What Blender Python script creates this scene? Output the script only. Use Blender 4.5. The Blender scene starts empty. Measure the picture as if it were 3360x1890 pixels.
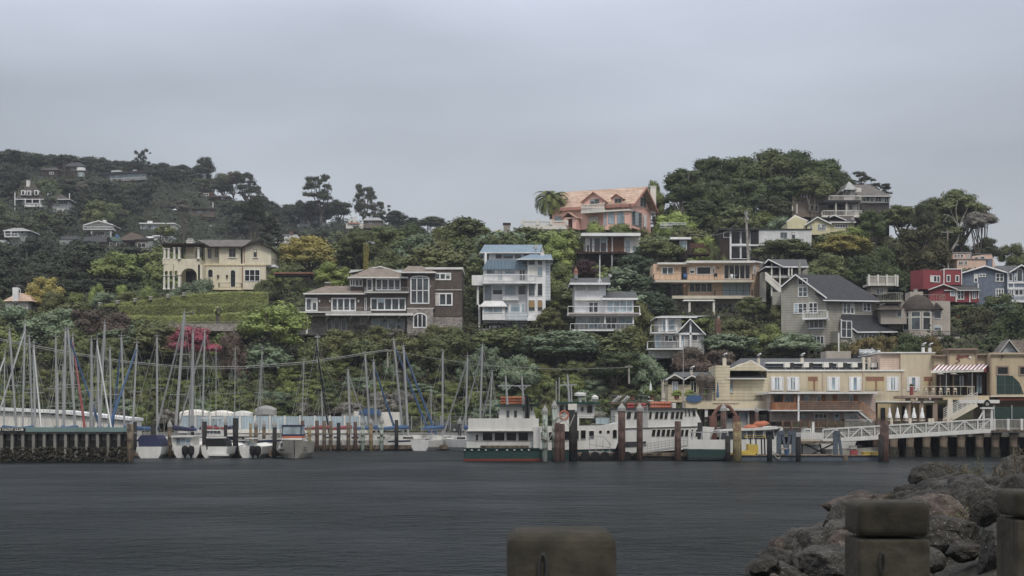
import bpy, math, random
from mathutils import Vector, Matrix, noise
R = math.radians
SC = bpy.context.scene
COL = SC.collection
# ------------------------------------------------------------------ camera
F = 5328.0      # focal length in photo pixels (3360 wide)
H0 = 3.0        # eye height above the water
HY, CX = 1390.0, 1680.0
cam = bpy.data.cameras.new('camera'); cob = bpy.data.objects.new('camera', cam); COL.objects.link(cob)
cob.location = (0, 0, H0); cob.rotation_euler = (R(90), 0, 0)
cam.sensor_width = 36.0; cam.lens = F / 3360 * 36
cam.shift_y = (HY - 945) / 3360
cam.clip_start = 0.1; cam.clip_end = 9000
cam.dof.use_dof = True; cam.dof.focus_distance = 190; cam.dof.aperture_fstop = 9
SC.camera = cob
SC.view_settings.view_transform = 'Standard'; SC.view_settings.look = 'None'
SC.view_settings.exposure = EXPOSURE = 0.0
SC.view_settings.gamma = 1.0
SC.cycles.max_bounces = 5; SC.cycles.diffuse_bounces = 2; SC.cycles.glossy_bounces = 2
SC.cycles.transmission_bounces = 2; SC.cycles.volume_bounces = 0; SC.cycles.transparent_max_bounces = 6
SC.cycles.use_denoising = True
# ------------------------------------------------------------------ sky
SUN_EL, SUN_AZ = 50, 165     # azimuth clockwise from +Y (view direction)
wd = bpy.data.worlds.new('World'); SC.world = wd; wd.use_nodes = True
nt = wd.node_tree; nt.nodes.clear()
def wn(t, **k):
    n = nt.nodes.new(t)
    for a, b in k.items(): setattr(n, a, b)
    return n
L_ = nt.links.new
out = wn('ShaderNodeOutputWorld'); addb = wn('ShaderNodeAddShader')
b1 = wn('ShaderNodeBackground'); b2 = wn('ShaderNodeBackground')
sky = wn('ShaderNodeTexSky', sky_type='NISHITA', sun_disc=False)
sky.sun_elevation = R(SUN_EL); sky.sun_rotation = R(SUN_AZ); sky.air_density = 1.5; sky.dust_density = 3
L_(sky.outputs[0], b1.inputs[0]); b1.inputs[1].default_value = 0.022
tc = wn('ShaderNodeTexCoord'); sp = wn('ShaderNodeSeparateXYZ'); L_(tc.outputs['Generated'], sp.inputs[0])
rp = wn('ShaderNodeValToRGB'); L_(sp.outputs['Z'], rp.inputs[0])
cr = rp.color_ramp; cr.elements[0].position = 0.0; cr.elements[0].color = (.385, .395, .42, 1)
cr.elements[1].position = 1.0; cr.elements[1].color = (1.25, 1.25, 1.3, 1)
for p, c in ((.07, (.39, .402, .435, 1)), (.13, (.385, .408, .458, 1)), (.20, (.42, .447, .515, 1)), (.26, (.52, .545, .64, 1)), (.5, (.82, .84, .89, 1))):
    e = cr.elements.new(p); e.color = c
mp = wn('ShaderNodeMapping'); mp.inputs['Scale'].default_value = (2.2, 1.5, 8.0); mp.inputs['Rotation'].default_value = (0, R(7), 0)
L_(tc.outputs['Generated'], mp.inputs[0])
nz = wn('ShaderNodeTexNoise'); nz.inputs['Scale'].default_value = 1.3; nz.inputs['Detail'].default_value = 5; nz.inputs['Roughness'].default_value = .42
L_(mp.outputs[0], nz.inputs['Vector'])
mr = wn('ShaderNodeMapRange'); mr.inputs[1].default_value = .3; mr.inputs[2].default_value = .7; mr.inputs[3].default_value = .74; mr.inputs[4].default_value = 1.26
L_(nz.outputs[0], mr.inputs[0])
vm = wn('ShaderNodeVectorMath', operation='SCALE'); L_(rp.outputs[0], vm.inputs[0]); L_(mr.outputs[0], vm.inputs['Scale'])
L_(vm.outputs[0], b2.inputs[0]); b2.inputs[1].default_value = 1.0
L_(b1.outputs[0], addb.inputs[0]); L_(b2.outputs[0], addb.inputs[1]); L_(addb.outputs[0], out.inputs[0])
sl = bpy.data.lights.new('sun', 'SUN'); so = bpy.data.objects.new('sun', sl); COL.objects.link(so)
sl.energy = 1.5; sl.angle = R(10); sl.color = (1, .93, .83)
sd = Vector((math.sin(R(SUN_AZ)) * math.cos(R(SUN_EL)), math.cos(R(SUN_AZ)) * math.cos(R(SUN_EL)), math.sin(R(SUN_EL))))
so.rotation_euler = (-sd).to_track_quat('-Z', 'Y').to_euler(); so.location = (60, -40, 120)
# ------------------------------------------------------------------ materials
def lin(c):
    if isinstance(c, str): c = tuple(int(c[i:i+2], 16) for i in (0, 2, 4))
    r = [((v/255) / 12.92 if v <= 10 else ((v/255 + .055) / 1.055) ** 2.4) for v in c]; g = sum(r)/3
    return tuple(g + (v-g)*.8 for v in r) + (1,)
MATS = {}
def M(name, col=None, kind='plain', rough=.75, s=1.0, col2=None, metal=0, spec=.3, var=.12):
    if name in MATS: return MATS[name]
    m = bpy.data.materials.new(name); m.use_nodes = True; t = m.node_tree; N = t.nodes; LK = t.links.new
    b = N['Principled BSDF']; b.inputs['Roughness'].default_value = rough; b.inputs['Metallic'].default_value = metal
    b.inputs['Specular IOR Level'].default_value = spec
    c = lin(col); c2 = lin(col2) if col2 else tuple(v * .5 for v in c[:3]) + (1,)
    tc = N.new('ShaderNodeTexCoord'); oi = N.new('ShaderNodeObjectInfo')
    def mul(colsock, fac, lo, hi, a=0., b_=1.):
        r = N.new('ShaderNodeMapRange'); LK(fac, r.inputs[0])
        for i, v in enumerate((a, b_, lo, hi)): r.inputs[i+1].default_value = v
        v = N.new('ShaderNodeVectorMath'); v.operation = 'SCALE'; LK(colsock, v.inputs[0]); LK(r.outputs[0], v.inputs['Scale'])
        return v.outputs[0]
    rgb = N.new('ShaderNodeRGB'); rgb.outputs[0].default_value = c; cs = rgb.outputs[0]
    sx = N.new('ShaderNodeSeparateXYZ'); LK(tc.outputs['Object'], sx.inputs[0])
    ad = N.new('ShaderNodeMath'); LK(sx.outputs[0], ad.inputs[0]); LK(sx.outputs[1], ad.inputs[1])
    cb = N.new('ShaderNodeCombineXYZ'); LK(ad.outputs[0], cb.inputs[0]); LK(sx.outputs[2], cb.inputs[1])
    def nz(scale, det=3, vec=None):
        n = N.new('ShaderNodeTexNoise'); n.inputs['Scale'].default_value = scale; n.inputs['Detail'].default_value = det
        LK(vec or tc.outputs['Object'], n.inputs['Vector']); return n
    def mix(fac, a, b_):
        x = N.new('ShaderNodeMix'); x.data_type = 'RGBA'; LK(fac, x.inputs[0]); LK(a, x.inputs[6]); x.inputs[7].default_value = b_; return x.outputs[2]
    bump = None
    if kind in ('shingle', 'tile', 'brick'):
        bt = N.new('ShaderNodeTexBrick'); LK(cb.outputs[0], bt.inputs['Vector']); bt.inputs['Scale'].default_value = 1
        w, h = {'shingle': (.30, .20), 'tile': (.32, .30), 'brick': (.3, .12)}[kind]
        bt.inputs['Brick Width'].default_value = w * s; bt.inputs['Row Height'].default_value = h * s
        bt.inputs['Mortar Size'].default_value = .012 * s; bt.inputs['Color1'].default_value = c
        bt.inputs['Color2'].default_value = c2; bt.inputs['Mortar'].default_value = tuple(v * .4 for v in c[:3]) + (1,)
        cs = bt.outputs[0]; cs = mul(cs, nz(1.3, 4).outputs[0], 1 - var * 1.5, 1 + var * 1.5, .3, .7); bump = bt.outputs['Fac']
    elif kind in ('siding', 'seam', 'plank', 'corr'):
        wv = N.new('ShaderNodeMath'); wv.operation = 'FRACT'; dv = N.new('ShaderNodeMath'); dv.operation = 'DIVIDE'
        LK(sx.outputs[2] if kind == 'siding' else ad.outputs[0], dv.inputs[0]); dv.inputs[1].default_value = {'siding': .22, 'seam': .45, 'plank': .16, 'corr': .3}[kind] * s
        LK(dv.outputs[0], wv.inputs[0])
        r = N.new('ShaderNodeMapRange'); LK(wv.outputs[0], r.inputs[0]); r.inputs[1].default_value = .72; r.inputs[2].default_value = .95
        cs = mix(r.outputs[0], cs, tuple(v * .62 for v in c[:3]) + (1,))
        cs = mul(cs, nz(.9, 4).outputs[0], 1 - var, 1 + var, .3, .7); bump = r.outputs[0]
    elif kind in ('stone', 'rock'):
        vo = N.new('ShaderNodeTexVoronoi'); mpn = N.new('ShaderNodeMapping'); mpn.inputs['Scale'].default_value = (1, 1, 1.8) if kind == 'stone' else (1, 1, 1)
        LK(tc.outputs['Object'], mpn.inputs[0]); LK(mpn.outputs[0], vo.inputs['Vector']); vo.inputs['Scale'].default_value = 2.6 * s if kind == 'stone' else .9*s
        bw = N.new('ShaderNodeSeparateColor'); LK(vo.outputs['Color'], bw.inputs[0])
        cs = mix(bw.outputs[0], cs, c2); cs = mul(cs, nz(7*s, 6).outputs[0], .6, 1.45, .3, .7)
        if kind == 'rock':
            n3 = nz(2.2, 5); cs = mul(cs, n3.outputs[0], .55, 1.5, .35, .65)
            n2 = nz(18, 3); r = N.new('ShaderNodeMapRange'); LK(n2.outputs[0], r.inputs[0]); r.inputs[1].default_value = .62; r.inputs[2].default_value = .68; r.inputs[4].default_value = .5
            cs = mix(r.outputs[0], cs, lin('8f8d84')); bump = nz(9, 6).outputs[0]
        else: bump = vo.outputs[0]
        cs = mul(cs, oi.outputs['Random'], .75, 1.3)
    elif kind == 'leaf':
        n1 = nz(.55*s, 2); n2 = nz(3.5*s, 2)
        r = N.new('ShaderNodeMapRange'); LK(n1.outputs[0], r.inputs[0]); r.inputs[1].default_value = .38; r.inputs[2].default_value = .62
        cs = mix(r.outputs[0], cs, c2); cs = mul(cs, n2.outputs[0], .78, 1.22, .3, .7); cs = mul(cs, oi.outputs['Random'], .82, 1.22)
        b.inputs['Subsurface Weight'].default_value = 0
    elif kind == 'ground':
        r = N.new('ShaderNodeMapRange'); LK(nz(.15*s, 6).outputs[0], r.inputs[0]); r.inputs[1].default_value = .42; r.inputs[2].default_value = .58
        cs = mix(r.outputs[0], cs, c2); cs = mul(cs, nz(1.1*s, 6).outputs[0], .6, 1.4, .3, .7); bump = nz(2*s, 6).outputs[0]
    elif kind == 'glass':
        cs = mix(oi.outputs['Random'], cs, c2); n1 = nz(.8, 2)
        cs = mul(cs, n1.outputs[0], .6, 1.5, .35, .65)
    else:
        cs = mul(cs, nz(.7*s, 5).outputs[0], 1 - var, 1 + var, .3, .7); cs = mul(cs, nz(6*s, 4).outputs[0], 1 - var*.6, 1 + var*.6, .3, .7)
        if kind == 'vary': cs = mul(cs, oi.outputs['Random'], .55, 1.4)
        if kind == 'wood':
            mpn = N.new('ShaderNodeMapping'); mpn.inputs['Scale'].default_value = (9, 9, .8); LK(tc.outputs['Object'], mpn.inputs[0])
            cs = mul(cs, nz(1.4, 4, mpn.outputs[0]).outputs[0], .6, 1.4, .35, .65)
            r = N.new('ShaderNodeMapRange'); LK(nz(1.6, 3).outputs[0], r.inputs[0]); r.inputs[1].default_value = .5; r.inputs[2].default_value = .62
            cs = mix(r.outputs[0], cs, c2)
    if kind in ('plain', 'siding', 'shingle', 'stone', 'corr', 'plank', 'brick') and not metal:   # weather streaks running down
        mpn = N.new('ShaderNodeMapping'); mpn.inputs['Scale'].default_value = (1.3, 1.3, .16); LK(tc.outputs['Object'], mpn.inputs[0]); cs = mul(cs, nz(2.2, 5, mpn.outputs[0]).outputs[0], .93, 1.05, .32, .6)
    if bump is not None:
        bp = N.new('ShaderNodeBump'); bp.inputs['Strength'].default_value = .5; bp.inputs['Distance'].default_value = .03 if kind != 'rock' else .06
        bp.invert = kind not in ('rock', 'ground'); LK(bump, bp.inputs['Height']); LK(bp.outputs[0], b.inputs['Normal'])
    LK(cs, b.inputs['Base Color']); MATS[name] = m
    return m
M('white', 'd9dadb'); M('offwhite', 'cfccc2'); M('cream', 'd6c7a0'); M('trim', 'cfcfcb'); M('boatwhite', 'c4c4bf', rough=.35, spec=.4, var=.06)
M('glass', '1b2024', 'glass', .08, col2='4e585e', spec=.5); M('dglass', '0e1012', 'glass', .1, col2='1a1e20', spec=.4)
M('bglass', '6f8796', 'glass', .15, col2='93a6ae', spec=.5); M('black', '141414'); M('iron', '2a2c2c', rough=.5)
M('dwood', '3a2820', 'wood', col2='2a1d18'); M('redwood', '6b3a22', 'plank', col2='4a2818'); M('rwood', '5e4032', 'shingle', col2='4e3226', s=1.3)
M('bark', '5a5248', 'wood', col2='454038'); M('palebark', '8f8a80', 'wood', col2='77726a'); M('metal', '8d9194', rough=.4, metal=.6)
M('alu', '9c9e9e', rough=.45, metal=.3, var=.05); M('grey', '8e9090'); M('concrete', '8b8880', s=1.5)
M('groof', '4d4f51', s=1.4); M('broof', '4e4640', 'shingle', col2='3d3631'); M('dgroof', '3c3e42', 'shingle', col2='33353a')

# ------------------------------------------------------------------ mesh builder
def X(px, Y): return (px - CX) / F * Y
def Z(py, Y): return H0 + (HY - py) / F * Y
def P(px, py, Y): return Vector((X(px, Y), Y, Z(py, Y)))
class MB:
    def __init__(s): s.v = []; s.f = []
    def add(s, vs, fs):
        n = len(s.v); s.v += [tuple(v) for v in vs]; s.f += [tuple(i + n for i in f) for f in fs]; return s
    def hexa(s, p):   # 8 corners: bottom loop, top loop
        return s.add(p, [(3,2,1,0),(4,5,6,7),(0,1,5,4),(1,2,6,5),(2,3,7,6),(3,0,4,7)])
    def box(s, a, b):
        x0,y0,z0 = a; x1,y1,z1 = b
        return s.hexa([(x0,y0,z0),(x1,y0,z0),(x1,y1,z0),(x0,y1,z0),(x0,y0,z1),(x1,y0,z1),(x1,y1,z1),(x0,y1,z1)])
    def bar(s, p, q, w, h=None):
        p, q = Vector(p), Vector(q); h = h or w; d = (q - p).normalized()
        u = d.cross(Vector((0,0,1))); u = Vector((1,0,0)) if u.length < 1e-3 else u.normalized(); n = u.cross(d)
        c = [(-1,-1),(1,-1),(1,1),(-1,1)]
        return s.hexa([p + u*a*w/2 + n*b*h/2 for a,b in c] + [q + u*a*w/2 + n*b*h/2 for a,b in c])
    def cyl(s, p, q, r0, r1=None, n=10):
        p, q = Vector(p), Vector(q); r1 = r0 if r1 is None else r1; d = (q - p).normalized()
        u = d.cross(Vector((0,1,0))); u = Vector((1,0,0)) if u.length < 1e-3 else u.normalized(); w = d.cross(u)
        vs = []
        for c, r in ((p, r0), (q, r1)):
            vs += [c + (u*math.cos(k*2*math.pi/n) + w*math.sin(k*2*math.pi/n))*r for k in range(n)]
        fs = [(k, (k+1)%n, n+(k+1)%n, n+k) for k in range(n)] + [tuple(range(n))[::-1], tuple(range(n, 2*n))]
        return s.add(vs, fs)
    def path(s, pts, r, n=6):
        for a, b in zip(pts, pts[1:]): s.cyl(a, b, r, r, n)
        return s
    def prism(s, pts, dv):   # closed polygon (3D) extruded by vector
        n = len(pts); pts = [Vector(p) for p in pts]; dv = Vector(dv)
        return s.add(pts + [p + dv for p in pts], [tuple(range(n)), tuple(range(n, 2*n))[::-1]] + [(k, n+k, n+(k+1)%n, (k+1)%n) for k in range(n)])
    def lathe(s, prof, c=(0,0,0), n=14):
        c = Vector(c); vs = []
        for r, z in prof: vs += [c + Vector((r*math.cos(k*2*math.pi/n), r*math.sin(k*2*math.pi/n), z)) for k in range(n)]
        m = len(prof)
        fs = [(i*n+k, i*n+(k+1)%n, (i+1)*n+(k+1)%n, (i+1)*n+k) for i in range(m-1) for k in range(n)]
        return s.add(vs, fs + [tuple(range(n))[::-1], tuple(range((m-1)*n, m*n))])
    def build(s, name, mat, parent=None, org=None, smooth=False):
        org = Vector(org) if org is not None else (parent['_o'] if parent is not None and '_o' in parent else Vector((0,0,0)))
        org = Vector(org)
        me = bpy.data.meshes.new(name); me.from_pydata([tuple(Vector(v) - org) for v in s.v], [], s.f); me.validate()
        if smooth: me.polygons.foreach_set('use_smooth', [True]*len(me.polygons))
        me.materials.append(M(mat) if isinstance(mat, str) else mat)
        o = bpy.data.objects.new(name, me); COL.objects.link(o)
        if parent is not None: o.parent = parent
        else: o.location = org
        return o
ORG = {}
class Obj(dict): pass
def tag(o, label=None, cat=None, group=None, kind=None):
    if label: o['label'] = label
    if cat: o['category'] = cat
    if group: o['group'] = group
    if kind: o['kind'] = kind
    return o
def thing(name, label, cat, loc, group=None):
    o = bpy.data.objects.new(name, None); COL.objects.link(o); o.location = loc; o.empty_display_size = .2
    ORG[o.name] = Vector(loc)
    return tag(o, label, cat, group)
def root_org(o):
    while o.parent: o = o.parent
    return ORG.get(o.name, Vector(o.location))
def B(mb, name, mat, parent, smooth=False):   # mesh given in world coordinates, parented
    return mb.build(name, mat, parent, org=root_org(parent), smooth=smooth)
def S(mb, name, mat, kind='structure'):
    return tag(mb.build(name, mat), kind=kind)
def solo(mb, name, mat, label, cat, org, group=None, smooth=False):
    o = mb.build(name, mat, None, org=org, smooth=smooth); ORG[o.name] = Vector(org); return tag(o, label, cat, group)
def copy_tree(o, parent=None):
    c = o.copy(); COL.objects.link(c)
    if parent is not None: c.parent = parent
    else: ORG[c.name] = ORG.get(o.name, Vector(o.location))
    for ch in o.children: copy_tree(ch, c)
    return c
NUM = 'first second third fourth fifth sixth seventh eighth ninth tenth eleventh twelfth thirteenth fourteenth fifteenth sixteenth seventeenth eighteenth nineteenth twentieth'.split()
# ------------------------------------------------------------------ terrain
TPX = [-900, 0, 500, 900, 1250, 1600, 2000, 2500, 2900, 3300, 4300]
TY = [150, 199, 206, 226, 250, 275, 300, 330, 420, 520, 620, 720, 900, 1500, 3500]
TZ = [
 [-4,-2,2,11,17,22,26,30,45,70,100,118,110,40,0],
 [-4,-2,2,12,18,23,26,30,45,70,102,116,108,40,0],
 [-4,-2,2,13,20,25,28,30,42,66,96,110,103,40,0],
 [-4,-2,2,13,20,25,28,30,38,57,80,93,86,30,0],
 [-4,-2,2,14.5,21,28,31,31,38,56,76,87,80,20,0],
 [-4,-2,2,14.5,22,30,36,33,36,48,60,70,60,20,0],
 [-4,-2,2,12,20,29,38,38,36,38,40,40,36,10,0],
 [-4,-2,5,12.5,20,29,38,40,38,38,38,38,34,10,0],
 [-4,-1,8,14,20,27,35,38,36,30,30,30,30,10,0],
 [-4,-1,8,13,18,24,29,30,28,25,25,25,20,10,0],
 [-4,-2,2,11,18,22,26,26,24,20,20,20,20,10,0]]
def terr(x, y):
    y = max(y, 150.); px = CX + x / y * F
    px = min(max(px, TPX[0]), TPX[-1] - .01); y = min(y, TY[-1] - .01)
    i = max(k for k in range(len(TPX)) if TPX[k] <= px); j = max(k for k in range(len(TY)) if TY[k] <= y)
    i = min(i, len(TPX)-2); j = min(j, len(TY)-2)
    a = (px - TPX[i]) / (TPX[i+1] - TPX[i]); b = (y - TY[j]) / (TY[j+1] - TY[j]); a = a*a*(3-2*a)
    z = (TZ[i][j]*(1-a) + TZ[i+1][j]*a)*(1-b) + (TZ[i][j+1]*(1-a) + TZ[i+1][j+1]*a)*b
    if y > 206: z += noise.noise(Vector((x*.06, y*.06, 0)))*1.2
    return z
mb = MB()
cols = list(range(-900, 4301, 50)); rows = [150, 180, 196, 199, 202, 206, 209, 212, 216, 221, 226, 232, 238, 244, 250, 258, 266, 275, 284, 292, 300, 315, 330, 360, 390, 420, 450, 485, 520, 570, 620, 670, 720, 800, 900, 1200, 1500, 2500, 3499]
vs = [(X(c, y), y, terr(X(c, y), y)) for y in rows for c in cols]; nc = len(cols)
mb.add(vs, [(j*nc+i, j*nc+i+1, (j+1)*nc+i+1, (j+1)*nc+i) for j in range(len(rows)-1) for i in range(nc-1)])
M('soil', '33321f', 'ground', col2='262b1a', rough=.95, s=1.0)
hl = S(mb, 'hillside', 'soil'); hl.data.polygons.foreach_set('use_smooth', [True]*len(hl.data.polygons))
mb = MB(); mb.add([(-1500,-400,-4.5),(1500,-400,-4.5),(3200,3499,-4.5),(-3200,3499,-4.5)], [(0,1,2,3)])
M('seabed', '2c2c26', 'ground'); S(mb, 'seabed', 'seabed')
# water
wm = bpy.data.materials.new('water'); wm.use_nodes = True; t = wm.node_tree; N = t.nodes; LK = t.links.new; b = N['Principled BSDF']
b.inputs['Base Color'].default_value = (.006, .010, .011, 1); b.inputs['Roughness'].default_value = .28; b.inputs['IOR'].default_value = 1.2
b.inputs['Specular IOR Level'].default_value = .13
tcw = N.new('ShaderNodeTexCoord'); hs = None
for sc_, rot, st, w, stretch in ((1.5, 12, 4, .75, .9), (.45, -14, 3, 1.2, .75), (4.2, 5, 3, .28, 1.0)):
    mpn = N.new('ShaderNodeMapping'); mpn.inputs['Rotation'].default_value = (0, 0, R(rot)); mpn.inputs['Scale'].default_value = (stretch, 1, 1); LK(tcw.outputs['Object'], mpn.inputs[0])
    n = N.new('ShaderNodeTexNoise'); n.inputs['Scale'].default_value = sc_; n.inputs['Detail'].default_value = st; n.inputs['Roughness'].default_value = .6; n.inputs['Distortion'].default_value = .6; LK(mpn.outputs[0], n.inputs['Vector'])
    mm = N.new('ShaderNodeMath'); mm.operation = 'MULTIPLY'; mm.inputs[1].default_value = w; LK(n.outputs[0], mm.inputs[0])
    if hs is None: hs = mm.outputs[0]
    else:
        a = N.new('ShaderNodeMath'); LK(hs, a.inputs[0]); LK(mm.outputs[0], a.inputs[1]); hs = a.outputs[0]
pn = N.new('ShaderNodeTexNoise'); pn.inputs['Scale'].default_value = .07; pn.inputs['Detail'].default_value = 3; LK(tcw.outputs['Object'], pn.inputs['Vector']); pr_ = N.new('ShaderNodeMapRange'); LK(pn.outputs[0], pr_.inputs[0])
for i_, v_ in enumerate((.35, .65, .35, 1.5)): pr_.inputs[i_+1].default_value = v_
pm = N.new('ShaderNodeMath'); pm.operation = 'MULTIPLY'; LK(hs, pm.inputs[0]); LK(pr_.outputs[0], pm.inputs[1])
bp = N.new('ShaderNodeBump'); bp.inputs['Strength'].default_value = 1; bp.inputs['Distance'].default_value = .62; LK(pm.outputs[0], bp.inputs['Height']); LK(bp.outputs[0], b.inputs['Normal'])
mb = MB(); mb.add([(-1500,-400,0),(1500,-400,0),(1500,700,0),(-1500,700,0)], [(0,1,2,3)])
S(mb, 'water', wm)
# ------------------------------------------------------------------ vegetation
def gy(px, py, y0=204, y1=760):      # distance at which the ground shows at this pixel
    y = y0
    while y < y1:
        if HY - (terr(X(px, y), y) - H0) * F / y <= py: return y
        y += 1.0
    return y1
LEAF = dict(dusk=('555231','3c4229'), bank=('474a30','3b3628'), ivy=('79813f','666d38'), gold=('9c9240','7c7a38'), dark=('626a3d','485430'), green=('76823f','566334'), olive=('6b6d3c','505632'), yellow=('a39646','7f7a3b'), lime=('91a04d','70813b'),
            teal=('768766','566851'), red=('64524a','545040'), plum=('4a3234','38272a'), far=('3b432f','2e3627'), farb=('4f5639','3c4430'),
            pink=('b04a62','704848'), greyl=('87837a','6a675c'), rust=('7d6b3b','656235'), pine=('536249','3d4c3b'), palm=('818b40','5e6837'), deep=('4d5a2f','38452a'))
for k, (a, b_) in LEAF.items(): M('leaf_' + k, a, 'leaf', rough=.7, col2=b_, s=.6 if k.startswith('far') else 1, spec=.2)
def crown_mesh(kind, seed, nleaf=6500):
    rnd = random.Random(seed); cl = []
    def rdir(zmin=-1):
        while 1:
            v = Vector((rnd.uniform(-1,1), rnd.uniform(-1,1), rnd.uniform(-1,1)))
            if .1 < v.length < 1 and v.normalized().z > zmin: return v.normalized()
    if kind == 'oak':
        for i in range(46):
            d = rdir(-.3); q = rnd.uniform(.68, 1) if i < 36 else rnd.uniform(.2, .6)
            r = rnd.uniform(.11, .18); cl.append((Vector((d.x*(.5-r*.8)*q, d.y*(.5-r*.8)*q, .36 + d.z*(.6-r*.7)*q)), r, .8))
    elif kind == 'round':
        for i in range(34):
            d = rdir(-.8); q = rnd.uniform(.75, 1) if i < 28 else rnd.uniform(.2, .6)
            r = rnd.uniform(.11, .18); cl.append((Vector((d.x*(.5-r*.8)*q, d.y*(.5-r*.8)*q, .47 + d.z*(.5-r*.7)*q)), r, .85))
    elif kind == 'euc':
        for i in range(46):
            z = rnd.uniform(.08, .95); w = .5 * math.sin(math.pi * min(1, (z*.8 + .14))) ** .6
            a = rnd.uniform(0, 6.28); r = rnd.uniform(.04, .095); q = rnd.uniform(.2, 1.05) * (w - r*.6)
            cl.append((Vector((math.cos(a)*q, math.sin(a)*q, z)), r, .75))
    elif kind == 'cone':
        for i in range(42):
            z = (i + .5) / 42; a = i * 2.4; w = .5 * (1 - z) ** .8 + .03; r = .05 + .09 * (1 - z)
            cl.append((Vector((math.cos(a)*(w-r*.5), math.sin(a)*(w-r*.5), z*.95)), r, .38))
    elif kind == 'shrub':
        for i in range(26):
            d = rdir(0); q = rnd.uniform(.75, 1) if i < 20 else rnd.uniform(.2, .6); r = rnd.uniform(.13, .2)
            cl.append((Vector((d.x*(.5-r*.7)*q, d.y*(.5-r*.7)*q, max(.1, d.z*(1-r*.9)*q))), r, 1.1))
    elif kind == 'spray':   # feathery upright plumes
        for i in range(26):
            a = rnd.uniform(0, 6.28); q = rnd.uniform(0, .36); z = rnd.uniform(.15, .85) * (1 - q*.9)
            cl.append((Vector((math.cos(a)*q, math.sin(a)*q, z)), rnd.uniform(.08, .14), 1.9))
    m = MB(); tot = sum(c[1]**2 for c in cl)
    for c, r, zs in cl:
        # irregular inner mass of the clump
        n = 7; prof = []; vs = []
        for i in range(5):
            ph = math.pi * (i + .5) / 5
            for k in range(n):
                th = 2*math.pi*k/n; q = r * (.74 if kind != 'euc' else .5) * rnd.uniform(.75, 1.1)
                vs.append(c + Vector((math.sin(ph)*math.cos(th)*q, math.sin(ph)*math.sin(th)*q, math.cos(ph)*q*zs)))
        m.add(vs, [(i*n+k, (i+1)*n+k, (i+1)*n+(k+1)%n, i*n+(k+1)%n) for i in range(4) for k in range(n)] + [tuple(range(n)), tuple(range(4*n, 5*n))[::-1]])
        for _ in range(int(nleaf * r*r / tot)):
            d = rdir(-.75); q = r * rnd.uniform(.72 if kind != 'euc' else .5, 1.12 if kind != 'euc' else 1.5) * (1 + .35*noise.noise(d*2.3 + c*7))
            p = c + Vector((d.x*q, d.y*q, d.z*q*zs)); s = rnd.uniform(.011, .021) * (1.25 if kind != 'spray' else 1) * (1.45 if nleaf < 4000 else 1)
            nn = (d + Vector((rnd.gauss(0,.5), rnd.gauss(0,.5), rnd.gauss(.25,.5)))).normalized()
            u = nn.cross(Vector((rnd.uniform(-1,1), rnd.uniform(-1,1), rnd.uniform(-1,1)))).normalized(); w = nn.cross(u)
            if kind == 'spray': u = (Vector((0,0,1)) + d*.5).normalized()*1.8; w = u.cross(nn).normalized()*.7
            a1 = rnd.uniform(.6, 1.1); m.add([p - u*s*a1, p + w*s*rnd.uniform(.5,1), p + u*s, p - w*s*a1], [(0,1,2,3)])
    me = bpy.data.meshes.new('crown'); me.from_pydata([tuple(v) for v in m.v], [], m.f); me.materials.append(M('leaf_dark')); return me
def trunk_mesh(kind, seed):
    rnd = random.Random(seed); m = MB(); r0 = .045
    if kind in ('cone',):
        m.cyl((0,0,-.3), (0,0,1), r0*.8, .01, 7)
    else:
        lean = Vector((rnd.uniform(-.1,.1), rnd.uniform(-.1,.1), 0)); p0 = Vector((0,0,-.4)); a = Vector((0,0,.25)) + lean*.5; b = Vector((0,0,.5)) + lean
        m.cyl(p0, a, r0*1.25, r0, 7); m.cyl(a, b, r0, r0*.85, 7)
        nl = 3 if kind == 'shrub' else 7
        for i in range(nl):
            t = i*2*math.pi/nl + rnd.uniform(-.4,.4); s = a.lerp(b, rnd.uniform(.2,1)); rr = rnd.uniform(.25,.42)
            k = s + Vector((math.cos(t)*rr*.45, math.sin(t)*rr*.45, rnd.uniform(.12,.22))); e = Vector((math.cos(t)*rr, math.sin(t)*rr, rnd.uniform(.85,1.1)))
            m.cyl(s, k, r0*.55, r0*.4, 6); m.cyl(k, e, r0*.4, r0*.14, 5)
            for _ in range(2):
                e2 = k.lerp(e, .5) + Vector((rnd.uniform(-.16,.16), rnd.uniform(-.16,.16), rnd.uniform(.1,.3))); m.cyl(k.lerp(e, rnd.uniform(.1,.5)), e2, r0*.22, r0*.08, 4)
    me = bpy.data.meshes.new('trunk'); me.from_pydata([tuple(v) for v in m.v], [], m.f); me.materials.append(M('bark')); return me
NV = dict(oak=4, round=4, euc=3, cone=2, shrub=4, spray=2)
CR = {k: [crown_mesh(k, 11*i + 3) for i in range(n)] for k, n in NV.items()}
CRL = {k: [crown_mesh(k, 17*i + 5, 3200) for i in range(3)] for k in ('oak', 'round')}   # light meshes for the far wood
TR = {k: [trunk_mesh(k, 7*i + 1) for i in range(2)] for k in NV}
TREES = []; trnd = random.Random(4)
KN = dict(oak=('oak_tree', 'tree'), round=('leafy_tree', 'tree'), euc=('eucalyptus_tree', 'tree'), cone=('conifer_tree', 'tree'), shrub=('shrub', 'shrub'), spray=('feathery_shrub', 'shrub'))
def setmat(o, mname):
    o.material_slots[0].link = 'OBJECT'; o.material_slots[0].material = M(mname)
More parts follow.
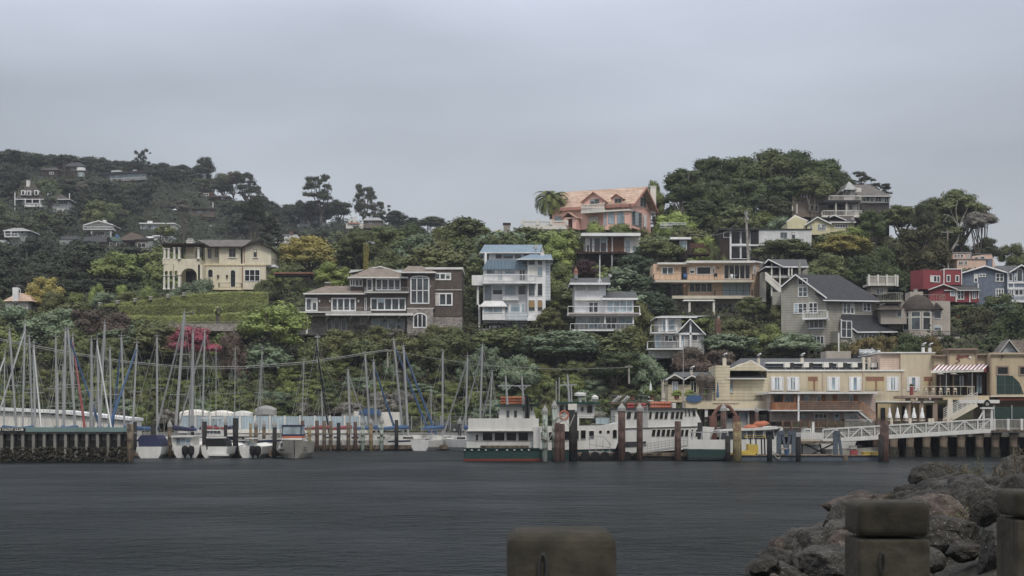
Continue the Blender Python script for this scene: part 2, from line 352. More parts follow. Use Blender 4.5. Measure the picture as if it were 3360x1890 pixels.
def T(px, yt, w, h, Y, kind, leaf, label, group=None, bark='bark', light=False, name=None, cat=None, deep=1.0):
    """tree whose crown spans w x h photo pixels with its top at yt, standing on the ground at distance Y"""
    s = Y / F; x = X(px, Y); zt = Z(yt, Y); zb = Z(yt + h, Y); W = w*s; Hc = h*s
    g = min(terr(x, Y) if Y > 203 else 0, zb - .1)
    if kind in ('shrub', 'round', 'spray') and zb - g < (4.5 if kind != 'round' else 2.5): zb = g + .1; Hc = zt - zb
    t = thing(name or KN[kind][0], label, cat or KN[kind][1], (x, Y, g), group)
    mesh = (CRL if light else CR)[kind] if not light or kind in CRL else CR[kind]
    c = bpy.data.objects.new('crown' if KN[kind][1] == 'tree' else 'foliage', trnd.choice(mesh)); COL.objects.link(c); c.parent = t
    c.location = (0, 0, zb - g); c.scale = (W*1.06, W*1.06*deep, Hc*1.04); c.rotation_euler = (0, 0, trnd.uniform(0, 6.28) if deep == 1 else trnd.choice((0, math.pi))); setmat(c, 'leaf_' + leaf)
    k = bpy.data.objects.new('trunk' if KN[kind][1] == 'tree' else 'stem', trnd.choice(TR[kind])); COL.objects.link(k); k.parent = t
    th = zb - g + Hc*.72; wq = min(W, 9.); k.scale = (W*.85 if kind != 'cone' else W*.6, W*.85 if kind != 'cone' else W*.6, th); k.rotation_euler = (0, 0, trnd.uniform(0, 6.28)); setmat(k, bark)
    TREES.append((px, yt, w, h, Y)); return t
# --- far left hill: a wood of separate trees
KEEP = [(40,590,232,700,0),(120,545,290,590,0),(310,552,490,600,0),(490,670,705,712,0),(560,625,760,660,0),(262,718,380,782,0),(455,722,578,760,0),(5,744,103,822,0),(190,762,502,832,0),(465,768,560,800,0),(680,735,705,750,0),(955,690,1085,755,0),(900,758,988,818,0),(1135,708,1250,740,0),(530,780,890,800,0)]
def fit(px, w, yt, yb, Y, LST, mn, k=.48):   # lower a crown until it leaves the house fronts behind it free
    for a, b, c, d, yy in LST:
        if (yb > d - 16 if yy == 0 else (Y < yy + 13 and yb > b + 4 and (Y < yy + 5 or px + w*.3 > a and px - w*.3 < c))) and px + w*k > a and px - w*k < c and yt < d - 4:
            if yy and Y > yy + 1.5: return None
            yt = d - 3
            if yb - yt < mn: return None
    return yt
wr = random.Random(21)
zone = lambda px: ('dark tree in the wood on the left of the far hill', 'trees of the far hill wood at the left') if px < 430 else \
    (('dark tree in the wood in the middle of the far hill', 'trees of the far hill wood in the middle') if px < 850 else ('dark tree on the low right end of the far wooded ridge', 'trees of the low end of the far ridge'))
for Yr, sp in ((415, 80), (440, 72), (465, 66), (492, 62), (520, 58), (548, 56), (576, 54), (604, 52), (634, 50), (664, 48), (694, 46), (716, 44)):
    px = -30 + wr.uniform(0, 40)
    while px < (1130 if Yr < 520 else 1480):
        Y = Yr + wr.uniform(-12, 12); g = terr(X(px, Y), Y); hm = wr.uniform(6.5, 10) if Yr < 590 else wr.uniform(4.6, 7.6); yb = HY - (g - H0) * F / Y; yt = yb - hm * F / Y
        w = wr.uniform(9, 14) * F / Y; h = hm * .82 * F / Y
        yt = fit(px, w, yt, yb, Y, KEEP, 9, .42)
        if yt is not None: l, gq = zone(px); h = (yb - yt)*.88; T(px, yt, min(w, h*2.2), h, Y, wr.choice(('round','round','oak')), wr.choice(('far','far','far','farb','dark')), l, gq, light=True, name='woodland_tree')
        px += sp * wr.uniform(.8, 1.15)
for a in (
 (68,503,150,80,650,'oak','far','broad dark tree at the top left on the far ridge left of the dark house',None),
 (465,486,64,72,705,'euc','far','spindly tall pine rising alone above the far ridge',None),
 (668,513,76,84,690,'round','far','tall rounded dark tree standing above the far ridge right of the spindly pine',None),
 (735,566,90,70,660,'round','farb','grey green tree at the shoulder of the far ridge',None),
 (800,566,110,80,650,'euc','farb','loose airy eucalyptus on the shoulder where the far ridge starts to fall',None),
 (838,610,70,60,640,'euc','farb','thin tree lowest on the falling shoulder of the far ridge',None),
 (1050,574,112,104,590,'euc','farb','tall eucalyptus behind the twin gabled white house',None),
 (1190,606,84,110,590,'euc','farb','slim tall eucalyptus right of the larger eucalyptus',None),
 (1240,655,80,76,590,'euc','farb','low wide eucalyptus touching the slim tall eucalyptus',None),
 (1422,704,100,50,560,'oak','farb','small flat topped tree alone on the skyline left of the terrace',None),
 (985,655,60,60,600,'oak','far','small dark tree left of the tall eucalyptus',None),
 (545,572,100,56,690,'oak','far','low dark tree right of the long ridge pavilion',None),
 (608,586,100,56,670,'round','far','dark tree above the long low brown house',None),
 (560,622,90,48,610,'round','far','small dark tree over the left end of the long low brown house',None),
 (498,640,90,50,590,'oak','farb','dark tree left of the long low brown house pergola',None),
 (592,540,100,52,714,'round','far','dark tree on the ridge between the two tallest ridge trees, right one',None),
 (530,532,90,52,714,'oak','far','dark tree on the ridge between the two tallest ridge trees, left one',None),
 (160,600,70,80,520,'euc','teal','grey green conifer right of the slate roofed mansion',None),
 (600,655,60,40,470,'euc','greyl','bare grey tree in front of the long low brown house',None),
 (268,595,44,30,520,'round','greyl','small grey bare tree below the house with the round balcony',None),
 (890,705,140,200,345,'cone','far','dark spreading cedar between the yellow villa and the ochre tree',None),
 (830,640,90,110,400,'oak','far','dark tree left of the twin gabled white house',None),
 (770,560,60,50,650,'round','red','reddish brown tree on the shoulder of the far hill',None),
 (540,735,70,44,440,'round','green','light green tree over the end of the flat white house',None),
 (385,820,190,120,292,'oak','green','wide bright green tree left of the yellow villa',None),
 (150,903,126,84,262,'round','yellow','yellow leaved tree beside the white stucco chimney',None),
 (320,922,64,44,257,'shrub','lime','first pale round shrub from the left above the long hedge',None),
 (402,930,60,38,257,'shrub','lime','second pale round shrub from the left above the long hedge',None),
 (482,932,60,38,257,'shrub','lime','third pale round shrub from the left above the long hedge',None),
 (600,918,110,56,257,'shrub','teal','grey green bush in front of the columns of the yellow villa',None),
 (672,908,110,60,258,'shrub','teal','grey green bush under the round arched window of the yellow villa',None),
 (872,915,90,90,254,'round','dark','dark leafy tree at the right foot of the yellow villa',None),
 (905,880,60,60,262,'round','green','small green tree right of the big window of the yellow villa',None),
 (1005,768,206,118,274,'oak','yellow','ochre yellow oak with a leaning pale trunk',None),
 (1092,857,132,92,243,'round','lime','glossy magnolia left of the hipped roof of the brown shingle house',None),
 (1180,748,150,120,288,'oak','dark','dark oak left of the ivy covered pole',None),
 (1268,730,176,132,292,'oak','dark','largest dark oak behind the brown shingle house',None),
 (1352,726,150,140,294,'oak','deep','deep green oak right of the largest dark oak',None),
 (1432,752,110,104,284,'spray','olive','feathery olive green tree behind the flat roofed brown wing',None),
 (1500,732,130,70,300,'round','green','green tree on the skyline left of the blue roofed house',None),
 (1572,738,120,66,298,'round','lime','yellow green tree on the skyline above the blue metal roof',None),
 (1640,748,90,60,296,'shrub','yellow','small yellow green shrub left of the stone chimney pot',None),
 (1440,832,180,84,266,'oak','dark','wide dark oak directly behind the flat roofed brown wing',None),
 (1510,775,120,74,290,'round','green','fresh green tree in the gap left of the blue roofed house',None),
 (1560,830,80,90,262,'round','teal','grey green tree touching the left end of the blue roof',None),
 (1610,770,100,60,285,'round','teal','pale green tree behind the chimney of the blue roofed house',None),
 (1728,744,200,100,285,'oak','dark','domed dark oak below the pink house terrace',None),
 (1840,770,120,110,272,'round','lime','yellow green tree left of the house with the brown deck',None),
 (1850,860,120,100,252,'round','green','bright green tree between the blue roofed house and the plum tree',None),
 (1825,935,110,110,244,'round','green','glossy green tree right of the blue roofed house tower',None),
 (1796,1000,130,100,232,'oak','olive','olive tree at the lower right of the blue roofed house',None),
 (1920,850,100,72,246,'round','plum','dark plum coloured tree behind the terracotta topped chimney',None),
 (2090,832,170,104,256,'round','pine','blue green pine right of the brown deck house',None),
 (2150,895,170,90,250,'oak','pine','blue green pine left of the peach house upper balcony',None),
 (2130,950,180,100,243,'oak','pine','lowest blue green pine right of the grey gabled house',None),
 (2168,768,196,100,268,'oak','dark','dark green oak right of the brown deck house',None),
 (2212,690,160,54,296,'shrub','lime','clipped yellow green hedge right of the pink house',None),
 (2150,590,70,130,312,'round','green','green tree right of the pink house gable',None),
 (2040,730,110,36,292,'shrub','green','green clipped bush under the bay of the pink house',None),
 (1950,728,90,44,291,'shrub','lime','yellow green bush left of the bay of the pink house',None),
 (1890,745,90,50,288,'shrub','olive','olive bush under the porch of the pink house',None),
 (2105,742,90,32,289,'shrub','olive','low olive bush right of the clipped bush under the pink house',None),
 (2240,738,100,42,285,'shrub','dark','dark hedge below the white trellis',None),
 (2310,765,110,50,276,'shrub','lime','yellow green hedge left of the black framed house',None),
 (2345,790,90,60,270,'shrub','dark','dark bush left of the black framed house',None),
 (2290,838,130,30,262,'shrub','lime','light green bush above the roof of the peach house',None),
 (2566,779,214,76,262,'oak','dark','flat topped dark oak in front of the white box house',None),
 (2768,766,186,84,266,'round','gold','yellow flowering tree right of the white box house',None),
 (2720,825,160,120,256,'oak','dark','dark oak above the carport roof',None),
 (2820,830,160,130,258,'oak','deep','deep green oak left of the pale fancy deck',None),
 (2905,800,110,150,260,'round','deep','dark tree just left of the big domed dull green tree',None),
 (3012,728,214,210,262,'round','dusk','big domed dull green tree above the dark red house',None),
 (2960,860,130,110,262,'round','deep','deep green tree behind the pale fancy deck',None),
 (3022,676,96,84,290,'spray','farb','pale feathery tree between the grey shingle house and the umbrella tree',None),
 (2960,664,150,100,300,'oak','dark','dark tree right of the grey shingle house',None),
 (3146,620,200,110,298,'oak','dark','umbrella shaped tree with a bare white trunk at the right',None),
 (3070,645,150,100,300,'oak','dark','dark crown joining the umbrella tree on its left',None),
 (3215,668,120,80,300,'oak','greyl','bare twiggy crown joining the umbrella tree on its right',None),
 (3100,700,170,110,297,'round','dark','low dark crown under the umbrella tree at its left',None),
 (3235,775,110,80,296,'oak','farb','loose grey green tree right of the white trunk',None),
 (3120,760,120,120,300,'round','deep','dark tree behind the tall utility pole at the right',None),
 (3325,795,110,90,300,'round','dark','dark round tree at the right edge on the skyline',None),
 (2860,684,106,110,282,'round','deep','dark tree in front of the shingled end of the grey house',None),
 (2790,742,100,36,279,'shrub','lime','yellow green bush right below the pale yellow cottage',None),
 (2400,690,110,70,296,'shrub','green','green bush under the big spreading oaks at their left',None),
 (2480,700,120,60,294,'shrub','green','bright bush right of the leaning utility pole top',None),
 (2560,705,120,60,292,'shrub','teal','pale green bush left of the pale yellow cottage',None),
 (3276,956,160,150,246,'round','dark','tall dark tree below the slate blue house',None),
 (3340,1010,90,120,243,'round','deep','deep green tree at the right edge under the slate blue house',None),
 (3165,1000,90,60,248,'oak','deep','small dark tree left of the curved red wall',None),
 (3190,1080,160,80,238,'oak','deep','dark tree above the restaurant parapet',None),
 (2466,970,106,70,232,'round','dark','dark green bush right of the peach house base',None),
 (2562,990,80,90,228,'round','olive','olive bush left of the grey gabled boarded house',None),
 (2420,1045,160,80,226,'round','olive','olive bush behind the brick chimney',None),
 (2520,1060,130,90,224,'round','green','green bush under the balcony of the grey boarded house',None),
 (2392,1090,220,80,220,'oak','teal','spreading pale green tree right of the small house with the glass gable',None),
 (2610,1088,180,80,218,'oak','teal','spreading pale green tree under the grey boarded house',None),
 (2270,1135,150,110,216,'round','red','red brown tree below the small house with the glass gable',None),
 (2370,1140,140,90,216,'round','red','dark red brown tree right of the red brown tree',None),
 (2130,1160,140,120,214,'round','teal','grey green tree left of the red brown tree',None),
 (1840,1078,290,100,222,'oak','teal','widest pale green canopy below the grey mid hill house',None),
 (2060,1062,150,110,222,'round','olive','olive tree right of the widest pale green canopy',None),
 (2105,985,100,90,234,'round','olive','olive bush right of the lower balcony of the grey mid hill house',None),
 (2030,1150,200,90,214,'round','deep','dark green tree below the olive tree on the bluff',None),
 (1690,1090,110,90,222,'round','teal','grey green tree below the blue roofed house',None),
 (1600,1130,130,100,216,'round','teal','grey green tree on the bluff left of the tall steel mast tips',None),
 (1700,1160,150,110,213,'round','teal','leafy tree on the bluff behind the first ferry wheelhouse',None),
 (1106,1076,160,90,222,'round','olive','olive bush under the arched windows of the brown shingle house',None),
 (1240,1064,90,80,223,'round','olive','small olive bush under the wide glass doors of the brown shingle house',None),
 (1300,1082,80,70,220,'euc','greyl','bare grey bush under the brown shingle house',None),
 (1430,1062,130,70,222,'round','olive','olive bush at the right foot of the brown shingle house',None),
 (1500,1068,80,60,222,'round','dark','dark bush at the right corner of the brown shingle house',None),
 (905,1002,256,140,221,'round','lime','wide bright green tree with pale stems on the bluff',None),
 (860,990,140,60,233,'shrub','green','green bush left of the stone base of the brown shingle house',None),
 (930,1000,80,60,236,'shrub','green','green bush against the left balcony of the brown shingle house',None),
 (632,1066,176,84,214,'shrub','pink','pink flowering bougainvillea below the retaining wall',None),
 (3205,690,90,70,292.5,'oak','greyl','sparse grey twiggy crown hanging right of the white trunk',None),
 (762,1076,130,60,219,'shrub','red','dark reddish bush right of the bougainvillea',None),
 (70,1000,230,130,232,'round','teal','grey green bush mass at the left edge of the bluff',None),
 (200,1008,180,120,231,'round','teal','grey green bush second from the left edge of the bluff',None),
 (300,1006,180,130,230,'round','red','reddish green bush in the middle of the left bluff',None),
 (390,1020,150,130,229,'round','red','dull red bush left of the dark olive bush',None),
 (480,1040,170,170,228,'round','dark','dark olive bush left of the bougainvillea',None),
 (30,1120,160,120,220,'round','green','green bush behind the leftmost masts',None),
 (2848,1100,130,74,212,'round','rust','round green and rust tree left behind the hotel roof',None),
 (2905,1096,110,70,214,'round','rust','second rust tinged tree behind the hotel roof',None),
 (2975,1092,150,90,213,'round','deep','dark green tree behind the tall cream block',None),
 (3050,1100,90,80,213,'round','rust','rust tinged tree left of the restaurant sign',None),
 (2760,1120,90,50,216,'shrub','olive','small olive bush left of the rust tinged trees',None),
): T(*a)
for i, (px, yt, w, h) in enumerate([(180,950,120,52),(262,952,120,50),(344,955,110,46),(424,953,110,46),(505,950,100,46)]):
    T(px, yt, w, h, 254, 'shrub', ('olive','green','teal')[i % 3], 'section of the long rough hedge above the green terraces, %s from the left' % NUM[i], 'hedge sections above the terraces')
for px, yt, w, h, Y in ((175,540,70,40,700),(232,514,80,55,705),(292,506,90,60,705),(345,514,80,55,705),(396,522,80,50,705),(442,526,70,46,705),(500,536,80,50,705),(560,547,80,50,705),(618,556,80,50,705),(700,578,70,50,690),(850,640,80,55,640),(885,656,80,50,630),(930,680,80,44,620),(1025,652,110,70,600),(1110,652,100,66,600),(1300,692,90,50,580),(1362,712,80,36,570)):
    T(px, yt, w, h, Y, trnd.choice(('oak','round')), 'far', 'dark crown standing on the skyline of the far ridge', 'crowns on the skyline of the far ridge', name='woodland_tree', light=True)
# --- the big spreading oaks at the right
for i, (px, yt, w, h, Y, lf) in enumerate([(2250,545,150,110,312,'deep'),(2330,510,170,120,316,'deep'),(2420,500,180,130,320,'deep'),(2520,486,200,150,322,'dark'),(2620,490,180,140,322,'deep'),(2700,512,170,130,318,'deep'),
      (2745,555,130,110,314,'deep'),(2240,600,130,90,306,'deep'),(2330,580,170,130,306,'deep'),(2450,570,190,150,308,'deep'),(2560,560,190,140,308,'deep'),(2660,560,160,120,306,'dark'),(2300,650,130,80,300,'deep'),(2410,640,130,80,302,'deep'),(2540,640,140,80,300,'farb')]):
    T(px, yt, w, h, Y, 'oak', lf, 'dark spreading oak crown of the dense grove left of the grey shingle house', 'oaks of the dense hilltop grove', bark='palebark')
T(2830, 565, 110, 80, 322, 'euc', 'farb', 'thin leafed tree rising behind the grey shingle house roof')
T(2890, 600, 70, 50, 322, 'euc', 'farb', 'last thin tree behind the right end of the grey shingle house roof')
# pale bare limbs of the umbrella tree
ub = next(o for o in bpy.data.objects if o.get('label', '').startswith('umbrella shaped tree')); UP = lambda x, y, d=0: P(x, y, 293.5 + d)
for pts, r0 in (([(3112,842),(3128,812),(3142,790),(3147,765),(3143,740)], .42), ([(3143,742),(3130,718),(3112,706),(3096,704)], .2), ([(3143,745),(3140,715),(3136,690),(3142,660)], .2), ([(3146,752),(3165,728),(3188,722),(3215,700),(3236,704)], .2), ([(3145,748),(3160,712),(3172,690),(3178,668)], .17), ([(3188,722),(3210,722),(3240,722)], .1), ([(3112,706),(3100,722),(3092,728)], .09), ([(3130,718),(3120,690),(3106,676)], .1), ([(3165,728),(3195,705),(3205,684)], .1)):
    m = MB(); n = len(pts) - 1
    for k in range(n): m.cyl(UP(*pts[k]), UP(*pts[k+1]), r0*.6*(1 - .5*k/n), r0*.6*(1 - .5*(k+1)/n), 7)
    B(m, 'pale_limb', 'palebark', ub)
# --- bluff shrubs
br = random.Random(8)
for row, (Yb, y0) in enumerate(((206.5, 1330), (208.5, 1295), (211, 1250), (214, 1205), (218, 1160))):
    px = -20 + br.uniform(0, 40)
    while px < 2200:
        if not (px > 2000 and row < 2):
            w = br.uniform(70, 130); h = br.uniform(45, 75); lf = br.choice(('dark','green','green','deep','olive','teal','dark','greyl' if row < 2 else 'green'))
            if 1050 < px < 1350 and row < 3: lf = br.choice(('olive','dark','greyl'))
            g = terr(X(px, Yb), Yb); yb = HY - (g - H0) * F / Yb
            side = 'left part' if px < 600 else ('middle' if px < 1450 else 'right part')
            T(px, yb - h*.9, w, h, Yb, br.choice(('shrub','round','shrub')), lf, 'wild bush crowding the steep bluff behind the marina, %s of it' % side, 'wild bushes on the %s of the bluff' % side)
        px += br.uniform(55, 95)
# --- ground cover
def cover(name, n, px0, px1, Yf, mat, hs, seed, ok=None, q=1.0):
    rnd = random.Random(seed); m = MB(); k = 0
    while k < n:
        px = rnd.uniform(px0, px1); Y = Yf(rnd); x = X(px, Y)
        z = terr(x, Y); k += 1; hgt = hs * (.3 if ok and not ok(px, Y) else 1) * max(0.1, .6 + noise.noise(Vector((x*.35, Y*.35, 3)))*1.2)
        for _ in range(7):
            p = Vector((x + rnd.gauss(0,.5*q), Y + rnd.gauss(0,.5*q), z + rnd.uniform(0, hgt))); s = rnd.uniform(.16, .34)*q
            nn = Vector((rnd.gauss(0,.6), -.5 + rnd.gauss(0,.5), .6)).normalized(); u = nn.cross(Vector((rnd.uniform(-1,1), .3, rnd.uniform(-1,1)))).normalized(); w = nn.cross(u)
            m.add([p - u*s, p + w*s*.7, p + u*s, p - w*s*.7], [(0,1,2,3)])
    return S(m, name, mat, 'stuff')
cover('undergrowth', 15000, -60, 3420, lambda r: r.uniform(204, 262), 'leaf_bank', 2.0, 1, None, .8)
cover('underbrush', 9000, -60, 3420, lambda r: r.uniform(204, 330), 'leaf_deep', 2.0, 2)
def clear(px, Y):
    py = HY - (terr(X(px, Y), Y) - H0)*F/Y
    return not any(a - 6 < px < c + 6 and b < py - 8 and py < d + 12 for a, b, c, d, _ in KEEP)
cover('wood_understory', 24000, -60, 1560, lambda r: r.uniform(330, 735), 'leaf_far', 4.5, 3, clear, 1.7)
# --- palm
def palm(px, yt, w, h, Y, label, name='palm_tree', trunk=True, nf=46, leaf='leaf_palm', cat='palm'):
    s = Y/F; rad = w*s/2; x = X(px, Y); zc = Z(yt + h*.48, Y); g = terr(x, Y); rnd = random.Random(int(px))
    t = thing(name, label, cat, (x, Y, g)); c = Vector((x, Y, zc))
    if trunk:
        m = MB(); m.cyl((x, Y, g - .5), c, .32, .26, 9); m.lathe([(.3,-.9),(.6,-.3),(.55,.1),(.2,.4)], c, 10); B(m, 'trunk', 'bark', t)
    m = MB()
    for i in range(nf):
        a = i * 2.399; el = 1.25 - 1.55 * (i / nf) + rnd.uniform(-.1,.1); d = Vector((math.cos(a), math.sin(a), 0)); L = rad * rnd.uniform(1.0, 1.2); pts = []; p = c.copy(); e = el
        for k in range(9):
            pts.append(p.copy()); p = p + (d*math.cos(e) + Vector((0,0,math.sin(e)))) * L/8; e -= .19 + .03*k
        side = Vector((-d.y, d.x, 0))
        for k in range(8):
            w0 = .13 * L * math.sin(math.pi*(k+.6)/9.2) + .04; w1 = .13 * L * math.sin(math.pi*(k+1.6)/9.4) + .01; a0, a1 = pts[k], pts[k+1]; mid = a0.lerp(a1, .5)
            for sg in (-1, 1):
                for q in range(3):
                    b0 = a0.lerp(a1, q/3); b1 = a0.lerp(a1, (q+1.15)/3); tip = b1 + side*sg*w0*1.5 + (a1-a0)*.55 + Vector((0,0,-.35*w0))
                    m.add([b0, b1, tip], [(0,1,2)])
            m.bar(a0, a1, .05, .05)
    B(m, 'fronds', leaf, t); return t
palm(1808, 592, 128, 136, 303, 'tall date palm left of the pink house')
palm(715, 985, 46, 60, 232, 'small banana plant with bright leaves on the terrace', 'banana_plant', True, 12, 'leaf_lime', 'plant')
palm(628, 1005, 40, 50, 238, 'small bright fan plant left on the green terrace', 'fan_plant', True, 10, 'leaf_lime', 'plant')
palm(930, 965, 90, 80, 242, 'wide leaved banana plant left of the brown shingle house', 'banana_plant', True, 14, 'leaf_lime', 'plant')
palm(1948, 715, 40, 40, 292, 'spiky yucca in front of the pink house picture window', 'yucca', True, 22, 'leaf_lime', 'plant')
# --- fill trees on the near slope, kept clear of the house fronts
NH = [(298,822,472,915,288),(905,772,1105,872,270),(1030,860,1155,940,240),(530,780,890,950,262),(975,860,1525,1090,228),(1540,795,1815,1078,230),(1860,870,2105,1085,228),(1890,755,2105,870,270),(1710,600,2165,755,296),(2360,740,2670,852,268),(2200,770,2340,850,264),(2575,700,2812,762,282),(2600,590,2925,720,300),(2140,850,2510,1035,244),(2505,845,2655,980,238),(2530,895,2950,1125,222),(2120,1030,2370,1150,217),(2880,945,3150,1105,224),(2845,898,2950,965,244),(3028,878,3218,985,248),(3150,840,3400,1000,250),(3120,825,3280,880,288),(-60,925,125,1020,262),(120,940,545,1000,253),(320,950,890,1066,256),(895,885,1045,945,246),(1186,790,1234,890,244),(1780,585,1880,730,300),(2430,690,2470,860,250),(2155,725,2255,752,286),(3095,750,3125,880,260),(1650,730,1678,755,298)]
fr = random.Random(33)
ZN = [(600,'left of the yellow villa'),(1150,'between the yellow villa and the brown shingle house'),(1600,'around the brown shingle house'),(2140,'around the blue roofed house'),(2700,'around the peach house'),(9999,'around the red and slate blue houses')]
for Yr in (222, 229, 236, 243, 250, 258, 266, 274, 282, 291, 300, 312, 326, 345, 370, 395):
    px = -40 + fr.uniform(0, 50)
    while px < 3420:
        Y = Yr + fr.uniform(-3, 3); g = terr(X(px, Y), Y); hm = fr.uniform(4, 7.5) if Y < 300 else fr.uniform(6, 9); wm_ = hm*fr.uniform(1.1, 1.6); s_ = F/Y; yb = HY - (g-H0)*s_; yt = yb - hm*s_; w = wm_*s_
        if not ((1560 < px < 2150 and Y > 288) or (px > 2900 and Y > 300)): yt = fit(px, w, yt, yb, Y, NH, 18, .5)
        else: yt = None
        if yt is not None:
            z_ = next(n for x_, n in ZN if px < x_); hh = (yb - yt)*.92
            T(px, yt, min(w, hh*2.4), hh, Y, fr.choice(('round','oak','round','shrub')), fr.choice(('dark','green','olive','dark','teal','green','dark') if px < 2560 else ('deep','dark','dusk','deep','pine')) if Y < 320 and not (px < 535 and Y > 262) else 'far', 'bushy tree filling the slope %s' % z_, 'trees filling the slope %s' % z_, light=True, name='garden_tree', cat='tree')
        px += w*fr.uniform(.8, 1.15)
# ------------------------------------------------------------------ houses: walls, roofs and openings traced on real facade planes
WR = random.Random(9)
class House:
    """a building standing at distance Y; the facade plane may be turned (yaw). Pixel pairs are read off the photo on that plane."""
    def __init__(s, name, label, cat, px, py, Y, yaw=0, group=None, ground=True):
        g = Z(py, Y); s.o = thing(name, label, cat, (X(px, Y), Y, g), group); s.frame(px, Y, yaw)
    def frame(s, px, Y, yaw=0):
        s.O = Vector((X(px, Y), Y, 0)); c, n = math.cos(R(yaw)), math.sin(R(yaw)); s.u = Vector((c, n, 0)); s.w = Vector((-n, c, 0)); return s
    def pt(s, px, py, d=0):
        o = s.O + s.w*d; t = (px - CX)/F; den = s.u.x - t*s.u.y; U = (t*o.y - o.x)/den; p = o + s.u*U
        return Vector((p.x, p.y, Z(py, p.y)))
    def Uv(s, px, py, d=0): p = s.pt(px, py, d); return (p - s.O).dot(s.u), p.z
    def L(s, U, d, z): p = s.O + s.u*U + s.w*d; return Vector((p.x, p.y, z))
    def hx(s, mb, x0, x1, y0, y1, d0, d1):
        xm = (x0+x1)/2; a, z1 = s.Uv(x0, y0, d0); b = s.Uv(x1, y0, d0)[0]; z1 = s.Uv(xm, y0, d0)[1]; z0 = s.Uv(xm, y1, d0)[1]
        return mb.hexa([s.L(a,d0,z0), s.L(b,d0,z0), s.L(b,d1,z0), s.L(a,d1,z0), s.L(a,d0,z1), s.L(b,d0,z1), s.L(b,d1,z1), s.L(a,d1,z1)])
    def box(s, name, mat, x0, x1, y0, y1, d0=0, d1=8, parent=None): return B(s.hx(MB(), x0, x1, y0, y1, d0, d1), name, mat, parent or s.o)
    def boxes(s, name, mat, L, parent=None):
        return [B(s.hx(MB(), *a), name, mat, parent or s.o) for a in L]
    def merged(s, name, mat, L): m = MB(); [s.hx(m, *a) for a in L]; return B(m, name, mat, s.o)
    def poly(s, name, mat, pts, d0=0, d1=.3, parent=None):
        m = MB(); m.prism([s.pt(x, y, d0) for x, y in pts], s.w*(d1-d0)); return B(m, name, mat, parent or s.o)
    def win(s, x0, x1, y0, y1, c=1, r=1, d=0, fr='white', gl='glass', t=2.2, arch=0, name='window', parent=None, pr=.09):
        """arch = height in px of a round head"""
        fm = MB(); gm = MB(); n = 10
        def head(xa, xb, ya, yb, hh): # outline with arched head
            cx, rx = (xa+xb)/2, (xb-xa)/2
            return [(xa, yb), (xb, yb)] + [(cx + rx*math.cos(math.pi*k/n), ya + hh - hh*math.sin(math.pi*k/n)) for k in range(n+1)]
        if arch:
            fm.prism([s.pt(x, y, d-pr*.6) for x, y in head(x0, x1, y0, y1, arch)], s.w*(pr*.6+.02))
            cw = (x1 - x0 - t)/c; ch = (y1 - (y0+arch) - t)/r if r > 1 else 0
            gm.prism([s.pt(x, y, d-pr*.8) for x, y in head(x0+t, x1-t, y0+t, y1-t, max(arch-t, 1))], s.w*.03)
            for k in range(1, c): s.hx(fm, x0+t/2+k*cw-t*.35, x0+t/2+k*cw+t*.35, y0+t+ (arch*.2), y1, d-pr, d)
            for k in range(0, r) if r > 1 else (): s.hx(fm, x0, x1, y0+arch+k*ch-t*.3, y0+arch+k*ch+t*.3, d-pr, d)
        else:
            s.hx(gm, x0+t*.5, x1-t*.5, y0+t*.5, y1-t*.5, d-.03, d+.02)
            for a in ((x0,x1,y0,y0+t),(x0,x1,y1-t,y1),(x0,x0+t,y0+t,y1-t),(x1-t,x1,y0+t,y1-t)): s.hx(fm, *a, d-pr, d+.01)
            for k in range(1, c): xx = x0 + (x1-x0)*k/c; s.hx(fm, xx-t*.5, xx+t*.5, y0+t, y1-t, d-pr+.004, d+.01)
            for k in range(1, r): yy = y0 + (y1-y0)*k/r; s.hx(fm, x0+t, x1-t, yy-t*.25, yy+t*.25, d-pr+.02, d+.01)
        f = B(fm, name, fr, parent or s.o); B(gm, 'pane', gl, f)
        if not arch and gl in ('glass', 'bglass') and (y1-y0) > 11 and WR.random() < .4:   # a drawn blind behind part of the glass
            q = (x1-x0-t)/c; k = WR.randrange(c); B(s.hx(MB(), x0+t*.6+q*k, x0+t*.4+q*(k+1), y0+t, y0+t+(y1-y0-2*t)*WR.choice((.35, .5, .95)), d-.045, d-.02), 'blind', 'curtain' if WR.random() < .5 else 'offwhite', f)
        return f
    def wins(s, L, **k): return [s.win(*a, **k) for a in L]
    def rail(s, x0, x1, y0, y1, d=-1.5, n=12, mat='white', t=1.2, name='railing', solid=0, ends=1.5, mid=0):
        m = MB(); s.hx(m, x0, x1, y0, y0+t, d, d+.08); s.hx(m, x0, x1, y1-t*.8, y1, d, d+.08)
        for k in range(n+1): xx = x0 + (x1-x0)*k/n; s.hx(m, xx-t*.22, xx+t*.22, y0+t, y1-t*.8, d+.02, d+.06)
        for k in range(1, mid+1): yy = y0 + (y1-y0)*k/(mid+1); s.hx(m, x0, x1, yy-t*.2, yy+t*.2, d+.02, d+.06)
        if ends:   # returns to the wall
            for xx in (x0, x1):
                a, za = s.Uv(xx, y0, d); z0 = s.Uv(xx, y1, d)[1]; zt = za - .09
                for zz in (zt, z0): m.bar(s.L(a, d, zz), s.L(a, d+ends, zz), .06)
                for k in range(1, 4): m.bar(s.L(a, d+ends*k/4, z0), s.L(a, d+ends*k/4, zt), .04)
        return B(m, name, mat, s.o)
    def posts(s, L, mat='white', name='post', d=-1.4, r=.09, parent=None):
        for (px, y0, y1) in L:
            m = MB(); a, z1 = s.Uv(px, y0, d); z0 = s.Uv(px, y1, d)[1]; m.hexa([s.L(a+q*r, d+w*r, z) for z in (z0, z1) for q, w in ((-1,-1),(1,-1),(1,1),(-1,1))]); B(m, name, mat, parent or s.o)
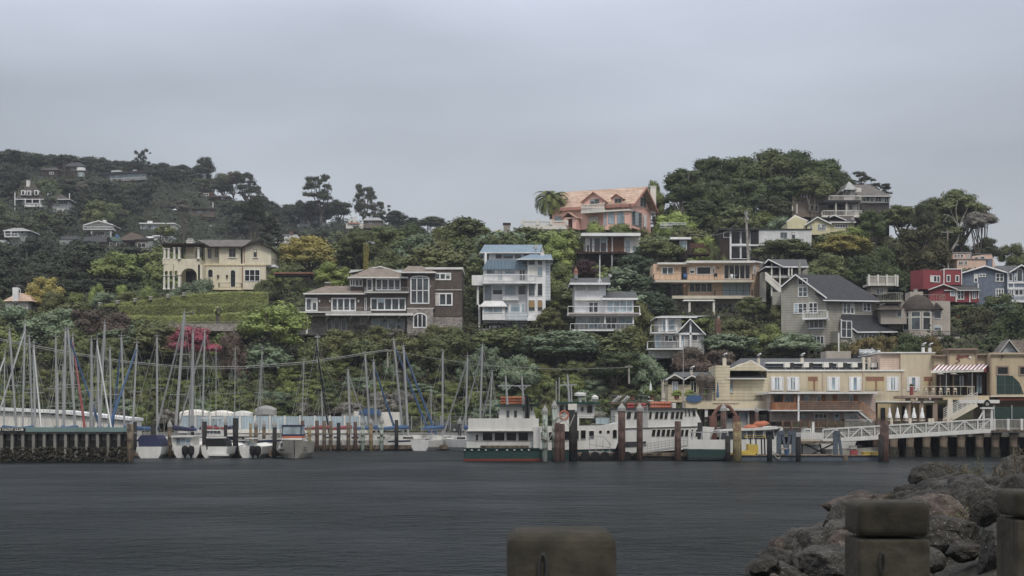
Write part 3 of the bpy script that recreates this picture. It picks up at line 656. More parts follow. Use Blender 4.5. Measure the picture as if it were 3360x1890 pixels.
    def column(s, L, mat='white', name='column', d=0, r=.2):
        for (px, y0, y1) in L:
            a, z1 = s.Uv(px, y0, d); z0 = s.Uv(px, y1, d)[1]; h = z1 - z0; m = MB()
            m.lathe([(r*1.5,0),(r*1.5,h*.06),(r,h*.1),(r*.85,h*.88),(r*1.2,h*.92),(r*1.5,h*.95),(r*1.5,h)], s.L(a, d, z0), 10); B(m, name, mat, s.o)
    def hip(s, name, mat, x0, x1, ye, xr0, xr1, yr, d0=-.6, d1=8, fascia='trim', ft=3, ridge=.5):
        """roof with its ridge along the facade: eave at ye over x0..x1, ridge at yr over xr0..xr1"""
        dm = d0 + (d1-d0)*ridge; xm = (x0+x1)/2; a = s.Uv(x0, ye, d0)[0]; b = s.Uv(x1, ye, d0)[0]; ze = s.Uv(xm, ye, d0)[1]; zr = s.Uv((xr0+xr1)/2, yr, dm)[1]
        ra, rb = s.Uv(xr0, yr, dm)[0], s.Uv(xr1, yr, dm)[0]; th = .12; m = MB()
        m.add([s.L(a,d0,ze), s.L(b,d0,ze), s.L(b,d1,ze), s.L(a,d1,ze), s.L(ra,dm,zr), s.L(rb,dm,zr)], [(0,1,5,4),(2,3,4,5),(1,2,5),(3,0,4),(3,2,1,0)])
        o = B(m, name, mat, s.o)
        if fascia:
            m = MB(); z1 = ze + .02; z0 = ze - ft*s.O.y/F
            for p, q, e in ((s.L(a,d0,0), s.L(b,d0,0), -s.w), (s.L(a,d0,0), s.L(a,d1,0), -s.u), (s.L(b,d0,0), s.L(b,d1,0), s.u)):
                m.prism([Vector((p.x,p.y,z0)), Vector((q.x,q.y,z0)), Vector((q.x,q.y,z1)), Vector((p.x,p.y,z1))], e*.06)
            B(m, 'fascia', fascia, o)
        return o
    def gab(s, name, mat, xl, yl, xa, ya, xr, yr, d0=-.5, d1=8, t=3, trim='white', wall=None, yb=None, over=2):
        """gable end facing us: two roof slopes whose ridge runs back"""
        m = MB(); A = s.pt(xa, ya, d0); L0 = s.pt(xl, yl, d0); R0 = s.pt(xr, yr, d0); v = s.w*(d1-d0); dn = Vector((0,0,-t*s.O.y/F))
        for p, q in ((L0, A), (A, R0)): m.prism([p, q, q+dn, p+dn], v)
        o = B(m, name, mat, s.o); m = MB(); k = -s.w*.07; up = Vector((0,0,.03))
        for p, q in ((L0, A), (A, R0)): m.prism([p+up+k, q+up+k, q+dn*1.3+k, p+dn*1.3+k], s.w*.06)
        if trim: B(m, 'bargeboard', trim, o)
        if wall:
            f = .05; B(MB().prism([s.pt(xl+over, yl+t, 0), s.pt(xa, ya+t, 0), s.pt(xr-over, yr+t, 0)] + ([s.pt(xr-over, yb, 0), s.pt(xl+over, yb, 0)] if yb else []), s.w*(d1-.3)), 'gable_wall', wall, s.o)
        return o
    def slab(s, x0, x1, y0, y1, d0=-1.6, d1=.2, mat='white', name='balcony'): return s.box(name, mat, x0, x1, y0, y1, d0, d1)
    def chimney(s, x0, x1, y0, y1, mat='brick_red', d=2.5, w=1.0, cap='grey', pot=False):
        o = s.box('chimney', mat, x0, x1, y0+2, y1, d, d+w); s.box('cap', cap, x0-1, x1+1, y0, y0+2, d-.08, d+w+.08, o)
        if pot:
            a, z = s.Uv((x0+x1)/2, y0, d); m = MB(); m.lathe([(.18,0),(.14,.35),(.22,.45),(.02,.6)], s.L(a, d+w/2, z), 8); B(m, 'pot', cap, o)
        return o
    def dish(s, px, py, r=.45, d=-.4, mat='grey'):
        a, z = s.Uv(px, py, d); m = MB(); r *= .6; c = s.L(a, d, z); m.cyl(c, c + Vector((.05,-.12,.05)), r, r*.9, 14); m.cyl(c - Vector((0,0,r*1.6)), c, .04, .04, 6); B(m, 'satellite_dish', mat, s.o)
M('brick_red', '7d5a4c', 'brick', col2='6a4a40', s=1.6); M('shingle_brown', '635851', 'shingle', col2='564b45'); M('shingle_roof', '8a7c6c', 'shingle', col2='75695e', s=1.6, var=.15)
M('stonework', '9a9289', 'stone', col2='6f6a66'); M('yellow_stucco', 'd0c8ae', var=.06); M('dyellow', 'b8a57a', var=.06); M('roof_slate', '6d6862', 'shingle', col2='5e5a56', s=1.4)
M('pink_stucco', 'eab5a3', var=.07); M('pink_trim', 'b0796a'); M('tile_pink', 'c4a78e', 'tile', col2='ad8b74', s=1.6, var=.16); M('blue_roof', '6a8496', 'seam', rough=.5, s=1.1)
M('lblue', 'bfc8cf', 'siding', s=2); M('shake_blue', '97a1a8', 'shingle', col2='87929a'); M('peach', 'cdaa8b', var=.06); M('creamwall', 'c5bca8', var=.1); M('lgrey', 'b4b4b0', 'siding', s=1.3)
M('olivegrey', '98968a', 'siding', s=1.6); M('cedar', '7a543e', 'shingle', col2='644431', s=1.5); M('taupe', 'a39b90'); M('redhouse', '8a343a', var=.08); M('slateblue', '6c7888', 'shingle', col2='66758a')
M('salmon', 'cfae98', var=.07); M('lyellow', 'cbc399'); M('greyshingle', '5a5552', 'shingle', col2='484440'); M('shades', 'a08150', var=.1); M('curtain', '9db0b8', var=.1); M('farwhite', 'c3c6c6'); M('fargrey', '8b908f'); M('fartan', '75695d'); M('darkbrown', '3c302a', 'plank')
M('mauve', 'ab9a90', 'siding'); M('hotel', 'bfb294', var=.05); M('hotelpink', 'c9b09c', 'siding'); M('terracotta', '8a5f4a'); M('orangewood', '8c6040', 'wood', col2='8a4f24')

# 1 yellow villa -------------------------------------------------------------
h = House('stucco_villa', 'pale yellow two storey stucco villa with arcades and a roofed terrace', 'house', 719, 950, 265)
Y_ = 'yellow_stucco'
h.box('wall', Y_, 652, 872, 870, 950, 0, 9); h.box('upper_wall', Y_, 719, 790, 806, 870, .3, 9); h.box('upper_wall', Y_, 672, 719, 812, 870, 1.4, 9)
h.gab('roof', 'roof_slate', 788, 812, 840, 791, 898, 815, -.7, 9, 3, 'dwood', Y_, 870, 8)
h.hip('roof', 'roof_slate', 690, 800, 809, 647, 826, 787, -.5, 9, 'dwood', 2, .55)
h.box('cornice', 'cream', 640, 874, 865, 871, -.15, .2)
for x0, x1, y0, y1, c, d in ((751,773,816,844,2,.3),(832,843,817,844,1,.0),(706,714,816,844,1,1.4)): h.win(x0, x1, y0, y1, c, 2, d, 'fartan', 'glass', 2); h.box('window_sill', 'white', x0-3, x1+3, y1, y1+2, d-.2, d)
h.win(682, 693, 818, 847, 1, 1, 1.4, 'fartan', 'bglass', 2, name='terrace_door')
h.win(682, 699, 883, 910, 1, 1, 0, 'white', 'dglass', 1.2, 8); h.win(756, 773, 885, 942, 1, 1, 0, 'white', 'dglass', 1.2, 8, name='arched_door'); h.win(802, 853, 884, 923, 3, 2, 0, 'white', 'dglass', 2)
h.boxes('downpipe', 'terracotta', [(800,802,815,862,-.15,0),(794,796,872,945,-.15,0)])
for px in (715, 744): h.boxes('wall_lantern', 'dwood', [(px-2.5, px+2.5, 902, 909, -.4, 0), (px-1.5, px+1.5, 909, 913, -.3, 0)])
h.rail(716, 790, 928, 943, -1.6, 16, 'iron'); h.slab(700, 792, 943, 951, -1.8, .1, 'cream', 'terrace_slab'); h.rail(868, 900, 850, 868, .5, 8, 'iron', ends=3); h.slab(866, 904, 868, 876, .4, 4, 'white')
# angled arcade wing
h.frame(587, 262, 0)
h.box('terrace_parapet', Y_, 587, 655, 849, 868, 0, 7); h.box('wall', Y_, 650, 664, 868, 950, 0, 4); h.box('wall', Y_, 610, 640, 800, 850, 4, 5)
h.box('recess_wall', 'dyellow', 592, 655, 872, 950, 4.5, 6); h.box('door', 'dglass', 610, 638, 889, 926, 4.3, 4.55)
def arch_wall(h, name, mat, x0, x1, y0, y1, cx, rx, ys, d0, d1, n=12):   # wall with an arched opening, springing at ys
    m = MB(); h.hx(m, x0, cx-rx, y0, y1, d0, d1); h.hx(m, cx+rx, x1, y0, y1, d0, d1)
    for k in range(n):
        a = cx - rx*math.cos(math.pi*k/n); b = cx - rx*math.cos(math.pi*(k+1)/n); t0 = ys - rx*.95*math.sin(math.pi*k/n); t1 = ys - rx*.95*math.sin(math.pi*(k+1)/n)
        m.prism([h.pt(a, y0, d0), h.pt(b, y0, d0), h.pt(b, min(t1, ys), d0), h.pt(a, min(t0, ys), d0)], h.w*(d1-d0))
    return B(m, name, mat, h.o)
arch_wall(h, 'arcade', Y_, 587, 656, 868, 945, 620, 26, 905, 0, .5); h.column([(651, 812, 850), (588, 812, 850), (588, 900, 945)], 'offwhite', d=-.1, r=.22)
h.frame(587, 262, 28)   # left face turned back
h.box('terrace_parapet', Y_, 535, 586.5, 849, 868, 0.01, .5)
for cx in (546, 561, 578): arch_wall(h, 'arcade', Y_, cx-7.5, cx+7.5 if cx < 570 else 587, 868, 905, cx, 5, 893, 0.02, .5, 8)
h.column([(539,903,950),(553,903,950),(570,903,950),(540,815,850),(553,815,850),(572,812,850)], 'offwhite', d=.2, r=.2)
h.frame(587, 262, 0)
h.merged('pergola', 'dwood', [(532, 672, 800, 804, -.6+k*.7, -.35+k*.7) for k in range(9)] + [(533+k*7, 536+k*7, 797, 800, -.9, 6) for k in range(20)] + [(534, 670, 804, 809, -.2, .1), (536, 668, 804, 809, 5.2, 5.5)])
h.posts([(600, 806, 850), (635, 806, 850), (665, 806, 850)], 'dwood', d=4.5); o = h.chimney(611, 634, 789, 803, 'offwhite', 3, 1.6, 'offwhite'); h.poly('hood', 'grey', [(613,789),(616,781),(629,781),(633,789)], 3.1, 4.4, o)
# 2 brown shingle house -------------------------------------------------------
h = House('shingle_house', 'large dark brown shingle house with white windows and stone base', 'house', 1260, 1096, 228)
W = 'shingle_brown'
h.box('stone_base', 'stonework', 977, 1356, 1036, 1100, 1.2, 10); h.box('stone_base', 'stonework', 1336, 1421, 1012, 1100, -.6, 8); h.box('stone_base', 'stonework', 1419, 1516, 1038, 1100, 0.3, 9)
h.box('wall', W, 1002, 1198, 963, 1028, .2, 9); h.box('wall', W, 1197, 1337, 959, 1031, 0, 9); h.box('wall', W, 1150, 1336, 908, 960, .9, 9); h.box('wall', W, 1336, 1428, 893, 1012, -.5, 9); h.box('wall', W, 1419, 1515, 880, 1038, .2, 10)
h.box('parapet', 'trim', 1395, 1519, 877, 884, 0, 10.3); h.box('band', 'trim', 1419, 1516, 950, 952, .05, .25); h.box('band', 'trim', 1335, 1424, 1010.5, 1013, -.65, -.3)
h.hip('roof', 'shingle_roof', 996, 1199, 962, 1070, 1165, 938, -.7, 9, ft=4); h.hip('roof', 'shingle_roof', 1142, 1339, 909, 1210, 1275, 881, -.5, 9.5, ft=4); h.hip('roof', 'shingle_roof', 1315, 1429, 892, 1340, 1385, 873, -1.2, 8, ft=4)
h.slab(975, 1216, 1021, 1026, -1.7, .4, 'trim'); h.rail(976, 1214, 1008, 1022, -1.7, 60, 'grey', 1); h.slab(1195, 1341, 956, 960, -1.4, .9, 'trim'); h.rail(1196, 1340, 942, 957, -1.4, 40, 'grey', 1)
h.box('soffit_beam', 'trim', 1068, 1356, 1028, 1035, -1.7, 1.3); h.boxes('soffit_wall', W, [(1005, 1070, 1026, 1038, -1.4, 1.2)])
for px in (1070, 1148, 1205, 1260, 1307, 1344):
    m = MB(); m.bar(h.pt(px+5, 1036, -1.2), h.pt(px-2, 1056, 1.1), .22); B(m, 'bracket', 'trim', h.o)
h.posts([(1007, 1036, 1095)], 'trim', d=-1.2, r=.14)
T2 = dict(t=4.2, pr=.12)
h.win(1002, 1024, 977, 1021, 1, 1, .2, **T2); h.win(1022, 1042, 977, 1021, 1, 1, .2, **T2); h.win(1087, 1168, 977, 1021, 4, 1, .2, name='french_door', **T2); h.win(1196, 1203, 977, 1018, 1, 1, 0, t=2)
h.win(1215, 1332, 977, 1019, 5, 1, 0, **T2); h.win(1148, 1166, 916, 939, 2, 1, .9, t=3); h.win(1165, 1190, 916, 940, 2, 1, .9, t=3); h.win(1202, 1223, 914, 955, 1, 1, .9, name='balcony_door', **T2); h.win(1232, 1315, 914, 953, 4, 1, .9, **T2)
h.win(1346, 1409, 904, 997, 3, 2, -.5, arch=9, **T2); h.win(1425, 1480, 895, 919, 3, 1, .2, **T2); h.win(1420, 1485, 961, 1003, 3, 1, .2, **T2)
for x in (1072, 1096, 1119): h.win(x, x+18, 1043, 1084, 1, 1, 1.2, arch=9, t=2)
h.win(1181, 1199, 1043, 1064, 1, 1, 1.2, t=2); h.win(1218, 1328, 1045, 1081, 4, 1, 1.1, gl='bglass', t=3, name='glass_door'); h.win(1355, 1401, 1026, 1076, 3, 1, -.6, arch=14, t=4)
h.chimney(1066, 1082, 926, 948, W, 4, 1.4, 'trim'); h.boxes('wall_lamp', 'offwhite', [(1046,1050,984,991,-.1,.2),(1080,1084,984,991,-.1,.2),(1174,1178,984,991,-.1,.2),(1411,1414,937,941,-.6,-.5)])
h = House('low_house', 'low pale house with a curved white roof edge behind the brown shingle house', 'house', 1240, 905, 246)
h.box('wall', 'lblue', 1150, 1320, 885, 912, 0, 6); h.gab('roof', 'grey', 1145, 892, 1249, 873, 1330, 897, -.4, 6, 3, 'trim', 'lblue', 900)
# 3 white house with blue roofs ---------------------------------------------
h = House('blue_roofed_house', 'tall white house with blue metal roofs, corner turret and long balcony', 'house', 1690, 1080, 232)
h.box('wall', 'white', 1587, 1786, 829, 856, 1.8, 9); h.gab_ = 0
h.hip('roof', 'blue_roof', 1574, 1772, 828, 1589, 1780, 803, 1.0, 9.5, ft=3); h.poly('gable_wall', 'lgrey', [(1762, 836), (1779, 806), (1789, 840), (1789, 856), (1762, 856)], 5, 9.2)
h.box('wall', 'white', 1586, 1735, 880, 1060, .3, 9); h.box('turret_wall', 'white', 1731, 1790, 850, 1052, -1.0, 8.5); h.box('turret_wall', 'lblue', 1789, 1806, 850, 985, 1.5, 9)
h.poly('lower_roof', 'blue_roof', [(1582, 883), (1730, 883), (1706, 853), (1599, 853)], -.6, .6)
h.hip('turret_roof', 'blue_roof', 1697, 1800, 850, 1748, 1758, 831, -2.2, 5, ft=2.5); h.hip('turret_roof', 'blue_roof', 1776, 1813, 850, 1772, 1808, 835, 0, 6, ft=2.5)
h.slab(1584, 1761, 922, 930, -1.9, .4); h.rail(1584, 1759, 900, 923, -1.9, 34, 'white', 2.2); h.box('side_bay', 'white', 1548, 1585, 903, 936, -.5, 2.5); h.posts([(1568, 936, 1000), (1573, 1000, 1095), (1594, 830, 882)], 'white', d=.2, r=.15)
h.wins([(1625,1648,833,850),(1650,1685,833,850),(1687,1711,833,850),(1717,1738,831,842)], d=1.8, t=1.6); h.win(1593, 1604, 831, 856, 1, 1, 1.8, gl='dglass', t=.6)
h.wins([(1595,1625,884,900),(1656,1691,884,900)], d=.3, t=2, gl='bglass'); h.win(1631, 1650, 884, 922, 2, 1, .3, t=2.5, gl='bglass', name='balcony_door'); h.win(1703, 1724, 884, 922, 2, 1, .3, t=2.5, name='balcony_door')
h.wins([(1615,1650,935,968),(1655,1693,935,968),(1699,1727,935,968)], d=.3, t=2.2); h.box('shingle_panel', 'shake_blue', 1590, 1612, 936, 990, .22, .3); h.box('window_box', 'white', 1649, 1702, 971, 985, -.3, .3)
for y0, y1, gl in ((853,870,'glass'),(875,906,'bglass'),(929,972,'glass'),(984,1022,'shades')):
    h.win(1733, 1756, y0, y1, 1, 1, -1.0, gl=gl if gl != 'shades' else 'glass', t=1.5); h.win(1763, 1781, y0, y1, 1, 1, -1.0, gl=gl if gl != 'shades' else 'glass', t=1.5)
h.boxes('window_blind', 'shades', [(1736, 1754, 986, 1008, -1.05, -1.02), (1765, 1779, 986, 1008, -1.05, -1.02)])
h.hip('porch_roof', 'white', 1574, 1664, 1004, 1590, 1650, 987, -1.8, .8, ft=3); h.box('porch_wall', 'white', 1583, 1657, 1004, 1050, -1.4, .3); h.win(1587, 1649, 1006, 1027, 2, 1, -1.4, gl='bglass', t=2)
h.win(1673, 1708, 997, 1025, 1, 1, .3, gl='bglass', t=2.5); h.win(1711, 1722, 997, 1025, 1, 1, .3, gl='bglass', t=1.5); h.win(1657, 1670, 997, 1025, 1, 1, .3, gl='bglass', t=1.5)
h.box('lower_wall', 'lblue', 1583, 1732, 1026, 1051, -1.0, .2); h.rail(1733, 1780, 1025, 1041, -1.6, 12, 'white', 2); h.slab(1730, 1782, 1041, 1052, -1.7, -1)
h.box('base_wall', 'shake_blue', 1612, 1740, 1050, 1082, .6, 8); h.boxes('base_band', 'white', [(1605, 1640, 1069, 1076, -.2, .6), (1735, 1760, 1069, 1100, .3, 3)]); h.dish(1757, 812, .6, 1)
h.box('lean_to', 'grey', 1576, 1612, 1078, 1105, -.5, 4)
# 4 grey-white house ---------------------------------------------------------
h = House('clapboard_house', 'pale grey flat fronted house with two railed decks and a flagpole', 'house', 1980, 1085, 230)
h.box('wall', 'white', 1885, 1988, 930, 1034, 1, 9); h.box('wall', 'white', 1985, 2079, 978, 1034, .6, 8); h.box('lower_wall', 'lgrey', 1892, 2078, 1034, 1090, .8, 8)
h.hip('roof', 'groof', 1870, 2002, 928, 1873, 2000, 912, -.3, 9, ft=6, fascia='white'); h.hip('roof', 'groof', 1975, 2092, 978, 1990, 2087, 957, -.5, 7, ft=6, fascia='white')
h.boxes('siding_panel', 'lgrey', [(1888,1922,936,953,.9,1),(1929,1966,936,953,.9,1)]); h.box('awning', 'trim', 1888, 1972, 979, 985, -.2, 1)
h.win(1931, 1964, 990, 1027, 2, 1, 1, t=3, name='deck_door'); h.win(1990, 2078, 984, 1026, 4, 1, .6, t=3.2, gl='bglass'); h.win(1892, 1926, 1040, 1064, 1, 1, .8, gl='bglass', t=2); h.win(1929, 1970, 1040, 1080, 2, 1, .8, gl='bglass', t=2, name='deck_door'); h.win(1986, 2025, 1040, 1080, 2, 1, .8, t=2.5, name='deck_door'); h.win(2028, 2076, 1040, 1064, 2, 1, .8, gl='bglass', t=2)
h.slab(1862, 2103, 1026, 1034, -2.2, 1); h.rail(1864, 2100, 1004, 1027, -2.2, 6, 'white', 2); h.box('deck_skirt', 'redwood', 1866, 2098, 1029, 1032, -2.25, -2.2); h.slab(1870, 2082, 1080, 1086, -1.8, 1); h.rail(1872, 2080, 1061, 1081, -1.8, 14, 'white', 1.8)
h.posts([(2078, 1034, 1082), (1985, 1034, 1062)], d=-1.6); o = h.chimney(1884, 1896, 899, 914, 'grey', 3, 1, 'grey'); m = MB(); a, z = h.Uv(1890, 900, 3); m.lathe([(.36,0),(.28,.35),(.34,.5),(.14,.85),(.05,1.1)], h.L(a, 3.5, z), 8); B(m, 'pot', 'terracotta', o)
o = None; h.dish(2001, 905, .5, 2)
m = MB(); p = h.pt(1968, 932, -.2); q = h.pt(1968, 851, -.2); m.cyl(p, q, .08, .05, 8); m.bar(h.pt(1961, 926, -.2), h.pt(1968, 914, -.2), .08); m.bar(h.pt(1975, 926, -.2), h.pt(1968, 914, -.2), .08)
B(m, 'flagpole', 'white', h.o)
# 5 deck house ---------------------------------------------------------------
h = House('deck_house', 'flat roofed white and cedar house on stilts with a dark brown deck', 'house', 2000, 870, 272)
h.box('wall', 'white', 1921, 2100, 773, 830, .5, 8); h.box('cedar_panel', 'cedar', 1994, 2048, 772, 828, .35, .5); h.box('roof', 'white', 1907, 2102, 765, 774, -1.2, 8.5); h.box('roof_edge', 'grey', 1909, 2100, 763.5, 765, -1, 8)
h.win(1924, 1945, 780, 828, 2, 1, .5, t=2, gl='glass'); h.win(1948, 1992, 779, 828, 2, 1, .5, t=2.5, gl='glass', name='glass_door'); h.win(2052, 2068, 788, 828, 1, 1, .5, t=1, gl='bglass'); h.win(2076, 2098, 788, 828, 1, 1, .5, t=1, gl='bglass')
h.posts([(2009, 772, 828)], d=.2); h.slab(1893, 2056, 826, 832, -2.4, .6, 'dwood', 'deck'); h.rail(1894, 2055, 809, 827, -2.4, 46, 'rwood', 1.3); h.box('dark_under_wall', 'darkbrown', 1918, 2010, 832, 880, 1.5, 6)
h.posts([(1968, 832, 905), (2008, 832, 892)], 'grey', d=-2, r=.12)
# 6 pink house ---------------------------------------------------------------
h = House('pink_villa', 'pink stucco villa with clay tile roof, dormers and white balustrade balcony', 'house', 2066, 748, 296)
KP = 'pink_stucco'; yw = -25
h.frame(2066, 296, yw)
h.box('wall', KP, 1812, 2066, 676, 752, 0, 11.2)
# main roof
d0, d1 = -.8, 12.0; a, ze = h.Uv(1803, 683, d0); b = h.Uv(2078, 671, d0)[0]; zr = h.Uv(2112, 613, 5.6)[1]; ze = (ze + h.Uv(2078, 671, d0)[1])/2
ua, ub = a, b + .2; m = MB(); mr_ = MB(); th = .35
for lo, hi in ((d0, 5.6), (d1, 5.6)):
    m.add([h.L(ua,lo,ze), h.L(ub,lo,ze), h.L(ub,hi,zr), h.L(ua,hi,zr), h.L(ua,lo,ze-th), h.L(ub,lo,ze-th), h.L(ub,hi,zr-th), h.L(ua,hi,zr-th)], [(0,1,2,3),(7,6,5,4),(0,4,5,1),(1,5,6,2),(3,7,4,0)])
    for uu, sg in ((ub, 1), (ua, -1)): mr_.prism([h.L(uu,lo,ze+.05), h.L(uu,hi,zr+.05), h.L(uu,hi,zr-th-.1), h.L(uu,lo,ze-th-.1)], h.u*.1*sg)
mr_.prism([h.L(ua,d0,ze+.03), h.L(ub,d0,ze+.03), h.L(ub,d0,ze-th-.15), h.L(ua,d0,ze-th-.15)], -h.w*.08)
rf = B(m, 'roof', 'tile_pink', h.o); B(mr_, 'bargeboard', 'pink_trim', rf)
ga, gb = h.Uv(1812, 700, 0)[0], 0.0; zw = ze - .15
for uu in (ga + .3, gb): B(MB().prism([h.L(uu,0,zw), h.L(uu,11.2,zw), h.L(uu,5.6,zr-th-.05)], -h.u*.25), 'gable_wall', KP, h.o)
# front dormers and porch
h.gab('dormer_roof', 'tile_pink', 1905, 663, 1946, 629, 1993, 662, -.5, 5, 2, 'pink_trim', KP, 690, 4); h.gab('dormer_roof', 'tile_pink', 2003, 651, 2022, 635, 2044, 650, -.4, 4, 1.6, 'pink_trim', KP, 684, 4)
h.gab('porch_roof', 'tile_pink', 1841, 715, 1864, 695, 1889, 713, -2.6, .2, 2.5, 'pink_trim'); h.boxes('porch_wall', KP, [(1847, 1860, 713, 752, -2.2, 0), (1878, 1890, 713, 752, -2.2, 0), (1860, 1878, 713, 718, -2.2, -1.9)]); h.box('door', 'pink_trim', 1862, 1877, 718, 752, -.1, .05)
h.win(1936, 1966, 653, 671, 2, 2, 0, 'fargrey', t=1.5); h.win(2016, 2039, 651, 684, 2, 2, 0, 'fargrey', t=1.5, name='balcony_door'); h.win(1820, 1850, 710, 729, 2, 2, 0, 'fargrey', 'bglass', t=1.6); h.win(1932, 1965, 709, 737, 1, 1, 0, 'pink_trim', t=1.2)
h.box('bay_wall', KP, 1980, 2064, 692, 752, -1.3, 0); h.slab(1906, 1984, 689, 698, -1.9, .1, 'offwhite'); h.slab(1980, 2066, 688, 693, -1.8, .1, 'offwhite')
h.win(1995, 2017, 695, 735, 2, 3, -1.3, 'fargrey', 'bglass', 1.6, 9); h.win(2024, 2049, 695, 735, 2, 3, -1.3, 'fargrey', 'bglass', 1.6, 9); h.win(1982, 1990, 697, 740, 1, 3, -1.3, 'fargrey', 'bglass', 1, 6)
h.rail(1982, 2064, 668, 689, -1.7, 20, 'iron', .9); m = MB(); h.hx(m, 1907, 1983, 669, 672, -1.9, -1.65); h.hx(m, 1907, 1983, 686, 690, -1.9, -1.65)
for k in range(16):
    px = 1909 + k*4.8; a_, z1 = h.Uv(px, 672, -1.78); z0 = h.Uv(px, 686, -1.78)[1]; q = z1 - z0; m.lathe([(.09,0),(.14,q*.25),(.06,q*.7),(.1,q)], h.L(a_, -1.78, z0), 6)
B(m, 'balustrade', 'offwhite', h.o)
h.frame(2066, 296, yw + 90)
h.win(2102, 2120, 648, 679, 2, 3, 0, 'fargrey', t=1.8); h.win(2074, 2107, 695, 742, 3, 4, 0, 'fargrey', t=1.6, name='french_door'); h.box('trellis_post', 'white', 2117, 2122, 705, 745, -.5, -.2)
o = h.frame(2143, 306, 0); h.chimney(2135, 2153, 610, 700, 'offwhite', 0, 1.1, 'white')
t = House('balustrade_terrace', 'white balustraded terrace wall left of the pink house above an old white wall', 'terrace', 1800, 775, 298)
t.box('parapet', 'offwhite', 1716, 1860, 738, 752, 0, 5); t.box('wall', 'creamwall', 1752, 1862, 752, 790, .4, 5); t.win(1815, 1827, 757, 790, 1, 1, .4, 'dwood', 'dglass', 1, 6, name='arched_opening')
m = MB(); t.hx(m, 1714, 1862, 724, 728, -.1, .3)
for k in range(36): t.hx(m, 1716+k*4, 1718+k*4, 728, 738, 0, .2)
B(m, 'balustrade', 'offwhite', t.o); t.posts([(1714, 722, 738), (1764, 720, 738), (1808, 720, 738), (1860, 722, 740)], 'offwhite', 'pier', .1, .25)
t = House('stone_chimney', 'small stone chimney top showing among the ridge trees', 'chimney', 1662, 752, 300); t.box('stack', 'stonework', 1652, 1674, 737, 775, 0, 1.2); t.box('cap', 'dwood', 1650, 1676, 731, 737, -.1, 1.3)
t = House('garden_trellis', 'white lattice trellis in front of the yellow green hedge', 'trellis', 2200, 750, 288)
t.rail(2166, 2252, 730, 738, 0, 12, 'white', 1.5, 'lattice', ends=0, mid=1); t.rail(2166, 2205, 738, 748, 0, 6, 'white', 1.5, 'lattice', ends=0)
# 7 black framed house / white box ------------------------------------------
h = House('modern_house', 'flat roofed modern house with dark window bays and a long white wall', 'house', 2480, 852, 270)
h.box('wall', 'farwhite', 2490, 2663, 753, 806, .3, 8); h.box('window_wall', 'darkbrown', 2366, 2492, 752, 850, .6, 7); h.box('roof', 'dgroof', 2362, 2492, 748, 754, -.6, 8); h.box('roof', 'dgroof', 2490, 2665, 750.5, 753.5, .1, 8)
h.wins([(2398,2430,757,802),(2431,2462,757,802),(2398,2430,808,850),(2431,2462,808,850)], d=.6, t=2.2, gl='dglass'); h.win(2373, 2396, 760, 780, 1, 1, .6, gl='dglass', t=2); h.win(2463, 2491, 757, 800, 2, 1, .6, 'dgroof', 'dglass', 1.5); h.box('floor_band', 'white', 2397, 2492, 802, 807, .3, .6)
h.win(2561, 2583, 762, 780, 2, 1, .3, 'fargrey', t=1.2); h.win(2598, 2609, 762, 784, 1, 1, .3, 'fargrey', t=1); h.posts([(2397, 755, 852)], d=.3, r=.14)
h.rail(2462, 2490, 830, 850, -.5, 8, 'iron')
h = House('cedar_cabin', 'brown cabin with white flat roof and dark wooden deck half hidden by an oak', 'house', 2260, 850, 266)
h.box('wall', 'darkbrown', 2228, 2268, 788, 850, 0, 5); h.box('roof', 'white', 2200, 2268, 778, 785, -.8, 6); h.win(2230, 2254, 790, 822, 1, 2, 0, t=2, gl='bglass'); h.slab(2262, 2330, 830, 836, -2, .5, 'dwood', 'deck'); h.rail(2264, 2330, 812, 831, -2, 22, 'rwood', 1.4); h.posts([(2266, 836, 880), (2300, 836, 880)], 'dwood', d=-1.5); h.box('deck_screen', 'rwood', 2264, 2312, 798, 812, -1.2, -1.1)
# 8 pale yellow cottage -------------------------------------------------------
h = House('yellow_cottage', 'pale yellow cottage with white gables and brown roof', 'house', 2700, 775, 284)
h.gab('roof', 'broof', 2640, 738, 2682, 711, 2729, 734, -.5, 6, 2.5, 'white', 'lyellow', 770, 4); h.gab('roof', 'broof', 2580, 728, 2608, 706, 2652, 724, 1.5, 8, 2.5, 'white', 'lyellow', 760, 4)
h.box('wall', 'lyellow', 2725, 2803, 727, 762, .8, 6); h.hip('roof', 'broof', 2724, 2808, 728, 2718, 2800, 708, .2, 7, ft=3, fascia='white'); h.gab('dormer_roof', 'broof', 2722, 712, 2736, 705, 2778, 722, .6, 4, 2, 'white')
h.win(2683, 2711, 735, 756, 4, 2, 0, t=1.6, gl='glass'); h.win(2658, 2666, 738, 752, 2, 2, 0, t=1); h.win(2739, 2782, 736, 748, 5, 1, .8, t=2); h.win(2597, 2620, 738, 748, 2, 1, 1.5, t=1.5); h.dish(2797, 719, .5, -.2)
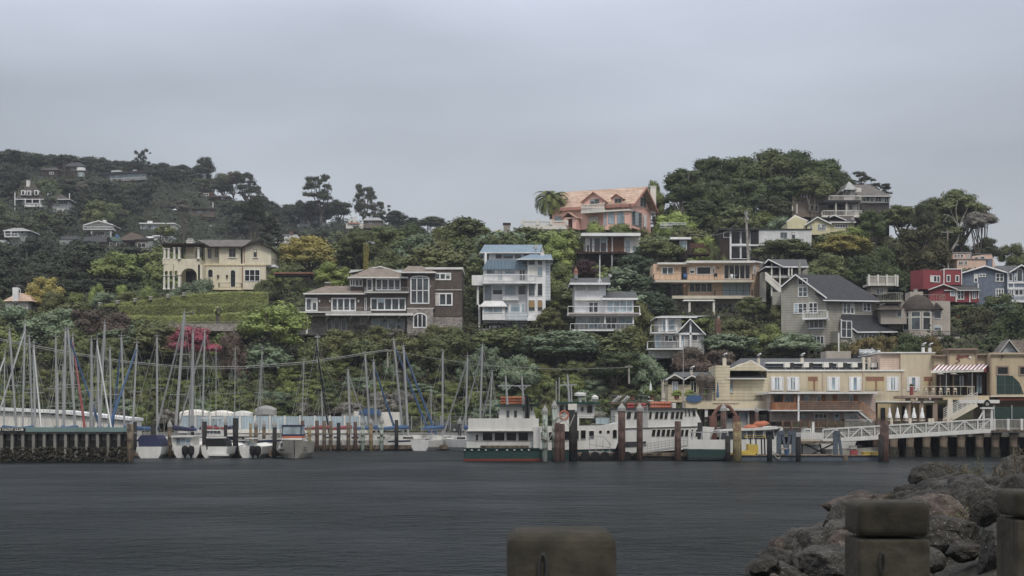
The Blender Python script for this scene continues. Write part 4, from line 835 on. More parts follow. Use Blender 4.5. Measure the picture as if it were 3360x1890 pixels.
# 9 grey shingle mansion ------------------------------------------------------
h = House('shingle_mansion', 'grey shingled hilltop house with curved white balconies behind the oaks', 'house', 2800, 790, 303)
h.box('wall', 'greyshingle', 2825, 2918, 665, 790, .5, 10); h.box('upper_wall', 'offwhite', 2824, 2920, 642, 666, .3, 10); h.hip('roof', 'roof_slate', 2812, 2926, 643, 2800, 2852, 606, -.8, 11, ft=2)
h.win(2830, 2854, 644, 661, 2, 2, .3, t=1.6); h.win(2857, 2866, 645, 661, 1, 2, .3, t=1.2); h.win(2872, 2892, 645, 662, 2, 2, .3, t=1.4); h.win(2896, 2917, 646, 665, 3, 1, .3, t=1.4); h.win(2903, 2914, 690, 710, 2, 2, .5, t=1.6); h.win(2768, 2790, 622, 645, 3, 2, 1.2, t=1.6)
h.box('wall', 'offwhite', 2770, 2826, 616, 720, 1.2, 10); h.gab('roof', 'roof_slate', 2762, 626, 2786, 596, 2812, 620, .2, 9, 2, 'white', 'farwhite', 622, 3)
h.box('porch_ceiling', 'dgroof', 2700, 2824, 656, 663, -2.0, 3); h.box('wall', 'fartan', 2600, 2772, 640, 712, 2.0, 9); h.rail(2722, 2825, 641, 657, -2, 24, 'offwhite', 2); h.rail(2700, 2828, 690, 708, -2.4, 26, 'offwhite', 2); h.slab(2698, 2830, 708, 713, -2.5, 1, 'offwhite')
h.win(2785, 2799, 673, 690, 1, 1, 1.2, t=1.8); h.win(2806, 2818, 670, 692, 2, 1, 1.2, t=1.8, name='porch_door'); h.win(2747, 2772, 668, 690, 1, 1, 1.2, 'fartan', 'dglass', 1); h.win(2715, 2738, 670, 692, 1, 1, 2, 'offwhite', 'dglass', 1.5); h.win(2655, 2685, 672, 694, 2, 1, 2, 'offwhite', 'dglass', 1.5); h.posts([(2743, 663, 708), (2778, 663, 708), (2600, 670, 700), (2615, 670, 700)], 'offwhite', d=-1.6); h.win(2628, 2650, 630, 645, 2, 1, 2, t=1.4)
h = House('slate_cottage', 'dark cottage with a pointed slate roof hidden under the big oaks', 'house', 2380, 690, 304)
h.box('wall', 'fartan', 2360, 2412, 655, 690, 0, 6); h.gab('roof', 'dgroof', 2346, 660, 2384, 620, 2420, 656, -.5, 6, 3, 'grey', 'fartan', 665); h.win(2396, 2408, 662, 680, 2, 1, 0, t=1.2)
# 10 peach house -------------------------------------------------------------
h = House('peach_house', 'peach coloured house with white slab roof and two long balconies', 'house', 2473, 1032, 246)
h.box('wall', 'peach', 2144, 2258, 866, 918, .6, 8); h.box('wall', 'peach', 2256, 2473, 862, 972, .4, 9); h.box('wall', 'peach', 2200, 2300, 918, 972, 1.2, 9); h.box('base_wall', 'creamwall', 2212, 2430, 972, 1040, 1.4, 8)
h.box('roof', 'trim', 2158, 2260, 861, 867, -.3, 8.5); h.box('roof', 'trim', 2254, 2478, 855, 862, -.9, 9.5); h.slab(2150, 2474, 918, 926, -2, .6, 'creamwall'); h.rail(2146, 2472, 898, 919, -2, 18, 'iron', .9); h.slab(2206, 2476, 970, 980, -1.2, .8, 'creamwall'); h.rail(2347, 2470, 952, 971, -1.1, 10, 'iron', .9)
h.win(2171, 2210, 876, 900, 2, 1, .6, t=2.4); h.win(2236, 2253, 876, 917, 1, 1, .6, 'dwood', 'dglass', 1.5, name='balcony_door'); h.win(2263, 2280, 878, 898, 1, 2, .4, t=2.2); h.win(2285, 2334, 874, 901, 1, 1, .4, t=3, gl='dglass'); h.win(2338, 2346, 873, 898, 1, 1, .4, t=1.8)
h.win(2375, 2462, 868, 916, 5, 1, .4, 'offwhite', 'dglass', t=2, name='glass_wall'); h.win(2261, 2338, 929, 959, 4, 1, .4, 'offwhite', 'dglass', t=2); h.win(2372, 2461, 929, 970, 4, 1, .4, 'bglass', 'curtain', t=2.2, name='glass_wall'); h.win(2200, 2242, 932, 972, 3, 1, 1.2, 'dwood', 'dglass', t=1.5, name='glass_door'); h.win(2334, 2406, 993, 1026, 4, 2, 1.4, 'offwhite', 'dglass', t=1.5)
h.hip('porch_roof', 'trim', 2240, 2346, 987, 2250, 2340, 979, -1.8, 1.4, ft=1); h.posts([(2262, 987, 1025), (2342, 987, 1046)], 'offwhite', d=-1.5, r=.16); h.boxes('wall_lamp', 'dwood', [(2158,2160,878,884,.4,.6),(2220,2222,878,884,.4,.6),(2356,2358,876,882,.2,.4)])
h.frame(2473, 246, 52); h.box('side_wall', 'peach', 2473.2, 2503, 862, 975, 0, .5); h.win(2473.8, 2481, 872, 901, 1, 1, 0, t=1.3); h.box('side_roof', 'trim', 2473, 2506, 857, 862, -.5, .5)
for nm, lb, ct, x0, x1, y0, y1, mt in (('deck_chair', 'blue folded deck chair on the upper balcony of the peach house', 'chair', 2243, 2254, 897, 918, 'blue_tarp'), ('barbecue', 'steel barbecue on the upper balcony of the peach house', 'barbecue', 2343, 2354, 896, 917, 'iron'), ('patio_chair', 'white patio chair in front of the peach house glass wall', 'chair', 2397, 2405, 899, 917, 'white'), ('round_table', 'pale round table near the white patio chair on the peach balcony', 'table', 2406, 2416, 901, 917, 'curtain')):
    M('blue_tarp', '2f5f9c'); q = House(nm, lb, ct, (x0+x1)/2, 918, 244.8); m = MB(); xm = (x0+x1)/2
    if 'chair' in nm: q.hx(m, x0, x1, y0+10, y0+12, -.3, .3); q.hx(m, x0, x1, y0, y0+10, .25, .32); [q.hx(m, xx, xx+1.2, y0+12, y1+.5, dd, dd+.06) for xx in (x0, x1-1.2) for dd in (-.3, .25)]
    elif 'table' in nm: m.cyl(q.pt(xm, y0+3, 0), q.pt(xm, y0+1.6, 0), .25, .25, 12); m.cyl(q.pt(xm, y1+.5, 0), q.pt(xm, y0+3, 0), .04, .04, 6); m.cyl(q.pt(xm, y1+.5, 0), q.pt(xm, y1-.3, 0), .15, .15, 8)
    else: q.hx(m, x0, x1, y0+5, y0+11, -.3, .3); m.prism([q.pt(x0, y0+5, -.3), q.pt(x1, y0+5, -.3), q.pt(x1-2, y0, -.3), q.pt(x0+2, y0, -.3)], (0, .5, 0)); [q.hx(m, xx, xx+1, y0+11, y1+.5, dd, dd+.06) for xx in (x0+.5, x1-1.5) for dd in (-.25, .2)]
    B(m, 'body', mt, q.o)
# 11 carport house -------------------------------------------------------------
h = House('carport_house', 'open grey carport house with low gable roof and diagonal stair', 'house', 2580, 975, 240)
h.hip('roof', 'groof', 2512, 2652, 874, 2520, 2645, 851, -1, 8, ft=4, fascia='white'); h.gab('entry_roof', 'groof', 2508, 864, 2521, 850, 2570, 874, -1.6, 4, 2.5, 'white'); h.box('back_wall', 'olivegrey', 2536, 2650, 878, 905, 4, 5); h.box('floor_band', 'lgrey', 2536, 2650, 904, 912, -.6, 5); h.box('lower_wall', 'olivegrey', 2536, 2610, 912, 985, 3, 5)
h.posts([(2532, 866, 972), (2559, 874, 958), (2588, 876, 905), (2598, 876, 905)], 'offwhite', d=-.8, r=.1); h.win(2540, 2585, 880, 903, 3, 1, 4, t=1.2); h.box('flue', 'concrete', 2620, 2628, 857, 900, -1.2, -.8); h.box('side_wall', 'olivegrey', 2501, 2514, 893, 990, .5, 3)
m = MB(); a, b = h.pt(2511, 903, -1.2), h.pt(2572, 958, -1.2)
for dz in (0, .9): m.bar(a + Vector((0,0,dz-.5)), b + Vector((0,0,dz-.5)), .1, .28)
m.prism([a + Vector((0,0,-.5)), b + Vector((0,0,-.5)), b + Vector((0,0,.3)), a + Vector((0,0,.3))], (0,.08,0)); B(m, 'stair', 'offwhite', h.o)
h.box('lower_wall', 'olivegrey', 2540, 2572, 960, 1005, -1, 2)
# 12 grey boarded house ----------------------------------------------------------
h = House('boarded_house', 'olive grey clapboard house with long dark grey roofs and white trim', 'house', 2700, 1140, 224, -22)
h.frame(2706, 224, -22)
h.gab('roof', 'dgroof', 2560, 941, 2610, 899, 2714, 977, -.7, 12, 3.5, 'white', 'olivegrey', 1142, 3)
h.box('wall', 'olivegrey', 2534, 2566, 958, 1000, 1.5, 4)
h.win(2618, 2649, 913, 935, 2, 1, 0, t=2, gl='dglass'); h.win(2618, 2650, 940, 975, 2, 2, 0, t=3); h.win(2604, 2649, 994, 1029, 3, 2, 0, t=2.6); h.win(2653, 2683, 992, 1028, 2, 2, 0, t=2.6); h.win(2655, 2702, 1049, 1077, 3, 1, 0, t=2.2); h.box('band', 'white', 2650, 2706, 1077, 1080, -.12, 0)
h.slab(2632, 2712, 1042, 1048, -2, .1); h.rail(2633, 2712, 1018, 1043, -2, 9, 'white', 1.6); h.win(2667, 2704, 1102, 1130, 3, 1, 0, t=2)
h.frame(2706, 224, 30)
h.box('side_wall', 'olivegrey', 2706.5, 2876, 984, 1142, .2, 6); m = MB()
m.prism([h.pt(2700, 984, -.8), h.pt(2896, 987, -.8), h.pt(2752, 902, 5.5), h.pt(2615, 900, 5.5)], (0,0,-.25)); rr = B(m, 'roof', 'dgroof', h.o); m = MB(); m.prism([h.pt(2700, 984, -.85), h.pt(2896, 987, -.85), h.pt(2896, 990.5, -.85), h.pt(2700, 987.5, -.85)], -h.w*.08); B(m, 'fascia', 'white', rr)
h.win(2765, 2804, 990, 1030, 3, 2, .2, t=3); h.win(2831, 2858, 993, 1022, 2, 2, .2, t=3); m = MB()
m.prism([h.pt(2758, 1048, -.5), h.pt(2813, 1089, -2.6), h.pt(2944, 1088, -2.6), h.pt(2862, 1031, .3), h.pt(2762, 1031, .3)], (0,0,-.2)); rr = B(m, 'lower_roof', 'dgroof', h.o); m = MB(); m.prism([h.pt(2813, 1088, -2.65), h.pt(2944, 1087, -2.65), h.pt(2944, 1091, -2.65), h.pt(2813, 1092, -2.65)], -h.w*.08); m.prism([h.pt(2757, 1046, -.6), h.pt(2813, 1088, -2.65), h.pt(2813, 1092.5, -2.65), h.pt(2757, 1050, -.6)], -h.w*.1); B(m, 'fascia', 'white', rr)
h.box('lower_wall', 'olivegrey', 2760, 2900, 1088, 1142, -2, 1); h.win(2823, 2888, 1093, 1116, 5, 1, -2, t=2.6); h.win(2760, 2796, 1052, 1108, 2, 2, -2.1, t=2.2)
# 13 small house with the glass gable ---------------------------------------------
h = House('glass_gable_house', 'small pale house with a glazed triangular gable and two balconies', 'house', 2270, 1165, 219)
h.box('wall', 'lgrey', 2160, 2235, 1040, 1165, .4, 7); h.box('wall', 'lgrey', 2222, 2310, 1098, 1165, 0, 7); h.hip('roof', 'grey', 2152, 2286, 1040, 2170, 2330, 1036, -.6, 7, ft=3, fascia='white'); h.gab('roof', 'dgroof', 2214, 1098, 2265, 1045, 2316, 1097, -.9, 8, 3, 'white')
h.poly('gable_window', 'glass', [(2228, 1092), (2265, 1052), (2303, 1092)], .1, .2); h.box('gable_post', 'white', 2263, 2269, 1050, 1165, -.5, .1); h.box('gable_beam', 'white', 2222, 2310, 1092, 1098, -.5, .1)
h.win(2172, 2236, 1046, 1085, 3, 1, .4, t=2.2, gl='bglass', name='glass_door'); h.win(2150, 2170, 1097, 1140, 1, 1, .4, t=2, gl='bglass'); h.win(2180, 2220, 1100, 1123, 3, 1, .4, t=2.4); h.win(2270, 2290, 1098, 1118, 1, 1, 0, t=1.8); h.win(2228, 2246, 1100, 1145, 1, 1, 0, t=1.5, gl='bglass', name='glass_door')
h.slab(2136, 2224, 1089, 1093, -2, .5); h.rail(2137, 2222, 1066, 1090, -2, 3, 'white', 1.2); h.slab(2125, 2242, 1142, 1147, -2.4, .5); h.rail(2126, 2240, 1119, 1143, -2.4, 4, 'white', 1.2); h.posts([(2187, 1038, 1090), (2232, 1100, 1165)], d=-.3, r=.13); h.box('wall', 'white', 2128, 2230, 1150, 1175, .2, 4)
t = House('brick_chimney', 'square red brick chimney standing right of the glass gable roof', 'chimney', 2357, 1095, 223); t.box('stack', 'brick_red', 2349, 2365, 1050, 1095, 0, .8); t.box('pot', 'terracotta', 2352, 2362, 1044, 1050, .1, .7); t.box('cowl', 'grey', 2355, 2362, 1036, 1044, .2, .6)
# 14 turret house ------------------------------------------------------------------
h = House('turret_house', 'taupe house with a brown domed round turret of tall windows', 'house', 3012, 1105, 226)
h.box('wall', 'taupe', 3040, 3118, 988, 1100, .8, 8); h.box('wall', 'taupe', 2890, 2975, 1012, 1063, .5, 6); h.box('wall', 'taupe', 2915, 3060, 990, 1080, 2.6, 8); h.hip('roof', 'broof', 2881, 2962, 1014, 2905, 2945, 996, -.3, 6, ft=2, fascia='fartan')
a, z = h.Uv(3013, 1017, 1.2); r = 49*226/F; cc = h.L(a, 1.4, 0); m = MB(); m.lathe([(r,h.pt(3013,1110,1.4).z),(r,z)], cc, 8); B(m, 'turret_wall', 'taupe', h.o)
hh = (1017-965)*226/F; m = MB(); m.lathe([(r*1.12, z-.05), (r*1.08, z+hh*.12), (r*1.0, z+hh*.32), (r*.82, z+hh*.58), (r*.55, z+hh*.8), (r*.25, z+hh*.93), (.05, z+hh)], cc, 16); B(m, 'turret_roof', 'broof', h.o)
for aa, w_ in ((-67.5, 1.3), (-112.5, 1.3), (-22.5, 1.1), (-157.5, 1.1)):
    ca, sa = math.cos(R(aa)), math.sin(R(aa)); n_ = Vector((ca, sa, 0)); u_ = Vector((-sa, ca, 0)); ap = r*math.cos(math.pi/8); fm, gm = MB(), MB(); z0 = h.pt(3013, 1083, 0).z; z1 = h.pt(3013, 1023, 0).z; zm = z1 - (z1-z0)*.3
    hw = r*math.sin(math.pi/8)*.78; bp_ = cc + n_*(ap+.02)
    for za, zb_ in ((z0, z0+.08), (zm-.08, zm+.08), (z1-.08, z1)): fm.hexa([bp_ + u_*s1*hw + n_*q + Vector((0,0,zz)) for zz in (za, zb_) for s1, q in ((-1,.06),(1,.06),(1,-.05),(-1,-.05))])
    for s0 in (-1, 1): fm.hexa([bp_ + u_*(s0*hw + s1*.05) + n_*q + Vector((0,0,zz)) for zz in (z0, z1) for s1, q in ((-1,.06),(1,.06),(1,-.05),(-1,-.05))])
    gm.hexa([bp_ + u_*s1*hw*.98 + n_*q + Vector((0,0,zz)) for zz in (z0, z1) for s1, q in ((-1,.02),(1,.02),(1,-.05),(-1,-.05))]); f_ = B(fm, 'window', 'offwhite', h.o); B(gm, 'pane', 'glass', f_)
h.gab('small_roof', 'broof', 3062, 1014, 3074, 993, 3096, 1014, .2, 3, 2, 'fartan', 'broof', 1014, 0); h.win(3064, 3089, 1018, 1046, 1, 1, .8, t=1.5); h.win(3064, 3089, 1068, 1084, 1, 1, .8, t=1.2); h.win(2943, 2960, 1019, 1041, 1, 1, .5, t=1.5)
h.slab(3063, 3149, 1104, 1114, -2, 1, 'taupe'); h.rail(3064, 3148, 1086, 1105, -2, 30, 'iron', 1.2); h.box('lower_wall', 'fargrey', 3083, 3119, 1112, 1150, 1, 6); h.rail(3028, 3101, 966, 989, 1.2, 8, 'olivegrey', 1.6, 'roof_railing', ends=3); h.rail(2893, 2962, 960, 986, 1.5, 10, 'olivegrey', 1.6, 'roof_railing', ends=3); h.box('roof_box', 'taupe', 2987, 3029, 957, 992, 3, 6); h.slab(2890, 2965, 985, 990, 1.2, 4, 'olivegrey')
h.chimney(3001, 3011, 948, 958, 'taupe', 4, .6, 'grey')
t = House('garden_deck', 'pale wooden deck with fretted railing among dark trees', 'deck', 2900, 965, 246)
t.slab(2850, 2946, 930, 937, 0, 4, 'offwhite', 'deck'); t.rail(2850, 2948, 905, 931, -.05, 26, 'offwhite', 2.4); t.boxes('deck_skirt', 'taupe', [(2852, 2944, 911, 930, 0.1, .2)]); t.posts([(2851, 901, 938), (2881, 901, 938), (2910, 901, 938), (2938, 901, 938), (2945, 903, 940)], 'offwhite', d=-.1, r=.12); t.box('garden_room', 'taupe', 2858, 2912, 940, 965, 1, 4); t.win(2874, 2900, 946, 966, 2, 1, 1, 'offwhite', t=1.5)
# 15 red house -------------------------------------------------------------------
h = House('red_house', 'bright red wooden house with white trim and low grey roof', 'house', 3130, 995, 250)
h.box('upper_wall', 'redhouse', 3098, 3156, 883, 935, 1.5, 7); h.box('parapet', 'trim', 3097, 3157, 881, 884, 1.4, 7); [h.box('corner_trim', 'trim', *q) for q in [(3096, 3099, 883, 934, 1.3, 1.6), (3154.5, 3157, 883, 934, 1.3, 1.6)]]; h.win(3106, 3119, 902, 925, 1, 1, 1.5, t=2.4); h.win(3135, 3148, 903, 925, 1, 1, 1.5, t=2.4)
h.gab('roof', 'groof', 3046, 950, 3096, 932, 3143, 949, -.6, 5, 2, 'trim', 'redhouse', 990, 3); h.box('wall', 'redhouse', 3140, 3212, 952, 992, .4, 5); h.hip('roof', 'groof', 3100, 3216, 952, 3110, 3200, 934, -.3, 5, ft=2); h.win(3118, 3134, 952, 972, 1, 1, 0, t=2.4); h.win(3141, 3164, 951, 983, 2, 2, .4, t=2.6); h.win(3190, 3204, 954, 981, 2, 2, .4, t=2)
[h.box('corner_trim', 'trim', *q) for q in [(3136, 3140, 950, 990, -.1, .4), (3181, 3184, 955, 992, .2, .4), (3209.5, 3212, 954, 980, .2, .4)]]
h.frame(3098, 251.5, 28); h.box('side_wall', 'redhouse', 3030, 3097.5, 886, 950, .1, 3); h.win(3053, 3085, 904, 926, 3, 1, .1, t=2.2)
h = House('red_garden_wall', 'rounded dark red wall below the red house', 'wall', 3160, 1083, 240)
a, z = h.Uv(3165, 1083, 2); m = MB(); r_ = 32*240/F; m.lathe([(r_, z-1), (r_, z+1.9), (r_*.97, z+2.1)], h.L(a, 2, 0), 20); B(m, 'wall', 'redhouse', h.o); h.box('wall_end', 'redhouse', 3120, 3150, 1048, 1084, 1, 3)
# 16 slate blue house ------------------------------------------------------------
h = House('slate_blue_house', 'slate blue shingle house with white gabled trim and arched window bay', 'house', 3260, 995, 252)
h.gab('roof', 'groof', 3155, 894, 3232, 871, 3313, 895, -.6, 8, 3, 'white', 'slateblue', 1002, 3); h.box('bay_wall', 'slateblue', 3305, 3420, 890, 1002, -.8, 7); h.gab('bay_roof', 'groof', 3312, 892, 3352, 868, 3396, 892, -1.4, 6, 3, 'white', 'white', 900); h.hip('roof', 'groof', 3245, 3400, 890, 3270, 3390, 872, 2, 9, fascia=None)
h.win(3196, 3209, 899, 927, 1, 2, 0, t=2.4); h.win(3212, 3235, 898, 909, 2, 1, 0, t=2.4); h.win(3267, 3294, 896, 924, 2, 2, 0, t=2.6); h.win(3267, 3294, 947, 975, 3, 2, 0, t=2.6); h.chimney(3241, 3257, 849, 878, 'slateblue', 2, 1, 'grey'); h.win(3310, 3323, 898, 922, 1, 1, -.8, t=1.8); h.win(3328, 3336, 897, 922, 1, 1, -.8, t=1.8); h.win(3337, 3356, 882, 924, 1, 1, -.8, arch=9, t=2)
h.boxes('bay_panel', 'white', [(3306, 3420, 924, 930, -.95, -.8), (3306, 3420, 943, 948, -.95, -.8), (3325, 3328, 930, 943, -.9, -.8), (3306, 3309, 892, 950, -.9, -.8)]); h.win(3310, 3326, 949, 972, 2, 1, -.8, t=2); h.win(3329, 3358, 949, 972, 2, 1, -.8, t=2); h.slab(3310, 3420, 984, 992, -2.4, -.7); h.rail(3312, 3420, 967, 985, -2.4, 26, 'white', 1.8)
m = MB(); m.bar(h.pt(3322, 1022, -.8), h.pt(3338, 996, -2), .25); B(m, 'bracket', 'slateblue', h.o); h.box('flue', 'trim', 3208, 3212, 930, 947, -.3, 0)
# 17 salmon building --------------------------------------------------------------
h = House('salmon_house', 'salmon stucco house with stepped flat roofs and sloping right wall', 'house', 3200, 885, 290)
h.box('wall', 'salmon', 3126, 3188, 829, 850, 1, 8); h.box('wall', 'salmon', 3140, 3245, 850, 890, 0, 8); h.poly('wall', 'salmon', [(3190, 840), (3190, 890), (3275, 890), (3253, 833)], .6, 7); h.box('roof', 'grey', 3124, 3190, 827, 829.5, .8, 8); h.boxes('roof_edge', 'grey', [(3190, 3254, 832.5, 834, .5, 7), (3138, 3240, 848.5, 850.5, -.2, 1)])
for x in (3131, 3141, 3152): h.win(x, x+9, 835, 844, 1, 1, 1, t=1)
for x in (3171, 3177, 3183): h.win(x, x+4, 835, 845, 1, 1, 1, t=.8)
h.win(3198, 3211, 843, 850, 1, 1, .6, t=1); h.win(3216, 3231, 841, 850, 1, 1, .6, t=1); h.win(3146, 3160, 857, 869, 2, 1, 0, t=1.2); h.win(3164, 3174, 856, 869, 2, 1, 0, t=1.2)
# ------------------------------------------------------------------ far hill houses
def far(name, label, x0, x1, y0, y1, Y, wall, roofk=None, roofm='dgroof', wins=(), yaw=0, **k):
    Y2 = gy((x0+x1)/2, y1+2, 330); Y = Y2 if Y2 < 735 and Y > 330 else Y; h = House(name, label, 'house', (x0+x1)/2, y1, Y, yaw); h.box('wall', wall, x0, x1, y0, y1+8, 0, 8)
    for w in wins: h.win(*w, d=0, t=k.get('t', 1.1), pr=.12, fr=k.get('fr', 'white'), gl=k.get('gl', 'dglass'))
    return h
h = far('slate_roofed_mansion', 'white mansion with a steep slate tower roof and porch on the far hill', 72, 222, 650, 690, 498, 'farwhite', wins=[(138,155,657,671,3,1),(160,181,657,671,4,1),(190,222,657,671,5,1)])
h.hip('roof', 'broof', 50, 228, 653, 62, 200, 636, -2, 9, ft=2, fascia='white'); h.hip('tower_roof', 'broof', 66, 132, 634, 96, 104, 596, 0, 7, fascia=None); h.chimney(86, 97, 590, 612, 'offwhite', 2, 1.2, 'grey'); h.boxes('dormer', 'white', [(69, 82, 624, 640, -.8, 2), (88, 100, 625, 641, -1.2, 2), (112, 125, 624, 640, -.8, 2), (155, 163, 630, 643, -.5, 2)])
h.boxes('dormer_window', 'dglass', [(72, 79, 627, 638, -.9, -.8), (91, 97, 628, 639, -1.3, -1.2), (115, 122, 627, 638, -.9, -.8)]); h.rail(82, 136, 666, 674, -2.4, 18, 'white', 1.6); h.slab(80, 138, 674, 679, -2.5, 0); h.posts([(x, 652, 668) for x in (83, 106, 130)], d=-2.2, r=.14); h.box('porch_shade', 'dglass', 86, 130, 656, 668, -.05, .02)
h = far('dark_tower_house', 'dark brown ridge house with chimney and a white round balcony', 216, 280, 547, 582, 645, 'darkbrown', wins=[(232,251,547,559,4,1),(256,268,547,557,2,1)], fr='grey'); h.hip('roof', 'dgroof', 210, 284, 546, 232, 262, 533, -.8, 8, fascia=None); h.chimney(206, 214, 536, 566, 'broof', 2, 1, 'broof')
Yq = h.O.y; m = MB(); c = h.pt(266, 575, -1.5); s_ = Yq/F; m.lathe([(14*s_, -3*s_), (14*s_, 7*s_ )], (c.x, c.y, Z(560, Yq)), 14); B(m, 'round_balcony', 'white', h.o); m = MB(); m.lathe([(12*s_, 0), (12*s_, 15*s_)], (c.x, c.y, Z(583, Yq)), 14); B(m, 'round_room', 'fargrey', h.o); h.boxes('room_window', 'bglass', [(258, 261, 569, 580, -3.1, -2.8), (264, 268, 569, 580, -3.1, -2.8)])
h = far('dark_low_house', 'low reddish brown house half hidden left of the dark ridge house', 134, 190, 558, 578, 640, 'darkbrown', wins=[(162,176,564,572,2,1)]); h.hip('roof', 'broof', 130, 194, 558, 140, 184, 550, -.5, 7, fascia=None)
h = House('long_pavilion', 'long low grey glass pavilion stretched along the far ridge', 'house', 400, 595, 625, -18); Yp = gy(400, 597, 400); h.frame(400, Yp, -18)
h.box('wall', 'fargrey', 322, 478, 570, 590, 0, 6); h.box('roof', 'dgroof', 318, 482, 563, 570, -1, 7); h.win(345, 470, 571, 583, 12, 1, 0, 'fargrey', 'bglass', 1); h.rail(360, 480, 583, 592, -2, 22, 'farwhite', 1.4); h.box('skylight', 'farwhite', 365, 392, 559, 564, 2, 4)
h = far('long_brown_house', 'long low brown flat roofed house on the middle of the far hill', 535, 700, 682, 704, 520, 'fartan', wins=[(546,562,681,692,2,1),(590,612,686,698,3,1),(620,632,688,698,1,1),(645,665,690,700,3,1),(675,690,690,700,2,1)], gl='bglass', fr='fartan')
h.box('roof', 'broof', 532, 600, 675, 679, -1.5, 7); h.box('roof', 'broof', 588, 702, 682, 686, -1.2, 7); h.box('pergola', 'dwood', 497, 535, 677, 679, -1, 3); h.posts([(498, 678, 697), (515, 678, 697)], 'dwood', d=-.8); h.rail(500, 700, 697, 703, -2, 30, 'fartan', 1)
Yp = gy(574, 706, 330) - 6; h = House('parasol', 'pale open parasol beside the long brown house', 'parasol', 574, 699, Yp); m = MB(); s_ = Yp/F; c = h.pt(574, 690, 0); m.lathe([(11*s_, 0), (.05, 5*s_)], c, 10); B(m, 'canopy', 'farwhite', h.o); m = MB(); m.cyl(h.pt(574, 702, 0), c, .05, .05, 5); B(m, 'pole', 'grey', h.o)
h = far('red_brown_house', 'reddish stepped house under the trees near the top of the far hill', 628, 700, 632, 645, 580, 'rwood', wins=[(634,646,633,639,2,1),(668,685,634,643,2,1)]); h.hip('roof', 'broof', 590, 660, 633, 600, 655, 629, -1, 6, fascia=None); h.box('wall', 'rwood', 700, 752, 646, 658, -1, 5); h.win(726, 738, 647, 654, 2, 1, -1, t=1); h.hip('roof', 'broof', 690, 756, 645, 700, 750, 641, -2, 5, fascia=None)
h = far('white_chalet', 'white chalet with a broad glazed gable above a full width balcony', 300, 352, 750, 778, 452, 'offwhite', wins=[(308,320,760,771,2,1),(322,342,760,771,3,1)]); h.box('upper_wall', 'offwhite', 285, 362, 733, 752, 1, 8); h.gab('roof', 'farwhite', 272, 738, 322, 723, 372, 737, -1.5, 8, 2, 'white', 'offwhite', 740, 8); h.win(298, 352, 728, 744, 4, 1, .3, gl='bglass', t=1.2); h.slab(272, 371, 751, 754, -2, 1); h.rail(272, 370, 743, 752, -2, 24, 'white', 1.6); h.posts([(300, 754, 776), (364, 752, 780)], d=-1.5, r=.12); h.chimney(338, 346, 722, 732, 'offwhite', 3, 1, 'white')
h = far('flat_white_house', 'flat white house with a long glazed front right of the chalet', 460, 572, 734, 758, 470, 'offwhite', wins=[(464,520,738,752,7,1)], gl='bglass'); h.box('roof', 'white', 456, 574, 731, 734.5, -.8, 8); h.chimney(484, 498, 725, 732, 'white', 3, 1, 'white')
h = far('white_box_house', 'tiny plain white cube house alone among far trees', 686, 699, 737, 748, 445, 'farwhite', wins=[(689,693,740,745,1,1)]); h.box('roof', 'grey', 685, 700, 736, 737.2, -.2, 8)
h = far('grey_tower_house', 'tall grey house on the left edge with a balcony and outside stair', 32, 88, 755, 826, 420, 'fargrey', wins=[(66,79,758,768,1,1),(42,52,806,818,2,1),(36,58,758,776,2,1)]); h.hip('roof', 'grey', 10, 99, 756, 45, 75, 748, -1, 8, ft=2, fascia='white'); h.slab(14, 60, 774, 778, -1.8, 1); h.rail(15, 59, 766, 775, -1.8, 12, 'white', 1.4); h.posts([(15, 757, 776), (37, 757, 776)], d=-1.6)
m = MB(); m.bar(h.pt(8, 818, -1), h.pt(32, 795, -1), .25, .5); B(m, 'stair', 'farwhite', h.o); h.box('terrace_wall', 'farwhite', -20, 22, 788, 798, .5, 3)
h = far('patchy_roof_house', 'long low grey brown house with patched dark tile roof', 240, 352, 795, 818, 410, 'fartan', wins=[(246,257,797,810,1,1),(287,300,796,815,1,1),(304,324,796,815,2,1)]); h.hip('roof', 'dgroof', 225, 275, 796, 240, 265, 782, -1.2, 7, fascia=None); h.hip('roof', 'dgroof', 268, 352, 794, 280, 345, 776, -1, 7, fascia=None); h.rail(255, 370, 818, 826, -2, 40, 'dgroof', 2.4); h.box('wall', 'fargrey', 195, 242, 788, 806, .3, 6); h.hip('roof', 'dgroof', 198, 268, 786, 205, 255, 776, .2, 6, fascia=None); h.box('porch_wall', 'dgroof', 290, 368, 824, 836, -1, 3); h.box('lower_wall', 'fartan', 250, 300, 818, 836, -.6, 3)
h = far('green_roof_house', 'grey brown house with a green ribbed roof and blue water tank', 352, 432, 790, 820, 407, 'fartan', wins=[(358,370,795,815,2,1),(382,410,796,812,3,1)]); M('green_roof', '5f7a70', 'seam', s=1.5); h.gab('roof', 'dgroof', 348, 792, 356, 777, 372, 794, -.6, 4, 2, 'dwood', 'fartan', 800); h.poly('roof', 'green_roof', [(366, 792), (436, 792), (418, 777), (354, 777)], -.4, .4); m = MB(); s_ = 407/F; m.lathe([(8*s_, 0), (7*s_, 5*s_), (3*s_, 8*s_)], h.pt(385, 777, 3), 10); B(m, 'water_tank', 'blue_tarp', h.o)
h = far('brown_gable_house', 'brown house with a shallow gable and square grey block on the far slope', 445, 497, 788, 830, 404, 'fartan', wins=[(451,478,797,812,2,1),(487,494,795,808,1,1)]); h.box('roof', 'broof', 440, 500, 784, 788, -.6, 8); h.gab('roof', 'dgroof', 395, 778, 432, 760, 470, 772, 2, 8, 2, 'broof', 'fartan', 788); h.win(437, 462, 773, 786, 3, 1, 2, t=1); h.box('wall', 'fargrey', 480, 500, 790, 838, -.3, 2)
